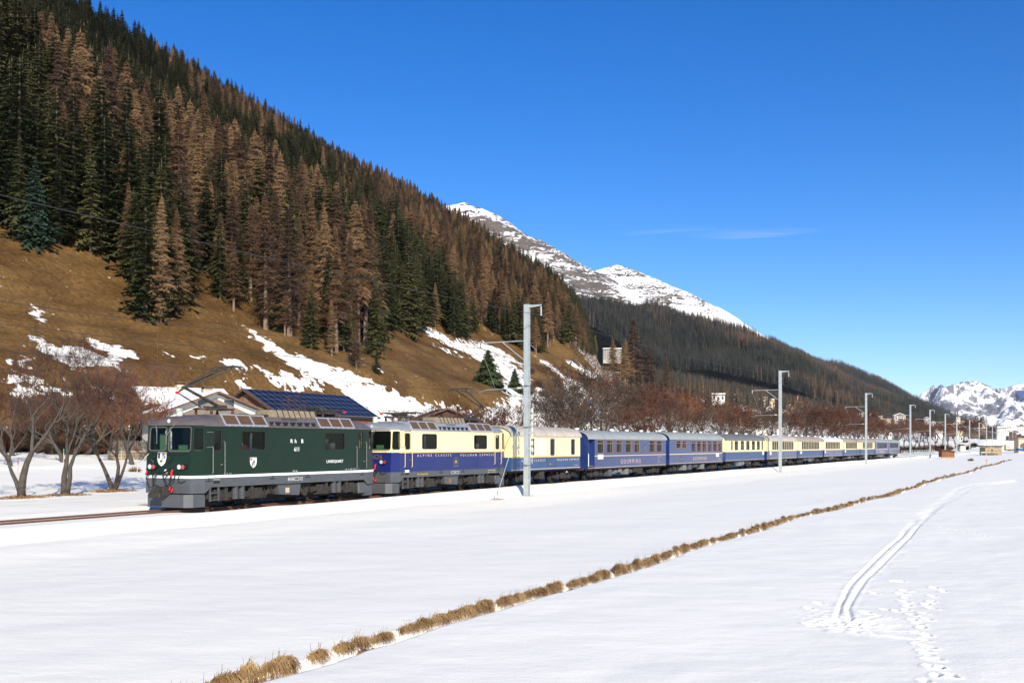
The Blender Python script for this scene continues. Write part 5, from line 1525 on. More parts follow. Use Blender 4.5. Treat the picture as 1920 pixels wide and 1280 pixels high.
    for (x0, x1, z0, z1, mm) in ((4.35, 5.86, .33, .84, M_GREYL), (10.08, 10.78, .22, .74, M_GREYL)):
        b = MB()
        if x0 < 5: b.prism([(x0, z1), (x0 + .12, z0 + .08), (x1 - .1, z0), (x1, z1)], 'y', -1.22, -.7)
        else: b.bbox(x0, x1, -1.22, -.8, z0, z1, .03)
        bo = b.build('equipment_box', mm, root)
        if x0 < 5:
            q = MB(); q.box(4.85, 5.10, -1.226, -1.2, .46, .68); q.build('box_label', mat('box_label_' + ('a' if green else 'b'), (0.5, 0.36, 0.25) if green else (0.22, 0.10, 0.05), .6), bo)
    b = MB(); b.box(.2, 10.5, -.35, .35, .18, 1.1); b.box(3.95, 6.9, -1.0, 1.0, .45, .80); b.tube((6.3, -1.1, .45), (6.3, -1.0, .45), .18, n=10); b.tube((6.7, -1.15, .55), (7.0, -1.15, .55), .12, n=8)
    for k in range(8): b.path([(3.6 + .42 * k, -1.1, .8), (3.65 + .42 * k, -1.16, .5), (3.8 + .42 * k, -1.1, .4), (3.95 + .42 * k, -1.05, .7)], .015, 4)
    b.tube((7.35, -1.15, .38), (7.7, -1.15, .38), .1, n=8); b.build('underfloor_gear', M_UNDER, root)
    return root

def emblem(parent, cx_, cz_, w, h, y=-1.331):
    """ornate crest read as a crowned oval with scrolls"""
    mb = MB()
    def disc(px_, pz_, rx_, rz_, n=12, d=0.0):
        mb.add([(px_ + rx_ * math.cos(6.2832 * k / n), y - d, pz_ + rz_ * math.sin(6.2832 * k / n)) for k in range(n)], [tuple(range(n))])
    disc(cx_, cz_, w * .18, h * .26)
    for s_ in (-1, 1):
        disc(cx_ + s_ * w * .26, cz_ - h * .10, w * .09, h * .16); disc(cx_ + s_ * w * .30, cz_ + h * .12, w * .06, h * .08); disc(cx_ + s_ * w * .18, cz_ + h * .28, w * .05, h * .06)
        mb.add([(cx_ + s_ * w * .1, y, cz_ + h * .28), (cx_ + s_ * w * .16, y, cz_ + h * .46), (cx_ + s_ * w * .02, y, cz_ + h * .36)], [(0, 1, 2)])
    mb.add([(cx_ - w * .05, y, cz_ + h * .3), (cx_ + w * .05, y, cz_ + h * .3), (cx_, y, cz_ + h * .52)], [(0, 1, 2)])
    mb.add([(cx_ - w * .42, y, cz_ - h * .46), (cx_ + w * .42, y, cz_ - h * .46), (cx_ + w * .36, y, cz_ - h * .34), (cx_ - w * .36, y, cz_ - h * .34)], [(0, 1, 2, 3)])
    o = mb.build('emblem', M_CROME, parent)
    q = MB(); n = 10; q.add([(cx_ + w * .07 * math.cos(6.2832 * k / n), y - .003, cz_ + h * .12 * math.sin(6.2832 * k / n)) for k in range(n)], [tuple(range(n))]); q.build('emblem_centre', M_GOLD, o)
    return o

LOCO1 = loco(0.0, 'dark green electric locomotive leading with raised pantograph and white line', M_GREEN, M_GREEN, M_ROOFB, 0, 0, '', True)
LOCO2 = loco(13.35, 'cream and blue electric locomotive coupled behind the green one', M_CREAM, M_BLUEL, M_ROOFS, 2.13, 0, '', False)

def coach(s0, L, label, cat, up, lo, roofm, div, wins, name='railway_coach', zt=3.0, z_lo=.88, split=None, line=None, mf=None, vents=4, texts=(), sign=None, detail=2, wr=.04, vest=0.0, endcol=None, top_h=.62, doors=(), ladder=True, oval=None, sole=None):
    X, Y = W(s0, 0)
    root = thing(name, label, cat, (X, Y, 0), ROTZ)
    w = 1.325
    mu = MB(); ml = MB()
    x0v = vest
    holes = [(a - x0v, b - x0v, c, d) for (a, b, c, d) in wins]
    A, B = (x0v, -w), (L, -w)
    far = [(L - b, L - a, c, d) for (a, b, c, d) in wins]
    if div:
        P = facet(mu, A, B, B, A, div, zt, holes); Pfar = facet(mu, (L, w), (0, w), (0, w), (L, w), div, zt, far)
        facet(ml, A, B, B, A, z_lo, div); facet(ml, (L, w), (0, w), (0, w), (L, w), z_lo, div)
    else:
        P = facet(mu, A, B, B, A, z_lo, zt, holes); Pfar = facet(mu, (L, w), (0, w), (0, w), (L, w), z_lo, zt, far)
    # ends (with arched top following the roof)
    arch = [(w * math.cos(math.pi * k / 12), zt - .02 + (top_h - .05) * math.sin(math.pi * k / 12)) for k in range(13)]
    mE = MB()
    for xx_, sgn in ((0, 1), (L - .05, 1)):
        if div:
            (ml).prism([(-w + .002, z_lo), (w - .002, z_lo), (w - .002, div), (-w + .002, div)], 'x', xx_ + .001, xx_ + .049)
            mu.prism([(-w + .002, div), (w - .002, div)] + [(a * .998, b) for a, b in arch], 'x', xx_ + .001, xx_ + .049)
        else:
            mu.prism([(-w + .002, z_lo), (w - .002, z_lo)] + [(a * .998, b) for a, b in arch], 'x', xx_ + .001, xx_ + .049)
    if vest:
        mu.quad((x0v, -w, z_lo), (x0v, -w + .35, z_lo), (x0v, -w + .35, zt), (x0v, -w, zt)); mu.quad((0, -w + .35, z_lo), (x0v, -w + .35, z_lo), (x0v, -w + .35, zt), (0, -w + .35, zt))
        d_ = MB(); d_.box(.15, vest - .15, -w + .33, -w + .345, z_lo + .05, zt - .1); dd = d_.build('door', up, root)
        q = MB(); q.box(.35, vest - .35, -w + .325, -w + .328, 2.0, 2.75); q.build('pane', M_GLD, dd)
        for hx in (.12,):
            q = MB(); q.tube((hx, -w + .02, 1.0), (hx, -w + .02, 1.9), .02, n=6); q.build('handrail', M_WHITE, root)
    mu.build('body' if not div else 'upper_body', up, root)
    if div: ml.build('lower_body', lo, root)
    # windows with frame and pane
    for h in holes:
        window(P, *h, root, r=wr, fw=.03, mf=mf or M_DARK, mg=M_GLS, split=split, proud=.015)
    if detail >= 2:
        for h in far: window(Pfar, *h, root, r=wr, fw=.03, mf=mf or M_DARK, mg=M_GLS, split=split, proud=.015)
    # roof shell
    rf = MB(); secs = []
    for xx_ in (-.12, 0.0, L, L + .12):
        e = 0.0
        secs.append([(xx_, (w + .07) * math.cos(math.pi - math.pi * k / 14), zt - .03 + (top_h - e) * math.sin(math.pi * k / 14) ** .9) for k in range(15)])
    rf.loft(secs, cap=False)
    inner = [[(p[0], p[1] * .985, p[2] - .04) for p in s_] for s_ in secs]; rf.loft(inner, cap=False)
    for sidx in (0, 3):
        n_ = len(secs[0]); rf.add(secs[sidx] + inner[sidx], [(k, k + 1, n_ + k + 1, n_ + k) for k in range(n_ - 1)])
    for e_ in (0, -1):
        rf.add([s_[e_] for s_ in secs] + [s_[e_] for s_ in inner], [(k, k + 1, 5 + k, 4 + k) for k in range(3)])
    rf.build('roof', roofm, root, smooth='auto')
    if detail >= 1:
        for k in range(int(L / 2.1)):
            xs_ = (k + 1) * L / (int(L / 2.1) + 1)
            sm = MB(); sm.path([(xs_, (w + .075) * math.cos(math.pi - math.pi * q / 10), zt - .025 + top_h * math.sin(math.pi * q / 10) ** .9) for q in range(11)], .012, 3); sm.build('roof_seam', roofm, root)
    for k in range(vents):
        xs_ = L * (k + .5) / vents
        v = MB(); zc = zt - .03 + top_h
        v.tube((xs_, .25, zc - .1), (xs_, .25, zc + .06), .09, n=8); v.tube((xs_, .25, zc + .06), (xs_, .25, zc + .16), .17, .15, 10); v.build('roof_vent', M_WHITE if detail < 9 else M_STEEL, root)
    if line:
        q = MB(); q.box(x0v, L, -w - .008, -w, line[0], line[1]); q.build('coach_line', line[2], root)
    if sole:
        q = MB(); q.box(0, L, -w - .012, -w - .001, z_lo + .06, z_lo + .09); q.build('sole_line', sole, root)
    if sign:
        q = MB(); q.box(sign[0], sign[1], -w - .02, -w - .009, sign[2], sign[3]); q.build('destination_board', M_WHITE, root)
    for t_ in texts: side_text(*t_, root)
    for (a, b) in doors:
        q = MB()
        for (c0, c1, d0, d1) in ((a - .015, a, z_lo + .05, 2.95), (b, b + .015, z_lo + .05, 2.95)): q.box(c0, c1, -w - .006, -w, d0, d1)
        dd = q.build('door_seam', M_DARK, root)
    # interior
    it = MB(); it.box(.1, L - .1, -1.2, 1.2, 1.0, 1.04); it.box(.1, L - .1, -1.25, 1.25, 2.97, 2.99); it.build('floor_and_ceiling', M_INT, root)
    if detail >= 1 and wins:
        for k, (a, b, c, d) in enumerate(wins):
            for yy in (-.85, .85):
                q = MB(); q.bbox(a - .15, a + .05, yy - .35, yy + .35, 1.04, 2.15, .03); q.build('seat', M_CLOTH, root)
        if detail >= 2:
            for k, (a, b, c, d) in enumerate(wins):
                q = MB(); q.box(a + .02, a + .16, -1.22, -1.19, c, d); q.box(b - .16, b - .02, -1.22, -1.19, c, d); q.build('curtain', M_CURT if k % 3 else M_INT, root)
                t_ = MB(); t_.box(a + .3, b - .3, -1.15, -.5, 1.92, 1.95); t_.tube(((a + b) / 2, -.9, 1.95), ((a + b) / 2, -.9, 2.1), .02, n=5); t_.tube(((a + b) / 2, -.9, 2.1), ((a + b) / 2, -.9, 2.25), .10, .05, 8); t_.build('table_lamp', M_GOLD, root)
    # gangway, running gear
    for xx_, s_ in ((0, -1), (L, 1)):
        g_ = MB(); g_.box(min(xx_, xx_ + s_ * .38), max(xx_, xx_ + s_ * .38), -.5, .5, 1.0, 2.95); g_.build('gangway_bellows', M_DARK, root)
        g_ = MB(); g_.tube((xx_, 0, .75), (xx_ + s_ * .4, 0, .75), .12, n=8); g_.box(min(xx_, xx_ + s_ * .1), max(xx_, xx_ + s_ * .1), -1.0, 1.0, .72, .9); g_.build('coupler', M_UNDER, root)
        for y_ in (-.6, -.75):
            hose([(xx_, y_, 1.3), (xx_ + s_ * .2, y_ - .05, 1.0), (xx_ + s_ * .3, y_, .7)]).build('hose', M_DARK, root)
        q = MB(); q.tube((xx_ + s_ * .15, -.7, .95), (xx_ + s_ * .2, -.72, .82), .035, n=6); q.build('red_cock', M_RED, root)
    uf = MB(); uf.box(.1, L - .1, -1.15, -1.05, z_lo - .10, z_lo + .02); uf.box(.1, L - .1, 1.05, 1.15, z_lo - .10, z_lo + .02); uf.box(.1, L - .1, -.3, .3, z_lo - .5, z_lo)
    uf.build('solebar', M_UNDER, root)
    for cxb in (2.1, L - 2.1):
        bg = MB(); bg.box(cxb - 1.3, cxb + 1.3, -.98, -.88, .38, .52); bg.box(cxb - 1.3, cxb + 1.3, .88, .98, .38, .52); bg.box(cxb - .2, cxb + .2, -1.0, 1.0, .4, .66)
        for sx in (-.9, .9): bg.bbox(cxb + sx - .13, cxb + sx + .13, -1.08, -.9, .25, .52); bg.box(cxb + sx - .03, cxb + sx + .03, -1.04, -.98, .5, .75)
        for sx in (-.3, .0, .3): bg.tube((cxb + sx, -1.0, .3), (cxb + sx, -1.0, .62), .07, n=7)
        bg.tube((cxb - 1.25, -1.05, .3), (cxb + 1.25, -1.05, .3), .02, n=4)
        bo = bg.build('bogie', M_UNDER, root)
        for sx in (-.9, .9):
            for yy in (-.55, .55):
                o_ = link(ME_WHEEL[.38], 'wheel', bo, (cxb + sx, yy, .38))
                if yy > 0: o_.rotation_euler = (0, 0, math.pi)
    Rb = random.Random(int(s0)); xx_ = 4.2
    while xx_ < L - 4.6:
        l_ = Rb.uniform(.35, 1.0); q = MB(); zb_ = z_lo - .1 - Rb.uniform(.25, .5)
        if Rb.random() < .25: q.tube((xx_, -.95, zb_ + .2), (xx_ + l_, -.95, zb_ + .2), .17, n=10)
        else: q.bbox(xx_, xx_ + l_, -1.15, -.7, zb_, z_lo - .1, .02)
        q.build('equipment_box', Rb.choice([M_GREYL, M_UNDER, M_GREYL, mat('grey_green_box', (0.15, 0.16, 0.15), .6)]), root); xx_ += l_ + Rb.uniform(.1, .8)
    return root

CW = (1.86, 1.92)
van = coach(25.25, 10.0, 'cream and blue baggage van with sliding door behind the second locomotive', 'railway van', M_CREAM, M_BLUEP, M_ROOFC, 1.75, [(5.3, 5.98, 1.83, 2.90), (8.50, 9.15, 1.86, 2.90), (2.55, 3.05, 1.87, 2.90)], name='baggage_van', zt=3.10, z_lo=.92, vents=0,
            texts=[('ALPINE CLASSIC', 1.3, 4.6, 1.47, .14, M_GOLDL), ('PULLMAN EXPRESS', 6.3, 9.75, 1.47, .14, M_GOLDL), ('D 4062', 9.0, 9.6, 1.12, .06, M_GOLDL)], line=(1.73, 1.79, mat('gold_stripe', (0.75, 0.45, 0.10), .4)), doors=[(4.75, 6.2)], wr=.10, mf=M_ALU, sole=M_GOLDL, detail=1)
q = MB(); q.bbox(3.07, 4.70, -1.375, -1.33, 1.80, 2.94, .01); sd_ = q.build('sliding_door', M_CREAMW, van)
q = MB(); q.box(3.0, 6.4, -1.38, -1.35, 2.96, 3.0); q.build('door_rail', M_CREAM, van)
emblem(van, 5.3, 1.28, .55, .50)
b1w = [(1.62, 2.72), (3.36, 4.45), (5.16, 6.26), (6.99, 8.10), (8.83, 9.87), (12.15, 13.35), (13.84, 15.03)]
b1 = coach(36.6, 16.0, 'deep blue dining coach with GOURMINO lettering, nearest of the two blue dining coaches', 'railway coach', M_BLUEC, M_BLUEC, M_ROOFG, None, [(a, b, 1.95, 2.82) for a, b in b1w], zt=2.97, z_lo=.82, split=2.62, line=(1.69, 1.75, M_BEIGE), mf=mat('wood_window_frame', (0.24, 0.13, 0.07), .5), vents=5,
           texts=[('GOURMINO', 6.01, 10.15, 1.10, .34, M_GOLD, ), ('WR-S 3820', 14.0, 15.0, 1.52, .09, M_GOLD), ('RhB', 14.0, 14.4, 1.30, .07, M_GOLD), ('L 16.4 m', 13.95, 14.7, 1.12, .07, M_GOLDL)], sign=(1.7, 2.65, 1.50, 1.82), vest=1.15, sole=M_BEIGE)
emblem(b1, 11.1, 2.28, .8, .6)
b2w = [(1.8, 2.9, 2.24), (3.38, 4.44, 2.24), (5.8, 7.03, 1.93), (7.45, 8.57, 1.93), (9.0, 10.13, 1.93), (10.69, 11.84, 1.93), (12.3, 13.47, 1.93), (13.92, 15.03, 1.93)]
b2 = coach(53.5, 15.3, 'deep blue dining coach with GOURMINO lettering, farther of the two blue dining coaches', 'railway coach', M_BLUEC, M_BLUEC, M_ROOFG, None, [(a, b, c, 2.84) for a, b, c in b2w], zt=3.03, z_lo=.86, split=2.66, line=(1.69, 1.75, M_GOLDL), mf=mat('wood_window_frame', (0.24, 0.13, 0.07), .5), vents=4,
           texts=[('GOURMINO', 6.22, 10.2, 1.12, .33, M_GOLD), ('RhB 3814', 13.9, 14.8, 1.12, .08, M_GOLDL)], sign=(13.2, 14.1, 1.39, 1.69), sole=M_BEIGE, detail=2)
emblem(b2, 2.9, 1.30, .7, .55)
def pull(s0, L, label, roofm, wins, sgn, detail=1, low=M_BLUEP):
    r_ = coach(s0, L, label, 'railway coach', M_CREAM, low, roofm, 1.82, wins, zt=3.03, z_lo=.90, vents=4, sign=sgn, detail=detail, line=(1.80, 1.85, mat('gold_stripe', (0.75, 0.45, 0.10), .4)), sole=M_BEIGE, doors=[(.25, .95), (L - .95, L - .25)])
    emblem(r_, L * .52, 1.35, .7, .5)
    return r_
pull(69.9, 14.8, 'cream and blue saloon coach with dark roof directly behind the blue dining coaches', M_ROOFD, [(1.95, 2.32, 2.02, 2.88), (3.18, 4.25, 2.02, 2.88), (5.41, 6.45, 2.02, 2.88), (7.5, 8.6, 2.02, 2.88), (9.7, 10.75, 2.02, 2.88), (11.75, 12.8, 2.02, 2.88), (13.7, 14.1, 2.02, 2.88)], (14.0, 14.6, 1.45, 1.78), detail=2)
many = lambda a, b, n: [(a + (b - a) * k / n, a + (b - a) * (k + .68) / n, 1.98, 2.88) for k in range(n)]
pull(85.9, 14.7, 'cream and blue coach with pale roof standing behind the second overhead line mast', M_ROOFC, many(2.4, 13.0, 11), (1.2, 1.9, 1.4, 1.72), low=M_BLUEC)
pull(101.3, 14.8, 'cream and blue coach with brownish roof, third of the cream coaches', M_ROOFN, many(2.0, 12.6, 11), (1.2, 1.9, 1.4, 1.72))
pull(117.0, 13.6, 'cream and violet-blue coach with whitish roof, fourth of the cream coaches', mat('white_coach_roof', (0.60, 0.60, 0.58), .5, var=.1, vs=2), many(1.2, 11.6, 9), (.6, 1.2, 1.4, 1.72), low=M_BLUEC)
pull(131.3, 13.9, 'cream and blue coach with brown roof, fifth of the cream coaches', M_ROOFN, many(2.0, 11.6, 9), (1.1, 1.8, 1.4, 1.72), detail=0)
pull(145.9, 14.4, 'cream and blue coach with grey-brown roof, last of the cream coaches', M_ROOFN, many(2.2, 12.3, 9), (4.6, 5.4, 2.0, 2.5), detail=0)
b7 = coach(161.0, 14.6, 'deep blue coach behind the last cream coach', 'railway coach', M_BLUEC, M_BLUEC, M_ROOFG, None, many(2.2, 13.6, 8), zt=3.08, z_lo=.88, vents=3, detail=0, line=(1.69, 1.75, M_GOLDL), texts=[('GOURMINO', 5.0, 9.5, 1.12, .33, M_GOLDL)])
b8 = coach(176.3, 15.2, 'dull blue-grey coach at the far end of the train', 'railway coach', mat('dull_blue_paint', (0.07, 0.085, 0.16), .3, coat=.4, bump=.2, bs=1.4), M_BLUEC, M_ROOFG, None, many(1.4, 13.2, 8), zt=3.03, z_lo=.88, vents=3, detail=0, sole=M_GOLDL)

# ---- track
def strip(name, s0, s1, prof, material, step=6):
    mb = MB(); n = int((s1 - s0) / step) + 1
    secs = []
    for k in range(n + 1):
        s_ = s0 + (s1 - s0) * k / n; secs.append([(*W(s_, y_), z_) for y_, z_ in prof])
    mb.loft(secs); return mb.build(name, material)
tr = thing('railway_track', 'single railway track with brown rails half buried in snow in front of the locomotive', 'railway track', (*W(-20, 0), 0), 0)
for yy in (-.5, .5):
    o_ = strip('rail', -80, 760, [(yy - .06, -.20), (yy - .012, -.16), (yy - .012, -.05), (yy - .034, -.04), (yy - .034, -.002), (yy + .034, -.002), (yy + .034, -.04), (yy + .012, -.05), (yy + .012, -.16), (yy + .06, -.20)], M_RAIL)
    o_.parent = tr; o_.matrix_parent_inverse = Matrix.Translation(-Vector((*W(-20, 0), 0)))
for k in range(40):
    s_ = -22 + k * .62
    if s_ > 1.5: break
    q = MB(); q.bbox(-.12, .12, -.9, .9, -.25, -.155, .02); o_ = q.build('sleeper', mat('sleeper_wood', (0.09, 0.065, 0.05), .9, var=.3, vs=4)); 
    o_.location = (*W(s_, 0), 0); o_.rotation_euler = (0, 0, ROTZ); o_.parent = tr; o_.matrix_parent_inverse = Matrix.Translation(-Vector((*W(-20, 0), 0)))
# ================================================================== OVERHEAD LINE
M_GALV = mat('galvanised_steel', (0.38, 0.42, 0.42), 0.5, metal=0.25, var=0.10, vs=2.5, dirt=((0.2, 0.21, 0.2), 0.4, 3))
M_CONC = mat('tan_concrete', (0.36, 0.26, 0.17), 0.9, var=0.25, vs=5, bump=0.4, bs=12)
M_WIRE = mat('dark_wire', (0.025, 0.022, 0.02), 0.6)
M_PORC = mat('pale_insulator', (0.55, 0.56, 0.55), 0.3)
MY = -3.1
Z_CON, Z_MES, Z_ARM, Z_FEED, Z_TOP, Z_RET = 5.60, 8.25, 8.55, 9.85, 10.65, 6.45
MAST_S = {}
mast_px = [988, 1463, 1624, 1707, 1744, 1772.5, 1794, 1818, 1836, 1850, 1861, 1870, 1878, 1885]
labels = ['nearest steel overhead line mast in front of the cream baggage van', 'steel overhead line mast in front of the second cream coach', 'steel overhead line mast in front of the last cream coach',
          'steel overhead line mast just right of the train end', 'steel overhead line mast left of the brown wooden hut', 'steel overhead line mast rising behind the brown wooden hut', 'steel overhead line mast beside the church spire',
          'steel overhead line mast right of the church', 'steel overhead line mast left of the stone hut', 'steel overhead line mast behind the left end of the stone hut', 'steel overhead line mast behind the middle of the stone hut', 'steel overhead line mast behind the right end of the stone hut', 'thin far line mast in front of the white villa', 'farthest thin line mast near the station']
def mast(s, idx, label, full):
    zb = gz(s, MY) - 0.02
    X, Y = W(s, MY)
    root = thing('overhead_line_mast', label, 'line mast', (X, Y, zb), ROTZ, 'overhead line masts beside the track')
    k = 0.92 if idx < 3 else 0.95 if idx < 6 else 1.2
    m = MB(); hw = .20
    b0, b1 = .165, .13
    T = Z_TOP - zb
    for s_ in (-1, 1):      # two channels with a gap, tapering upwards
        def ring(z, h): 
            a = s_ * h; b = s_ * h * .38
            return [(a * k, -.15, z), (a * k, .15, z), (b * k, .15, z), (b * k, .11, z), (a * .80 * k, .11, z), (a * .80 * k, -.11, z), (b * k, -.11, z), (b * k, -.15, z), (a * k, -.15, z)]
        m.loft([ring(.04, b0), ring(T, b1)])
    m.build('post', M_GALV, root)
    if full:
        for q in range(1, 12):
            z_ = T * q / 12; h = b0 + (b1 - b0) * z_ / T
            t = MB(); t.box(-h * .42 * k, h * .42 * k, -.135, -.125, z_ - .05, z_ + .05); t.build('batten_plate', M_GALV, root)
        bp = MB(); bp.box(-.36, .36, -.28, .28, 0.0, .05)
        for a in (-.3, .3):
            for b_ in (-.22, .22): bp.tube((a, b_, .05), (a, b_, .14), .025, n=6)
        bp.build('base_plate', M_GALV, root)
    ft = MB(); ft.bbox(-.42, .62, -.45, .45, -.45, .0, .06); ft.build('concrete_footing', M_CONC, root)
    # feeder arm on the field side with hanging insulator
    a = MB(); za = T - .12
    a.prism([(-.15, za - .08), (-.95, za + .0), (-.95, za + .07), (-.15, za + .08)], 'x', -.04 * k, .04 * k); ao = a.build('feeder_arm', M_GALV, root)
    i = MB(); zz = za
    for q in range(6): i.tube((0, -.92, zz - .06 - q * .09), (0, -.92, zz - .12 - q * .09), .03 * k, .06 * k, 8)
    i.build('insulator', M_PORC, ao)
    # cantilever towards the track
    zu = Z_ARM - zb
    a = MB(); a.tube((0, .12, zu), (0, 3.15, zu + .0), .035 * k, n=8); a.tube((0, 1.6, zu - .03), (0, .14, zu - 1.15), .028 * k, n=8); ao = a.build('cantilever', M_GALV, root)
    for yy in (3.0, 2.2):
        pass
    i = MB(); 
    for q in range(4): i.tube((0, 3.10, zu - .03 - q * .07), (0, 3.10, zu - .08 - q * .07), .025 * k, .055 * k, 8)
    i.build('insulator', M_PORC if idx else M_INS, ao)
    zr = Z_CON + .22 - zb
    a = MB(); a.tube((0, .12, zr), (0, 2.7, zr - .06), .022 * k, n=6); a.tube((0, 2.7, zr - .06), (0, 3.2, zr - .20), .014 * k, n=5); a.tube((0, 2.1, zr), (0, 3.05, zu - .35), .006, n=4); ro = a.build('steady_arm', M_GALV, root)
    i = MB()
    for q in range(4): i.tube((0, .35 + q * .07, zr), (0, .40 + q * .07, zr), .03 * k, .06 * k, 8)
    i.build('insulator', M_PORC, ro)
    if idx == 0:
        # section switch gear hanging down the right of the post
        b = MB()
        for q in range(7):
            z_ = 2.55 - zb - .45 + q * .38
            b.bbox(.26, .40, -.22, -.12, z_, z_ + .27, .02)
        b.tube((.33, -.17, 1.9), (.33, -.17, 5.0), .02, n=5)
        so = b.build('counterweight_stack', mat('pale_weight', (0.5, 0.49, 0.42), .7, var=.2, vs=6), root)
        b = MB(); b.box(.1, .5, -.2, -.14, 3.2 + .9, 3.26 + .9); b.box(.1, .5, -.2, -.14, 2.6, 2.66); b.tube((.30, -.17, 4.2), (.5, -.1, 4.4), .02, n=5); b.build('weight_bracket', M_GALV, root)
        for z_ in (1.8, 4.0, 6.4):
            b = MB(); b.box(-.24, .24, -.17, .17, z_, z_ + .02); b.build('clamp_band', M_DARK, root)
        b = MB(); b.tube((.12, -.2, zu - .25), (.9, -.1, zu - .42), .016, n=5); b.build('side_stay', M_GALV, root)
    MAST_S[idx] = s
    return root
for i, p_ in enumerate(mast_px):
    s_ = s_at(p_, MY)
    mast(s_, i, labels[i], i < 3)
    if i in (0, 3):   # stayed masts: guy wire to a concrete block
        sb = s_at(932 if i == 0 else 1716, -3.3 if i == 0 else -3.6); yb = -3.3 if i == 0 else -3.6
        zg_ = gz(sb, yb); X, Y = W(sb, yb)
        g_ = thing('guy_wire', 'slanting guy wire from the nearest mast down to its anchor in the snow' if i == 0 else 'short guy wire anchored right of the mast at the train end', 'guy wire', (X, Y, zg_), ROTZ)
        d_ = s_ - sb; tz = 5.45 if i == 0 else 3.5
        m = MB(); m.tube((0, 0, .25), (d_ - .12, MY - yb, tz), .016, n=5); m.tube((0, 0, .02), (d_ * .04, 0, .25), .03, n=6); m.build('wire', M_GALV, g_)
        if i == 0:
            m = MB(); m.tube((0, 0, .25), (.03 * d_, 0, .55), .035, .02, n=6); m.build('turnbuckle', M_STEEL, g_)
        m = MB(); m.bbox(-.42, .42, -.3, .3, -.3, .05, .10); m.build('anchor_block', M_CONC, g_)
m0 = MAST_S[0]; ss_ = [m0 - 58] + [MAST_S[i] for i in range(len(mast_px))]
# a mast stands beyond the left edge as well: the wires need it
mast(m0 - 58, 99, 'steel overhead line mast left of the picture beside the track', False)
def wire(name, label, y, zf, sag, r, ss=ss_, yo=None):
    mb = MB(); pts = []; n = 10; rs = []
    for a, b in zip(ss[:-1], ss[1:]):
        for k in range(n):
            t = k / n; sx = a + (b - a) * t
            z_ = zf - sag * 4 * t * (1 - t) * ((b - a) / 56) ** 2
            yy = y(sx, t) if callable(y) else y
            pts.append((*W(sx, yy), z_)); rs.append(r * (1 if sx < 120 else 1.6 if sx < 260 else 2.4))
    mb.path(pts, rs, 4)
    o = mb.build(name, M_WIRE); tag(o, label, 'overhead wire')
    return o
wire('contact_wire', 'lowest thin wire above the train that the pantographs touch', lambda s_, t: 0.12 * math.sin(s_ / 30), Z_CON, 0.03, .016)
wire('messenger_wire', 'thin sagging wire strung from arm to arm above the contact wire', 0.05, Z_MES, 1.0, .015)
wire('return_wire', 'thin wire running along the masts just above the contact wire', MY + .3, Z_RET, .35, .014)
wire('feeder_wire', 'highest thin wire hanging from the mast tops', MY - .92, Z_TOP - .70, .35, .015)
dr = MB()
for a, b in list(zip(ss_[:-1], ss_[1:]))[:4]:
    for k in range(1, 7):
        t = k / 7; sx = a + (b - a) * t
        dr.tube((*W(sx, .06), Z_MES - 4 * t * (1 - t) * ((b - a) / 56) ** 2), (*W(sx, .08), Z_CON), .006, n=3)
tag(dr.build('dropper_wires', M_WIRE), kind='stuff')

# ================================================================== BARE TREES NEAR THE TRACK
def near_tree(name, label, feet, h, seed, s, y, lean, group=None, spread=.45):
    """big old rowans and maples with twisted boles; feet = list of (ds, dy, direction, rel length, rel radius)"""
    T = MB(); C = MB()
    for q, (ds, dy, d, L, rr) in enumerate(feet):
        t, c = grow([((ds, dy, -0.25), d, L, rr)], h * .36, h * .036, 6, seed + q * 7, spread=spread, twig=.014, twig_n=7, first=3, shrink=.76, up=.13, budn=4, bud=.032, kink=.30)
        T.add(t.v, t.f); 
        b = len(C.v); C.v.extend(c.v); C.f.extend(tuple(i + b for i in f) for f in c.f); C.m.extend(c.m)
    z = max(p[2] for p in C.v)
    k = h / z
    for mb in (T, C): mb.v = [(p[0] * k, p[1] * k, p[2] * k) for p in mb.v]
    X, Y = W(s, y)
    root = thing(name, label, 'tree', (X, Y, gz(s, y) + .05), 0, group)
    T.build('trunk', M_BARK_D, root, smooth=True); C.build('crown', [M_BARK_D, M_TWIG, M_BUD], root)
    return root
near_tree('bare_tree', 'gnarled bare tree with russet twig tips, leftmost of the three by the track', [(0, 0, (-.08, .0, 1), 1.25, 1.15), (.0, .1, (-.14, .1, 1), 1.0, .7)], 7.6, 31, .4, 9.9, 0)
near_tree('bare_tree', 'gnarled double-stemmed bare tree, middle one of the three by the track', [(0, 0, (.08, 0, 1), 1.2, 1.0), (.15, .1, (.12, .0, 1), 1.15, .9)], 8.4, 47, 2.9, 10.3, 0)
near_tree('bare_tree', 'bare tree forking low into thin stems, directly left of the green locomotive', [(0, 0, (-.12, 0, 1), 1.1, .8), (.05, 0, (.08, -.05, 1), 1.1, .75), (.1, .05, (.26, -.15, 1), 1.15, .6)], 7.4, 65, 7.2, 12.0, 0)

rt = np.random.default_rng(9)
def zterr(s, y):
    V = y - CAM_Y
    return max(gz(s, y), float(hill(np.array([s]), np.array([V]))[0]) if V > 86 else -99)
def bare(px_, y_, h, kind, label, group=None, sc=1.0, k=None):
    s_ = s_at(px_, y_); z_ = zterr(s_, y_); X, Y = W(s_, y_)
    k = int(rt.integers(0, 4)) if k is None else k
    base = 9.0 if kind == 'red' else 10.0
    return tree_thing('bare_tree', label, 'tree', X, Y, z_ - .1, (h / base * sc, h / base), rt.uniform(0, 6.28), VAR[kind, k][0], VAR[kind, k][1], group)
G1 = 'bare trees in the row behind the train'
L1 = 'bare grey-brown tree in the row behind the train'; L2 = 'reddish-brown bare tree in the row behind the train'
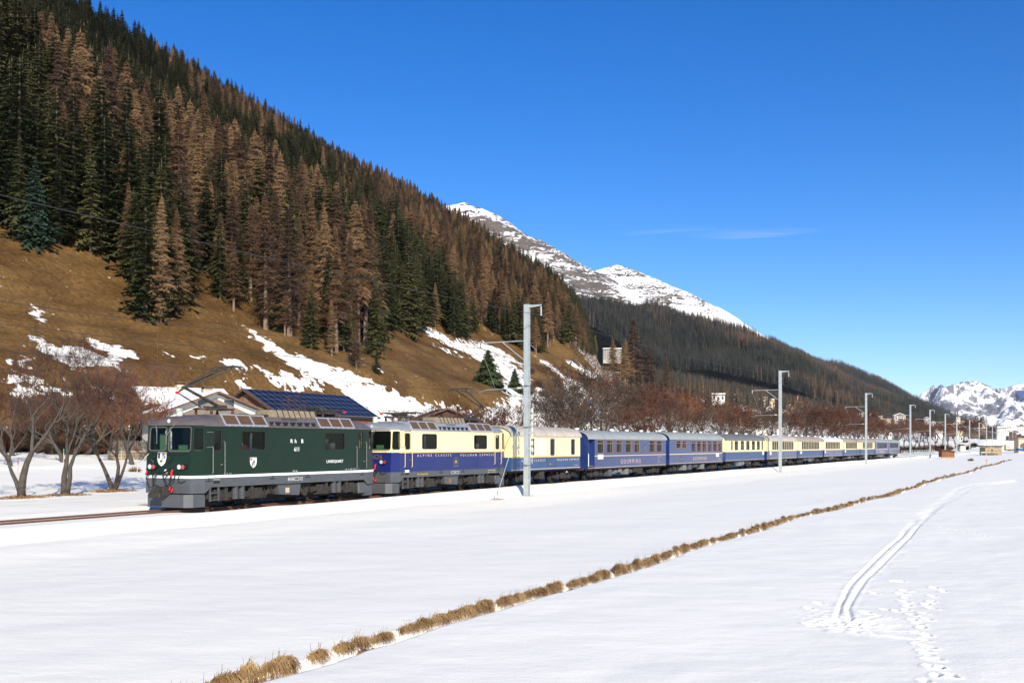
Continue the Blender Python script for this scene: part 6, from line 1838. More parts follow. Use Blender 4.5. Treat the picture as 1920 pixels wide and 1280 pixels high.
# left background thicket, left of and behind the front engine
for (px_, y_, h, kd, lb) in [(120, 38, 6.5, 'bare', 'bare tree behind the middle gnarled tree on the far side of the field'), (20, 34, 6.0, 'red', 'russet bare tree at the left edge behind the gnarled trees'), (250, 33, 6.5, 'red', 'russet bare tree in front of the chalet gable'), (212, 40, 5.5, 'red', 'low russet tree left of the chalets'), (285, 36, 6.0, 'red', 'russet tree hiding the left chalet roof'),
                             (160, 46, 6.0, 'bare', 'small bare tree above the bushes left of the chalets'), (70, 48, 6.0, 'red', 'russet tree far behind the gap between the left trees')]:
    bare(px_, y_, h, kd, lb, sc=1.1)
# trees directly behind the train, in view order
for (px_, y_, h, kd) in [(800, 28, 6.3, 'bare'), (835, 30, 7.0, 'red'), (780, 36, 6.0, 'red'), (905, 17, 6.2, 'red'), (930, 20, 6.6, 'bare'), (955, 16, 6.4, 'red'), (885, 22, 5.8, 'bare'), (975, 22, 6.2, 'bare'),
                         (1012, 14, 6.8, 'bare'), (1040, 19, 8.2, 'bare'), (1075, 24, 9.5, 'bare'), (1062, 13, 6.6, 'bare'), (1105, 17, 8.0, 'bare'), (1130, 22, 9.0, 'bare'), (1150, 14, 7.0, 'bare'), (1172, 26, 10, 'bare'), (1100, 30, 9.0, 'bare'),
                         (1195, 18, 8.5, 'red'), (1212, 28, 12, 'red'), (1232, 22, 11.5, 'red'), (1250, 34, 14, 'red'), (1262, 16, 9.0, 'bare'), (1240, 14, 7.5, 'bare'), (1285, 24, 12, 'red'), (1275, 30, 13, 'red'), (1305, 18, 9.5, 'bare'), (1312, 30, 12.5, 'red'), (1330, 22, 10, 'bare'), (1345, 32, 11.5, 'red'), (1362, 18, 9.5, 'red'), (1220, 36, 13, 'red'),
                         (1380, 26, 11, 'red'), (1395, 17, 9.5, 'bare'), (1408, 30, 11.5, 'red'), (1425, 20, 10, 'bare'), (1440, 28, 11, 'red'), (1452, 17, 9.5, 'bare'), (1468, 26, 11, 'red'), (1480, 18, 10, 'bare'), (1495, 30, 12.5, 'red'), (1508, 20, 11, 'bare'), (1520, 28, 13, 'red'), (1530, 17, 11, 'red'), (1542, 26, 13, 'bare')]:
    bare(px_, y_, h * (1.3 if 990 < px_ < 1185 else 1.0), kd, L2 if kd == 'red' else L1, G1, sc=1.15)
for k in range(34):
    px_ = 985 + k * 17 + rt.uniform(-6, 6)
    bare(px_, rt.uniform(13, 42), rt.uniform(6.5, 9) + (px_ > 1180) * 2.5, 'red' if rt.random() < (.25 if px_ < 1180 else .6) else 'bare', 'bare tree of the dense rows behind the coaches', 'bare trees of the dense rows behind the coaches', sc=1.2)
G3 = 'reddish trees lining the avenue beyond the train end'
for k in range(46):
    px_ = 1552 + k * 7.3 + rt.uniform(-2, 2)
    y_ = (18 if k % 2 else 30) + rt.uniform(-2, 2) + (px_ > 1700) * 4
    bare(px_, y_, rt.uniform(11.5, 14.5) if px_ < 1750 else rt.uniform(13, 17), 'red' if rt.random() < .85 else 'bare', 'reddish bare avenue tree beyond the end of the train', G3, sc=1.1)
for k in range(40):
    px_ = 1560 + k * 8.6 + rt.uniform(-3, 3)
    bare(px_, rt.uniform(38, 62), rt.uniform(10, 14), 'red' if rt.random() < .7 else 'bare', 'reddish bare tree in the thicket behind the avenue', 'trees of the thicket behind the avenue', sc=1.3)
G2 = 'scattered bare trees on the snowy slope above the train'
for k in range(46):
    px_ = rt.uniform(1010, 1560); V = rt.uniform(90, 175) if px_ < 1180 else rt.uniform(100, 230)
    bare(px_, V + CAM_Y, rt.uniform(6, 11), 'red' if rt.random() < .6 else 'bare', 'small bare tree on the snowy slope above the train', G2, sc=1.2)
# birch in front of the barn
t, c = grow([((0, 0, -.2), (.02, .02, 1), 1.6, .8)], 10 * .30, 10 * .013, 6, 717, spread=.5, twig=.016, twig_n=4, first=4, shrink=.72, up=.25, budn=2, bud=.05, kink=.22)
z = max(p[2] for p in c.v)
for mb in (t, c): mb.v = [(p[0] * 6.6 / z, p[1] * 6.6 / z, p[2] * 6.6 / z) for p in mb.v]
s_ = s_at(563, 30); X, Y = W(s_, 30)
root = thing('birch_tree', 'small birch with a white trunk and russet twigs in front of the solar roof', 'tree', (X, Y, gz(s_, 30)), 0)
t.build('trunk', M_BIRCH, root); c.build('crown', [M_BIRCH, M_TWIGR, M_BUD], root)
# evergreens near the mast
t, c = conifer(777, 8.0, 3.0, 30, 13, 'spruce', 0.02)
PINE = (t.mesh('pine_trunk', M_BARK_G), c.mesh('pine_crown', foliage('pine_needles', (0.035, 0.05, 0.016), (0.06, 0.08, 0.026), (0.10, 0.12, 0.045), scale=.8)))
for (px_, V, h, lb, wd) in [(915, 104, 7.5, 'round green pine behind the second locomotive left of the nearest mast', 2.6), (965, 104, 5.0, 'small conical conifer between the round pine and the nearest mast', 2.4), (1345, 190, 12, 'green spruce beside the white chalet on the slope', 1.6)]:
    s_ = s_at(px_, V + CAM_Y); X, Y = W(s_, V + CAM_Y)
    tree_thing('pine_tree', lb, 'tree', X, Y, zterr(s_, V + CAM_Y) - .2, (h / 8 * (wd - 1.4), h / 8), px_, *PINE)
# low bushes: domes of fine twigs
def bush_mesh(seed, r, h, n, material, wd=.012):
    rb = random.Random(seed); mb = MB()
    for k in range(n):
        a = rb.uniform(0, 6.283); q = math.sqrt(rb.random()); e = rb.uniform(.25, 1)
        p0 = Vector((math.cos(a) * q * r * .35, math.sin(a) * q * r * .35, 0)); p1 = Vector((math.cos(a) * q * r, math.sin(a) * q * r, h * e * math.sqrt(max(.05, 1 - q * q * .8))))
        m_ = p0.lerp(p1, .5) + Vector((0, 0, h * .12)); s_ = (p1 - p0).orthogonal().normalized() * wd
        mb.add([p0 - s_, p0 + s_, m_ + s_, m_ - s_, p1], [(0, 1, 2, 3), (3, 2, 4)])
    return mb.mesh('twigs', material)
BU = [bush_mesh(900 + k, 1.2, 1.5, 700, M_TWIGR if k % 2 else M_TWIG) for k in range(3)]
BD = bush_mesh(905, .45, .45, 260, M_GRASS, .008)
def bush(px_, y_, sc, label, k=0, me=None, grp=None, nm='bush'):
    s_ = s_at(px_, y_); X, Y = W(s_, y_)
    o = link(me or BU[k], nm); o.location = (X, Y, zterr(s_, y_) - .05); o.scale = (sc, sc, sc); o.rotation_euler = (0, 0, px_)
    tag(o, label, 'bush', grp)
for k in range(26):
    bush(-5 + k * 10.5 + R.uniform(-4, 4), 50 + R.uniform(0, 6), R.uniform(1.6, 2.6), 'tall brown bush of the scrub below the left slope', k % 3, grp='tall bushes of the scrub below the left slope')
for k in range(12):
    bare(5 + k * 22 + rt.uniform(-6, 6), rt.uniform(44, 56), rt.uniform(5, 7), 'bare' if k % 3 else 'red', 'small bare tree of the scrub below the left slope', 'small bare trees of the scrub below the left slope', sc=1.2)
bush(253, 27, 1.3, 'dry brown tussock in the snow left of the green locomotive', me=BD)
for k in range(16):
    bush(100 + k * 11 + R.uniform(-5, 5), 46 + R.uniform(0, 4), R.uniform(.9, 1.5), 'brown bush in the hedge along the foot of the slope', k % 3, grp='brown bushes along the foot of the slope')
for k in range(26):
    px_ = R.uniform(990, 1240); V = R.uniform(92, 135)
    bush(px_, V + CAM_Y, R.uniform(.9, 1.9), 'brown shrub on the patchy slope right of the nearest mast', k % 3, grp='brown shrubs on the patchy slope')
for k in range(60):
    px_ = 1440 + k * 7.5 + R.uniform(-4, 4)
    bush(px_, R.uniform(11, 20), R.uniform(1.6, 2.6), 'low reddish shrub in the undergrowth of the avenue', k % 3, grp='shrubs in the undergrowth of the avenue')
bush(1820, -14.3, 1.8, 'dry brown bush at the far end of the ditch', me=BD)
# marker poles
M_POLE = mat('pinkish_pole', (0.62, 0.36, 0.25), 0.7)
for (px_, y_, h, c_, lb) in [(33, 13, 1.75, (0.5, 0.08, 0.2), 'thin pale marker pole with a red tip beside the leftmost gnarled tree'), (119, 26, 1.7, (0.05, 0.35, 0.28), 'thin marker pole with a green tip in the snow between the left trees'), (227, 26, 1.7, (0.05, 0.35, 0.28), 'thin marker pole with a green tip left of the green locomotive'),
                             (1850, -20, 0.9, (0.55, 0.08, 0.1), 'thin marker pole in front of the stone hut'), (1916, -12, 3.0, (0.62, 0.36, 0.25), 'thin wooden stake at the right edge of the snowfield')]:
    s_ = s_at(px_, y_); X, Y = W(s_, y_); z_ = gz(s_, y_)
    o = thing('marker_pole', lb, 'pole', (X, Y, z_))
    rr = .022 if s_ < 100 else .06
    m = MB(); m.tube((0, 0, -.2), (.02, 0, h - .25), rr, n=6); m.build('shaft', M_POLE, o)
    m = MB(); m.tube((.02, 0, h - .25), (.02, 0, h), rr * 1.2, n=6); m.build('tip', mat('tip_%d' % int(c_[1] * 100), c_, .6), o)
# ================================================================== BUILDINGS
M_WALLW = mat('white_render', (0.66, 0.64, 0.58), 0.85, var=0.08, vs=1)
M_WALLY = mat('cream_render', (0.62, 0.50, 0.32), 0.85, var=0.08, vs=1)
M_WOODD = mat('dark_wood', (0.085, 0.045, 0.026), 0.85, var=0.4, vs=3, stretch=(1, 1, .2), bump=.3, bs=8)
M_WOODO = mat('orange_wood', (0.22, 0.088, 0.038), 0.85, var=0.35, vs=3, stretch=(4, 4, .3), dirt=((0.06, 0.03, 0.02), 0.9, 1.2))
M_WOODG = mat('weathered_boards', (0.17, 0.13, 0.10), 0.9, var=0.4, vs=4, stretch=(4, 4, .3))
M_SNOWR = mat('roof_snow', (0.88, 0.86, 0.83), 0.8, var=0.04, vs=2, bump=.5, bs=3)
M_ROOFT = mat('brown_roof', (0.12, 0.07, 0.05), 0.85, var=0.3, vs=3)
M_STONE = mat('field_stone', (0.34, 0.26, 0.17), 0.9, var=0.35, vs=3, bump=.6, bs=6)
M_WIN = mat('window_dark', (0.03, 0.035, 0.045), 0.15, coat=.5)
M_SOLAR = mat('solar_cell', (0.006, 0.009, 0.026), 0.35, spec=.3, var=.3, vs=1.2)
M_CHIM = mat('chimney_render', (0.42, 0.36, 0.28), 0.85, var=.15, vs=6)

# ---- barn with the solar roof: ridge runs parallel to the track
Zb = 118.0
Xb = (455 - 960) * Zb / FPX
bs_, by_ = SYc(Xb, Zb)
X, Y = W(bs_, by_)
zr = CAMZ + (HOR - 728) * Zb / FPX
zg0 = 2.4
barn = thing('barn', 'wooden barn with a large dark blue solar roof behind the green locomotive', 'barn', (X, Y, zg0), ROTZ)
hr_ = zr - zg0; LB = 19.6; wB = 5.2; ze = hr_ - 2.95
m = MB(); m.prism([(-wB + .5, 0), (wB - .5, 0), (wB - .5, ze + .25), (0, hr_ - .25), (-wB + .5, ze + .25)], 'x', .9, LB - .6); m.build('wall', M_WOODO, barn)
for k in range(16):      # vertical boards of the gable
    y0 = -wB + .55 + k * (2 * wB - 1.1) / 16; y1 = y0 + (2 * wB - 1.1) / 16 - .04
    zt_ = hr_ - .35 - (hr_ - ze - .3) * abs((y0 + y1) / 2) / wB - .12
    b = MB(); b.box(.86 - (k % 3) * .012, .9, y0, y1, .3, zt_); b.build('board', M_WOODO if k % 4 else M_WOODG, barn)
b = MB(); b.box(.83, .86, -1.5, 1.2, 0, hr_ - 2.6); b.build('barn_door', M_WOODG, barn)
for s_ in (-1, 1):
    m = MB(); m.add([(0, 0, hr_), (LB, 0, hr_), (LB, s_ * wB, ze), (0, s_ * wB, ze), (0, 0, hr_ - .16), (LB, 0, hr_ - .16), (LB, s_ * wB, ze - .16), (0, s_ * wB, ze - .16)], [(0, 1, 2, 3), (4, 7, 6, 5), (0, 3, 7, 4), (1, 5, 6, 2), (3, 2, 6, 7)])
    rf_ = m.build('roof', mat('dark_sheet_roof', (0.03, 0.03, 0.035), .5), barn)
    if s_ < 0:
        nx, ny = 17, 5
        me = None
        for i in range(nx):
            for j in range(ny):
                x0 = .25 + i * (LB - .5) / nx; x1 = x0 + (LB - .5) / nx - .07
                t0 = .025 + j * .96 / ny; t1 = t0 + .96 / ny - .012
                p = lambda x_, t_, o=0.05: (x_, -wB * t_, hr_ + (ze - hr_) * t_ + o)
                if me is None:
                    q = MB(); c0 = p(x0, t0, 0)
                    vs8 = [p(x0, t0), p(x1, t0), p(x1, t1), p(x0, t1), p(x0, t0, .01), p(x1, t0, .01), p(x1, t1, .01), p(x0, t1, .01)]
                    q.add([(a - c0[0], b - c0[1], c - c0[2]) for a, b, c in vs8], [(0, 1, 2, 3), (0, 4, 5, 1), (1, 5, 6, 2), (2, 6, 7, 3), (3, 7, 4, 0)])
                    me = q.mesh('solar_panel', M_SOLAR)
                link(me, 'solar_panel', rf_, p(x0, t0, 0))
        fr = MB()
        for j in range(ny + 1):
            t_ = .02 + j * .96 / ny; a = p(.2, t_, .045); c_ = p(LB - .2, t_, .045); fr.box(.2, LB - .2, a[1] - .02, a[1] + .02, a[2] - .03, a[2] + .0)
        for i in range(nx + 1):
            x0 = .21 + i * (LB - .5) / nx; fr.add([p(x0 - .035, .01, .04), p(x0 + .035, .01, .04), p(x0 + .035, .99, .04), p(x0 - .035, .99, .04)], [(0, 1, 2, 3)])
        fr.build('mounting_rails', mat('rail_alu', (0.55, 0.56, 0.58), .4, metal=.5), rf_)
m = MB()
for s_ in (-1, 1): m.add([(-.04, 0, hr_ + .04), (-.04, s_ * wB, ze + .02), (-.04, s_ * wB, ze - .24), (-.04, 0, hr_ - .24), (.0, 0, hr_ + .04), (.0, s_ * wB, ze + .02), (.0, s_ * wB, ze - .24), (.0, 0, hr_ - .24)], [(0, 1, 2, 3), (4, 7, 6, 5), (0, 4, 5, 1), (3, 2, 6, 7)])
m.build('barge_board', M_WOODD, barn)
b = MB(); b.bbox(8, 11, -3.5, -3.4, 0, 2.4); b.build('side_door', M_WOODG, barn)

def gable_house(name, label, cat, X, Y, zg_, rz, w, L, he, hr, wall, roofm, over=.7, snow=None, wins=(), upper=None, chim=True, gable=M_WOODD, group=None, ww=.9, wh=1.1, both=True):
    """ridge along local x; front gable at x = 0 facing -x"""
    root = thing(name, label, cat, (X, Y, zg_), rz, group)
    m = MB(); m.prism([(-w, -1.5), (w, -1.5), (w, he), (0, hr), (-w, he)], 'x', 0, L); m.build('wall', wall, root)
    if upper is not None:
        m = MB(); m.prism([(-w - .03, upper), (w + .03, upper), (w + .03, he), (0, hr + .0), (-w - .03, he)], 'x', -.03, L + .03); m.build('upper_storey', gable, root)
    sl = (hr - he) / w
    for s_ in (-1, 1):
        m = MB(); y1 = s_ * (w + over); z1 = he - sl * over
        m.add([(-over, 0, hr + .22), (L + over, 0, hr + .22), (L + over, y1, z1 + .22), (-over, y1, z1 + .22), (-over, 0, hr + .05), (L + over, 0, hr + .05), (L + over, y1, z1 + .05), (-over, y1, z1 + .05)], [(0, 1, 2, 3), (4, 7, 6, 5), (0, 3, 7, 4), (1, 5, 6, 2), (3, 2, 6, 7)])
        ro = m.build('roof', roofm, root)
        if snow and (snow == 'both' or snow == s_):
            m = MB(); n = 12; v = []; Rr = random.Random(int(L * 7 + w * 3 + s_))
            top = []; bot = []
            for k in range(n + 1):
                x_ = -over + .1 + (L + 2 * over - .2) * k / n
                e = Rr.uniform(.80, .97)
                top.append((x_, s_ * .05, hr + .36)); bot.append((x_, y1 * e, hr + (z1 - hr) * e + .33))
            tb = [(p[0], p[1], p[2] - .12) for p in top]; bb = [(p[0], p[1], p[2] - .10) for p in bot]
            for k in range(n):
                m.add([top[k], top[k + 1], bot[k + 1], bot[k]], [(0, 1, 2, 3)]); m.add([bot[k], bot[k + 1], bb[k + 1], bb[k]], [(0, 1, 2, 3)])
            m.add([top[0], bot[0], bb[0], tb[0]], [(0, 1, 2, 3)]); m.add([top[n], bot[n], bb[n], tb[n]], [(0, 3, 2, 1)])
            m.build('snow_cover', M_SNOWR, ro)
    for (side, a, z_) in wins:
        f = MB(); g_ = MB()
        if side == 'f': f.box(-.06, -.035 - .0, a - ww / 2 - .08, a + ww / 2 + .08, z_ - .08, z_ + wh + .08); g_.box(-.075, -.062, a - ww / 2, a + ww / 2, z_, z_ + wh)
        elif side == 'r': f.box(a - ww / 2 - .08, a + ww / 2 + .08, -w - .06, -w - .035, z_ - .08, z_ + wh + .08); g_.box(a - ww / 2, a + ww / 2, -w - .075, -w - .062, z_, z_ + wh)
        else: f.box(a - ww / 2 - .08, a + ww / 2 + .08, w + .035, w + .06, z_ - .08, z_ + wh + .08); g_.box(a - ww / 2, a + ww / 2, w + .062, w + .075, z_, z_ + wh)
        fo = f.build('window', M_WALLW, root); g_.build('pane', M_WIN, fo)
    if chim:
        m = MB(); m.bbox(L * .45, L * .45 + .9, -.75, .15, hr - .5, hr + .6); co = m.build('chimney', M_CHIM, root)
        m = MB(); m.box(L * .45 - .06, L * .45 + .96, -.81, .21, hr + .78, hr + .86)
        for a_ in (.05, .8): m.box(L * .45 + a_, L * .45 + a_ + .08, -.7, .1, hr + .6, hr + .78)
        m.build('chimney_cap', M_ROOFT, co)
    return root
def face_at(px_, Z_): return (px_ - 960) * Z_ / FPX, Z_
# chalet behind the pantograph: gable towards the camera, ridge receding to the left
X, Y = face_at(406, 92); zr = CAMZ + (HOR - 734) * 92 / FPX
gable_house('chalet', 'chalet with white walls, dark gable and snowy left roof slope behind the pantograph', 'house', X, Y, 2.0, rad(90 + 32), 4.6, 8.0, zr - 2.0 - 1.95, zr - 2.0 - .2, M_WALLW, M_ROOFT, over=.9, snow=1, upper=None, wins=[('f', -2.6, 1.6), ('f', 0, 1.6), ('f', 2.4, 1.6), ('f', -1.1, 3.4), ('f', 1.2, 3.4)])
o_ = SC.objects['chalet']
m = MB(); m.prism([(-3.9, zr - 2.0 - 2.35), (3.9, zr - 2.0 - 2.35), (0, zr - 2.0 - .65)], 'x', -.10, -.03); m.build('gable_boards', M_WOODG, o_)
X, Y = face_at(262, 100); zr2 = CAMZ + (HOR - 731) * 100 / FPX
gable_house('chalet', 'low dark chalet with snow on its roof, left of the white chalet', 'house', X, Y, 2.0, ROTZ - rad(28), 3.8, 7.5, zr2 - 2.0 - 1.6, zr2 - 2.0, M_WOODD, M_ROOFT, over=.8, snow='both', wins=[('r', 2, 1.5), ('r', 5, 1.5), ('f', 0, 1.5)])
dsh = thing('satellite_dish', 'pale round satellite dish on the dark chalet wall', 'satellite dish', (*face_at(294, 95.5), CAMZ + (HOR - 749) * 95.5 / FPX), 0)
m = MB(); m.tube((0, 0, 0), (0, .12, 0), .42, .20, 16); m.build('dish', M_WALLW, dsh); m = MB(); m.tube((0, .1, 0), (0, .5, -.3), .03, n=6); m.build('bracket', M_WOODD, dsh)
X, Y = face_at(838, 112); zr3 = CAMZ + (HOR - 768) * 112 / FPX
gable_house('shed', 'low brown shed roof behind the cream and blue locomotive', 'shed', X, Y, 1.6, rad(105), 5.2, 8, zr3 - 1.6 - 2.0, zr3 - 1.6, M_WOODD, M_ROOFT, over=.6, chim=False)
# stone wall and palisade beside the bare trees: stones laid one by one
ws0, wy = s_at(208, 40), 40.0
X, Y = W(ws0, wy); zw = gz(ws0, wy) - .2
wallo = thing('garden_wall', 'low rough stone garden wall under the grey palisade left of the chalets', 'wall', (X, Y, zw), ROTZ)
LW = s_at(300, 40) - ws0
Rs = random.Random(8)
zc = 0.0
for row in range(4):
    hh = Rs.uniform(.20, .30); x_ = -.2
    while x_ < LW:
        l_ = Rs.uniform(.3, .75); b = MB(); pr = Rs.uniform(0, .05)
        b.bbox(x_, x_ + l_ - .03, -.2 - pr, .2, zc, zc + hh - .025, .03); b.build('stone', M_STONE, wallo); x_ += l_
    zc += hh
m = MB(); m.box(-.2, LW, -.16, .16, 0, zc - .05); m.build('mortar_core', mat('mortar', (0.2, 0.17, 0.13), .9), wallo)
fno = thing('palisade_fence', 'weathered grey palisade on top of the low stone wall', 'fence', (X, Y, zw + zc), ROTZ)
pm = None; x_ = 0
while x_ < LW:
    if pm is None:
        b = MB(); b.prism([(-.05, 0), (.05, 0), (.05, .78), (0, .86), (-.05, .78)], 'y', -.012, .012); pm = b.mesh('picket', M_WOODG)
    o_ = link(pm, 'picket', fno, (x_, 0, 0)); o_.rotation_euler = (0, Rs.uniform(-.03, .03), 0); x_ += .155
for z_ in (.2, .6):
    b = MB(); b.box(0, LW, .014, .05, z_, z_ + .07); b.build('fence_rail', M_WOODG, fno)

# ---- huts in the field on the right
def place(px_, y_): 
    s_ = s_at(px_, y_); return s_, W(s_, y_)
s_, (X, Y) = place(1766, -6.0)
hz = -.60
hut = thing('wooden_hut', 'small brown wooden hut with a slanting roof standing in the snowfield', 'hut', (X, Y, hz), rad(-6))
wH = 23.0 * Y / FPX; hH = 17.0 * Y / FPX
m = MB(); m.box(0, wH, 0, wH * .9, .38, hH * .86); m.build('wall', M_WOODO, hut)
nb = 11
for k in range(nb):
    x0 = wH * k / nb; b = MB(); top = hH * (.98 - .16 * (k + .5) / nb); b.box(x0 + .012, x0 + wH / nb - .012, -.04 - .012 * (k % 2), 0, .36, top); b.build('board', M_WOODO, hut)
m = MB(); m.box(0, wH, -.02, .3, .0, .36); m.build('plinth', M_CONC, hut)
m = MB(); m.add([(-.35, -.5, hH + .06), (wH + .25, -.5, hH * .84), (wH + .25, wH, hH * .84 + .02), (-.35, wH, hH + .08), (-.35, -.5, hH - .08), (wH + .25, -.5, hH * .84 - .12), (wH + .25, wH, hH * .84 - .12), (-.35, wH, hH - .08)], [(0, 1, 2, 3), (4, 7, 6, 5), (0, 4, 5, 1), (1, 5, 6, 2), (2, 6, 7, 3), (3, 7, 4, 0)])
m.build('roof', M_WOODD, hut)
m = MB(); m.add([(0, 0, hH * .85), (wH, 0, hH * .8), (wH, wH * .9, hH * .8), (0, wH * .9, hH * .9), (0, 0, hH * .97), (wH, 0, hH * .82), (wH, wH * .9, hH * .82), (0, wH * .9, hH * .97)], [(4, 5, 6, 7), (3, 7, 4, 0), (1, 5, 6, 2)]); m.build('side_wall', M_WOODD, hut)
# stone hut
s_, (X, Y) = place(1847, -9.0); k_ = Y / FPX
st = thing('stone_hut', 'flat-roofed yellow stone hut with a dark hole in its wall and timber stacked in front', 'hut', (X, Y, -.62), rad(-4))
wS, hS = 31 * k_, 16 * k_
m = MB(); m.box(.05, wS - .05, .08, 4.5, 0, hS - .1); m.build('wall_core', M_STONE, st)
zc = 0; Rs = random.Random(3)
while zc < hS - .3:
    hh = Rs.uniform(.38, .5); x_ = 0.0
    while x_ < wS - .2:
        l_ = min(Rs.uniform(.5, 1.1), wS - x_); 
        if not (wS * .36 < x_ + l_ / 2 < wS * .46 and zc > hS * .4):
            b = MB(); b.bbox(x_, x_ + l_ - .04, -Rs.uniform(0, .06), .12, zc, zc + hh - .04, .05); b.build('stone', M_STONE, st)
        x_ += l_
    zc += hh
m = MB(); m.bbox(-4.5 * k_, wS + 1 * k_, -.6, 5, hS, hS + .35, .05); m.build('roof', mat('dark_roof_felt', (0.05, 0.045, 0.045), .8), st)
m = MB(); m.box(wS * .36, wS * .46, .02, .06, hS * .45, hS * .7); m.build('wall_hole', M_DARK, st)
for k in range(9):
    b = MB(); x0 = -11 * k_ + k * 3.3 * k_; b.tube((x0, -1.2 - .1 * (k % 3), .15 + .12 * (k % 3)), (x0 + 5 * k_, -1.0, .30 + .1 * ((k * 7) % 4)), .12, n=6)
    o_ = b.build('log', M_WOODD, None); tag(o_, 'dark log lying in the snow in front of the stone hut', 'log', 'logs in front of the stone hut'); o_.location = (X, Y, -.62)
bench = thing('wooden_bench', 'grey wooden bench in the snow left of the stone hut', 'bench', (X - 11 * k_, Y - 1.5, -.6))
m = MB(); m.box(0, 9 * k_, 0, .4, .55, .63); m.build('seat', M_GALV, bench)
m = MB(); m.box(0, 9 * k_, .42, .46, .8, 1.05); m.build('backrest', M_GALV, bench)
for a in (0, .6 * 15 * k_):
    m = MB(); m.box(a, a + .1, 0, .42, 0, .55); m.build('leg', M_GALV, bench)
# cabinet, level crossing signals, yellow building, container
s_, (X, Y) = place(1801, 6.5); k_ = Y / FPX
cb = thing('equipment_cabin', 'pale cream equipment cabin with a dark peaked roof beside the level crossing', 'cabin', (X, Y, 0.0), rad(0))
m = MB(); m.box(0, 9.5 * k_, 0, 2.2, -.5, 10.5 * k_); m.build('wall', mat('cabin_cream', (0.60, 0.57, 0.45), .7), cb)
m = MB(); m.add([(-.3, -.3, 10.5 * k_), (9.5 * k_ + .3, -.3, 10.5 * k_), (9.5 * k_ + .3, 2.5, 10.5 * k_), (-.3, 2.5, 10.5 * k_), (4.7 * k_, 1.1, 13.5 * k_)], [(0, 1, 4), (1, 2, 4), (2, 3, 4), (3, 0, 4), (3, 2, 1, 0)]); m.build('roof', M_DARK, cb)
m = MB(); m.box(3.2 * k_, 6.2 * k_, -.05, -.01, 0, 7.5 * k_); m.build('door', M_WALLW, cb)
for (px_, y_, lb, rd) in [(1748, 5.0, 'red and white level crossing signal post beside the fourth mast', 1), (1799, 4.0, 'red and white level crossing signal post left of the pale cabin', 1), (1719.5, 5, None, 0)]:
    if lb is None: continue
    s_, (X, Y) = place(px_, y_); k_ = Y / FPX
    o_ = thing('crossing_signal', lb, 'signal', (X, Y, -.1), 0)
    m = MB()
    for q in range(5): m.tube((0, 0, q * 3.0 * k_), (0, 0, (q + 1) * 3.0 * k_), .10, n=8, mi=q % 2)
    m.build('post', [M_RED, M_WHITE], o_)
    for a in (-1, 1):
        m = MB(); m.add([(-1.9 * k_, -.08, 15 * k_ + a * 1.6 * k_), (-1.6 * k_, -.08, 15.5 * k_ + a * 1.6 * k_), (1.9 * k_, -.08, 15 * k_ - a * 1.6 * k_), (1.6 * k_, -.08, 14.5 * k_ - a * 1.6 * k_)], [(0, 1, 2, 3), (3, 2, 1, 0)]); m.build('cross_arm', M_WHITE, o_)
    m = MB(); m.tube((0, -.1, 11.5 * k_), (0, -.25, 11.5 * k_), .35, n=10); m.build('lamp', M_DARK, o_)
# oval loop signals of the line (white rimmed)
for (px_, y_, hp, lb) in [(1670, -2.6 + 6, 0, 'oval white-rimmed signal board above the last coach'), (1803, 3.5, 0, 'oval pale signal board above the pale cabin')]:
    s_ = s_at(px_, 3.2); X, Y = W(s_, 3.2); k_ = Y / FPX
    o_ = thing('line_signal', lb, 'signal', (X, Y, 0))
    zt_ = CAMZ + (HOR - (815 if px_ < 1700 else 822)) * k_
    m = MB(); m.tube((0, 0, -.2), (0, 0, zt_ - 3.5 * k_), .07, n=6); m.build('post', M_GALV, o_)
    def oval(a, b, y0, y1): 
        n = 18; return [(a * math.cos(6.2832 * q / n), y0, zt_ + b * math.sin(6.2832 * q / n)) for q in range(n)] + [(a * math.cos(6.2832 * q / n), y1, zt_ + b * math.sin(6.2832 * q / n)) for q in range(n)]
    n = 18
    for (a, b, y0, mm, nm) in ((2.6 * k_, 4.6 * k_, -.1, M_WHITE, 'rim'), (1.6 * k_, 3.5 * k_, -.16, M_DARK, 'black_face')):
        m = MB(); m.add(oval(a, b, y0, y0 + .06), [tuple(range(n))[::-1], tuple(range(n, 2 * n))] + [(q, (q + 1) % n, n + (q + 1) % n, n + q) for q in range(n)]); m.build(nm, mm, o_)
    if px_ < 1700:
        m = MB(); m.bbox(-2.5 * k_, 5.5 * k_, 1.2, 2.2, .2, 3.6 + .9); m.build('relay_box', mat('cabin_cream', (0.60, 0.57, 0.45), .7), o_)
# criss-cross bridge railing beyond the last coach
s0_ = s_at(1690, -1.0 + 4); s1_ = s_at(1752, -1.0 + 4)
X, Y = W(s0_, 3.0)
rl = thing('railing', 'grey criss-cross railing along the path beyond the last coach', 'railing', (X, Y, -.1), ROTZ)
Lr = s1_ - s0_; n = 14
for k in range(n + 1):
    m = MB(); x_ = Lr * k / n; m.box(x_ - .06, x_ + .06, -.05, .05, 0, 1.3); m.build('post', M_GALV, rl)
    if k < n:
        m = MB(); x1_ = Lr * (k + 1) / n
        m.tube((x_, 0, .15), (x1_, 0, 1.15), .05, n=4); m.tube((x_, 0, 1.15), (x1_, 0, .15), .05, n=4); m.build('cross_brace', M_GALV, rl)
for z_ in (.12, 1.2):
    m = MB(); m.box(0, Lr, -.04, .04, z_, z_ + .09); m.build('rail', M_GALV, rl)
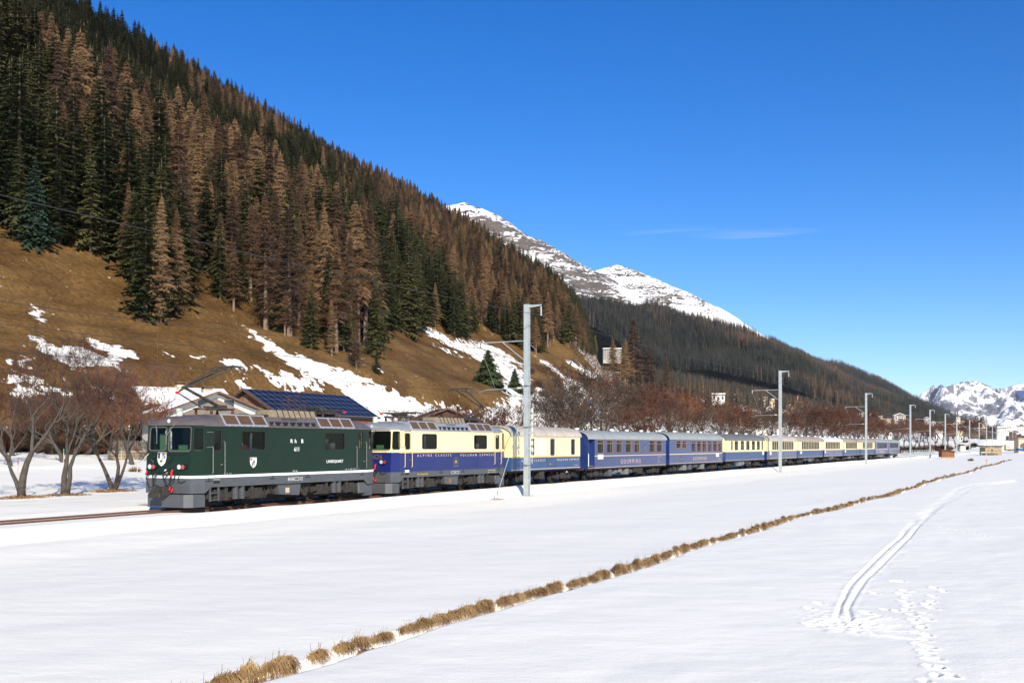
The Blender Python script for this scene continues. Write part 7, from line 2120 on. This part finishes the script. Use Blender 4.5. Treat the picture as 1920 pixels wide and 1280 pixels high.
# yellow building and container at the right edge
Yq = 420; k_ = Yq / FPX; X = (1910 - 960) * k_
yb_ = thing('yellow_building', 'flat-roofed cream building with a dark opening at the right edge', 'building', (X, Yq, 0))
m = MB(); m.box(0, 60 * k_, 0, 4, -1, 23 * k_); m.build('wall', M_WALLY, yb_)
m = MB(); m.box(2 * k_, 30 * k_, -.12, -.02, 0, 8 * k_); m.build('garage_opening', M_WIN, yb_)
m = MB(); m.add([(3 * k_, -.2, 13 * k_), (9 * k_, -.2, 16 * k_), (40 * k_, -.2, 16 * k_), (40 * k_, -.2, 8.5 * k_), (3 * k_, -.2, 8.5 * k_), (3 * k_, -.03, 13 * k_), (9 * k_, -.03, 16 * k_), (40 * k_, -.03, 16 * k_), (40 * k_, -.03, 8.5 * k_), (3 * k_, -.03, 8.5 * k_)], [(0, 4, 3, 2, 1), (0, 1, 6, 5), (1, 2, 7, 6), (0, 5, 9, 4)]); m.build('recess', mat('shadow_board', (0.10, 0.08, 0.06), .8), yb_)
m = MB(); m.box(-.5, 60 * k_ + .5, -.5, 4.5, 23 * k_, 23 * k_ + .4); m.build('roof', M_CONC, yb_)
X = (1898.5 - 960) * k_
ct = thing('blue_container', 'small bright blue container left of the cream building', 'container', (X, Yq - 5, 0.2))
m = MB(); m.box(0, 7.3 * k_, 0, 2.2, 0, 5.2 * k_); m.build('box', mat('container_blue', (0.02, 0.10, 0.30), .5), ct)
for q in range(5):
    m = MB(); m.box((.5 + 1.4 * q) * k_, (.9 + 1.4 * q) * k_, -.08, 0, .1, 5 * k_); m.build('rib', mat('container_blue', (0.02, 0.10, 0.30), .5), ct)
m = MB(); m.box(-.1, 7.4 * k_, -.1, 2.3, 5.2 * k_, 5.7 * k_); m.build('lid', M_SNOWR, ct)
# woodpile behind the stone hut
Xw_, Yw_ = (1886 - 960) * 440 / FPX, 440
wp_ = thing('timber_stack', 'stack of pale sawn timber right of the stone hut', 'timber', (Xw_, Yw_, 0))
for r_ in range(3):
    m = MB(); m.bbox(0, 8 * .2256, 0, 2, r_ * .7 + .6, r_ * .7 + 1.2); m.build('timber_bundle', mat('pale_timber', (0.5, 0.36, 0.2), .8, var=.3, vs=3), wp_)
for q in range(7):
    m = MB(); m.tube((-2 + q * 1.3, -3, .5), (.6 + q * 1.3, -3.5, .2 + .25 * (q % 3)), .16, n=6); o_ = m.build('log', M_WOODD); tag(o_, 'dark log on the snow below the pale timber stack', 'log', 'logs below the pale timber stack'); o_.location = (Xw_, Yw_, 0)

# ---- houses of the town on the lower slopes: (px, base y, distance, width px, height px, wall, roof kind, label)
def box_house(px_, py_, Z_, wp, hp, wall, label, roofk='flat', cols=4, rows=2, name='house', depth=None, rz=0.0, cat='house', group=None):
    k_ = Z_ / FPX; X = (px_ - 960) * k_; zb = CAMZ + (HOR - py_) * k_; w, h = wp * k_, hp * k_; d = depth or w * .35
    root = thing(name, label, cat, (X, Z_, zb), rz, group)
    m = MB(); m.box(-w / 2, w / 2, 0, d, -3 if rows > 4 else (-2.5 if Z_ < 800 else -8), h); m.build('wall', wall, root)
    if roofk == 'flat':
        m = MB(); m.box(-w / 2 - .4, w / 2 + .4, -.6, d + .4, h, h + .35 + h * .03); ro = m.build('roof', M_ROOFT, root)
        m = MB(); m.box(-w / 2 - .3, w / 2 + .3, -.5, d + .3, h + .35 + h * .03, h + .75 + h * .05); m.build('snow_cover', M_SNOWR, ro)
    else:
        r_ = h * .35
        m = MB(); m.prism([(-w / 2 - .6, h), (w / 2 + .6, h), (0, h + r_)], 'y', -.8, d + .6); ro = m.build('roof', M_ROOFT, root)
        for s_ in (-1, 1):
            m = MB(); m.add([(0, -.7, h + r_ + .5), (0, d + .5, h + r_ + .5), (s_ * (w / 2 + .4), d + .5, h + .4), (s_ * (w / 2 + .4), -.7, h + .4), (0, -.7, h + r_ + .1), (s_ * (w / 2 + .5), -.7, h + .0)], [(0, 1, 2, 3), (0, 3, 5, 4)]); m.build('snow_cover', M_SNOWR, ro)
    for i in range(cols):
        for j in range(rows):
            ww = w / cols * (.45 if rows < 5 else .62); wh = h / rows * (.45 if rows < 5 else .6); x0 = -w / 2 + w * (i + .5) / cols; z0 = h * (j + .28) / rows
            m = MB(); m.box(x0 - ww / 2, x0 + ww / 2, -.12, -.02, z0, z0 + wh); m.build('window', M_WIN, root)
    return root
TW = [(1347, 752, 640, 24, 12, M_WALLW, 'white chalet with a snowy roof on the brown slope, alone above the coaches', 'flat', 3, 1),
      (1421, 753, 1000, 6, 5, M_WALLY, 'tiny house at the forest foot left of the second mast', 'gable', 2, 1), (1434, 752, 1050, 9, 6, M_WALLW, 'pale house with a tall chimney at the forest foot left of the second mast', 'flat', 3, 1), (1448, 753, 1050, 9, 4, M_WALLY, 'long low pale house just left of the second mast top', 'flat', 3, 1),
      (1443, 776, 800, 11, 10, M_WALLW, 'white house among the bare trees left of the second mast', 'gable', 2, 2), (1396, 776, 700, 9, 5, M_WOODD, 'dark house with a snowy roof in the bare trees left of the second mast', 'flat', 2, 1), (1404, 790, 560, 8, 5, M_WALLW, 'small pale house low in the bare trees behind the coaches', 'flat', 2, 1),
      (1426, 808, 420, 19, 8, M_WALLW, 'long white house right behind the coach roofs, left of the second mast', 'flat', 5, 1), (1462, 806, 420, 10, 7, M_WALLW, 'pale house behind the coach roofs at the second mast foot', 'flat', 3, 1), (1432, 797, 520, 16, 3, M_WOODD, 'low dark roof with snow above the long white house', 'flat', 3, 1),
      (1481, 770, 1100, 12, 8, M_WALLY, 'cream house right of the second mast', 'gable', 3, 2), (1490, 767, 1150, 6, 5, M_WALLW, 'small white house right of the second mast', 'flat', 2, 1), (1504, 765, 1200, 9, 3.5, M_WALLW, 'bright white low house under the orange crane', 'flat', 3, 1), (1496, 774, 1100, 12, 3, M_WALLY, 'long cream house below the bright white one', 'flat', 4, 1),
      (1515, 771, 1200, 8, 3, M_WOODD, 'brown house with snow left of the big round tree', 'flat', 3, 1), (1545, 769, 1300, 14, 3.5, M_WALLY, 'wide cream house with a snowy roof between the second and third mast', 'flat', 5, 1),
      (1583, 776, 1300, 13, 6, M_WALLW, 'white house with two gables left of the third mast', 'flat', 4, 2), (1614, 779, 1300, 12, 3.5, M_WALLW, 'low white house crossing behind the third mast', 'flat', 4, 1), (1632, 781, 1300, 4, 5, M_WALLW, 'small white tower-like house right of the third mast', 'gable', 1, 2),
      (1687, 791, 1300, 22, 12, M_WALLW, 'large white hotel with a long snowy roof left of the fourth mast', 'gable', 6, 3), (1660, 790, 1250, 22, 4, M_WALLY, 'long low house with a snowy roof left of the large white hotel', 'flat', 6, 1), (1651, 784, 1300, 7, 3, M_WALLY, 'tiny cream house in the bare trees right of the third mast', 'gable', 2, 1),
      (1738, 790, 1500, 8, 6, M_WALLW, 'white gabled house left of the fifth mast', 'gable', 2, 2), (1750, 797, 1400, 8, 5, M_WALLW, 'white house right of the fifth mast', 'gable', 2, 2), (1754, 803, 1300, 7, 6, M_WALLY, 'cream gabled house between the fifth and sixth mast', 'gable', 2, 2), (1766, 800, 1300, 13, 6, M_WALLY, 'wide cream house at the sixth mast', 'flat', 4, 2),
      (1790, 797, 1400, 5, 5, M_WALLW, 'small white house left of the church', 'gable', 1, 2), (1806, 797, 1500, 6, 6, M_WALLW, 'white round-topped house right of the church', 'gable', 1, 2), (1810, 800, 1400, 14, 3, M_WALLW, 'long white house behind the church', 'flat', 5, 1),
      (1762, 809, 900, 14, 5, M_WALLW, 'white modern house in front of the long roofs', 'flat', 5, 1), (1782, 803, 1000, 68, 3, M_WOODD, 'very long low station building with a snowy roof under the church', 'flat', 16, 1), (1835, 806, 1000, 30, 2.5, M_WOODD, 'long low roof with snow right of the church', 'flat', 8, 1), (1800, 809, 950, 10, 3, M_WALLY, 'low cream house under the church', 'flat', 3, 1),
      (1845, 799, 1500, 6, 4, M_WALLY, 'small cream house among trees left of the white villa', 'gable', 2, 1),
      (1878, 817, 700, 16, 15, M_WALLW, 'white three-storey villa near the right edge', 'flat', 5, 3), (1890, 810, 720, 12, 9, M_WALLW, 'white annexe with a flat snowy roof right of the villa', 'flat', 3, 2), (1902, 818, 600, 16, 9, M_WOODD, 'brown wooden house with balconies right of the villa', 'gable', 4, 2), (1914, 808, 620, 12, 10, M_WALLW, 'pale house behind the cream building at the right edge', 'gable', 3, 2),
      (1911, 823, 470, 8, 8, mat('dark_red_wood', (0.12, 0.03, 0.02), .8), 'dark red shed left of the cream building', 'gable', 1, 1),
      (1247, 766, 420, 14, 6, M_WALLW, 'pale house glimpsed through the bare trees above the blue coaches', 'flat', 3, 1), (1213, 792, 260, 10, 5, M_WALLW, 'white house low behind the nearest blue coach roof', 'flat', 2, 1), (1222, 758, 430, 8, 5, M_WOODD, 'dark hut under the rusty larches', 'gable', 1, 1)]
for t_ in TW: box_house(*t_)
# hotels on the far slopes
box_house(1130, 607, 2300, 24, 11, M_WALLW, 'pale flat-roofed hotel high on the slope under the snowfield', 'flat', 8, 3, name='hotel')
box_house(1156, 605, 2350, 8, 8, M_WALLY, 'small pale chalet right of the high hotel', 'gable', 2, 2)
box_house(1228, 603, 2800, 10, 5, M_WOODD, 'brown farmhouse with snow at the top edge of the far forest', 'gable', 3, 1)
ht = box_house(1148, 674, 900, 34, 19, mat('grey_render', (0.42, 0.39, 0.33), .85), 'pale multi-storey hotel with a grid of balconies behind the big rusty larch', 'flat', 11, 6, name='hotel')
k_ = 900 / FPX
m = MB(); m.box(-4 * k_, 6 * k_, 1, 6, 20 * k_, 23.5 * k_); m.build('roof_house', mat('ochre_wall', (0.65, 0.42, 0.15), .8), ht)
# church
kc = 1100 / FPX; Xc = (1797.5 - 960) * kc
ch = thing('church', 'church with a cream gabled tower and a very tall thin grey spire', 'church', (Xc, 1100, CAMZ + (HOR - 803) * kc))
w_ = 3.3 * kc
m = MB(); m.box(-w_, w_, 0, 2 * w_, -5, 15 * kc); 
m.build('tower', M_WALLY, ch)
for s_ in (-1, 1):
    m = MB(); m.prism([(-w_, 15 * kc), (w_, 15 * kc), (0, 22 * kc)], 'y', (-.02 if s_ < 0 else 2 * w_ - .3), (.3 if s_ < 0 else 2 * w_ + .02)); m.build('tower_gable', M_WALLY, ch)
    m = MB(); m.prism([(0, 15 * kc), (2 * w_, 15 * kc), (w_, 22 * kc)], 'x', (-w_ - .02 if s_ < 0 else w_ - .3), (-w_ + .3 if s_ < 0 else w_ + .02)); m.build('tower_gable', M_WALLY, ch)
m = MB(); n = 8; v = [(w_ * .85 * math.cos(6.2832 * q / n + .39), w_ + w_ * .85 * math.sin(6.2832 * q / n + .39), 15 * kc) for q in range(n)] + [(-1.6 * kc * 0 - .8 * kc, w_, 41 * kc)]
m.add(v, [(q, (q + 1) % n, n) for q in range(n)]); m.build('spire', mat('grey_shingle', (0.11, 0.10, 0.10), .8, var=.2, vs=.3), ch)
for z_ in (4, 10, 15.5):
    m = MB(); m.box(-.6 * kc, .6 * kc, -.1, -.03, z_ * kc, (z_ + 2.2) * kc); m.build('window', M_WIN, ch)
m = MB(); m.prism([(w_, -5), (w_ + 10 * kc, -5), (w_ + 10 * kc, 4 * kc), (w_ + 5 * kc, 7 * kc), (w_, 4 * kc)], 'y', 1, 8 * kc); m.build('nave', M_WALLW, ch)
# cranes
for (px_, py_, hp, jib, lb) in [(1496, 764, 22, 0, 'orange mast of a building crane left of the lower one'), (1503, 762, 8, 1, 'orange building crane with a short jib above the bright white house')]:
    k_ = 1250 / FPX
    cr = thing('crane', lb, 'crane', ((px_ - 960) * k_, 1250, CAMZ + (HOR - py_) * k_))
    M_OR = mat('crane_orange', (0.45, 0.13, 0.06), .6)
    if jib:
        m = MB(); m.box(-.5, .5, 0, 1, -4, hp * k_); m.build('mast', M_OR, cr)
        m = MB(); m.box(-12 * k_, .5 * k_, 0, .8, hp * k_, hp * k_ + .9); m.build('jib', M_OR, cr)
    else:
        m = MB(); m.box(-.6, .6, 0, 1.2, -4, hp * k_); m.build('mast', M_OR, cr)
# far masts behind the last one and station lamps
for q, (px_, h_) in enumerate([(1892, 9), (1899, 9), (1905, 9), (1912, 9)]):
    s_ = s_at(px_, MY); X, Y = W(s_, MY)
    if Y > 1500 or Y < 0: continue
    o_ = thing('station_lamp', 'thin grey lamp post in the station area at the right, %s' % ['leftmost one', 'second from left', 'second from right', 'rightmost one'][q], 'lamp post', ((px_ - 960) * 520 / FPX, 520, 0))
    m = MB(); m.tube((0, 0, -.5), (0, 0, h_), .14, .09, 6); m.build('post', M_GALV, o_)
    m = MB(); m.box(-.6, .6, -.1, .1, h_, h_ + .2); m.build('lamp_head', M_GALV, o_)
# thin cloud streak high in the sky
cm = bpy.data.materials.new('thin_cloud'); cm.use_nodes = True
nt = cm.node_tree; N = nt.nodes; Lk = nt.links; N.remove(N['Principled BSDF'])
tc = N.new('ShaderNodeTexCoord'); mp = N.new('ShaderNodeMapping'); mp.inputs['Scale'].default_value = (1.6, 9, 1); Lk.new(tc.outputs['Generated'], mp.inputs[0])
no = N.new('ShaderNodeTexNoise'); no.inputs['Scale'].default_value = 2.2; no.inputs['Detail'].default_value = 7; no.inputs['Roughness'].default_value = .6; no.inputs['Distortion'].default_value = .4; Lk.new(mp.outputs[0], no.inputs['Vector'])
gr = N.new('ShaderNodeTexGradient'); gr.gradient_type = 'SPHERICAL'; m2 = N.new('ShaderNodeMapping'); m2.inputs['Location'].default_value = (-1, -1, 0); m2.inputs['Scale'].default_value = (2, 2, 1); m2.vector_type = 'POINT'; Lk.new(tc.outputs['Generated'], m2.inputs[0]); Lk.new(m2.outputs[0], gr.inputs[0])
mu = N.new('ShaderNodeMath'); mu.operation = 'MULTIPLY'; Lk.new(no.outputs['Fac'], mu.inputs[0]); Lk.new(gr.outputs['Fac'], mu.inputs[1])
mr = N.new('ShaderNodeMapRange'); mr.inputs[1].default_value = .12; mr.inputs[2].default_value = .62; mr.inputs[4].default_value = .34; Lk.new(mu.outputs[0], mr.inputs[0])
df = N.new('ShaderNodeBsdfTranslucent'); df.inputs[0].default_value = (.95, .95, .95, 1); dd_ = N.new('ShaderNodeBsdfDiffuse'); dd_.inputs[0].default_value = (.95, .95, .95, 1)
ad = N.new('ShaderNodeAddShader'); Lk.new(df.outputs[0], ad.inputs[0]); Lk.new(dd_.outputs[0], ad.inputs[1])
tr_ = N.new('ShaderNodeBsdfTransparent'); mx = N.new('ShaderNodeMixShader'); Lk.new(mr.outputs[0], mx.inputs[0]); Lk.new(tr_.outputs[0], mx.inputs[1]); Lk.new(ad.outputs[0], mx.inputs[2]); Lk.new(mx.outputs[0], N['Material Output'].inputs[0])
def cloud(px0, px1, py0, py1, H, name='cloud'):
    y_far = FPX * (H - CAMZ) / (HOR - py0); y_near = FPX * (H - CAMZ) / (HOR - py1) if False else FPX * (H - CAMZ) / (HOR - py0)
    ya = FPX * (H - CAMZ) / (HOR - py0); yb = FPX * (H - CAMZ) / (HOR - py1)
    xa, xb = (px0 - 960) * ya / FPX, (px1 - 960) * ya / FPX
    mb = MB(); n = 24; v = []
    for i in range(n + 1):
        for j in range(7):
            x_ = xa + (xb - xa) * i / n; y_ = ya + (yb - ya) * j / 6
            v.append((x_, y_, H + 60 * math.sin(i * .5 + j) + (i / n) * 100))
    mb.add(v, [(i * 7 + j, i * 7 + j + 1, (i + 1) * 7 + j + 1, (i + 1) * 7 + j) for i in range(n) for j in range(6)])
    o = mb.build(name, cm); tag(o, kind='stuff'); return o
cloud(1075, 1710, 418, 456, 7500)
# ================================================================== AIR
hz_ = MB(); hz_.box(-6000, 9000, -300, 12500, -3, 860)
hm_ = bpy.data.materials.new('haze'); hm_.use_nodes = True
N = hm_.node_tree.nodes; N.remove(N['Principled BSDF'])
pv = N.new('ShaderNodeVolumePrincipled'); pv.inputs['Color'].default_value = (0.80, 0.88, 1.0, 1); pv.inputs['Density'].default_value = 0.000022; pv.inputs['Anisotropy'].default_value = 0.0
hm_.node_tree.links.new(pv.outputs[0], N['Material Output'].inputs['Volume'])
tag(hz_.build('haze', hm_), kind='stuff')
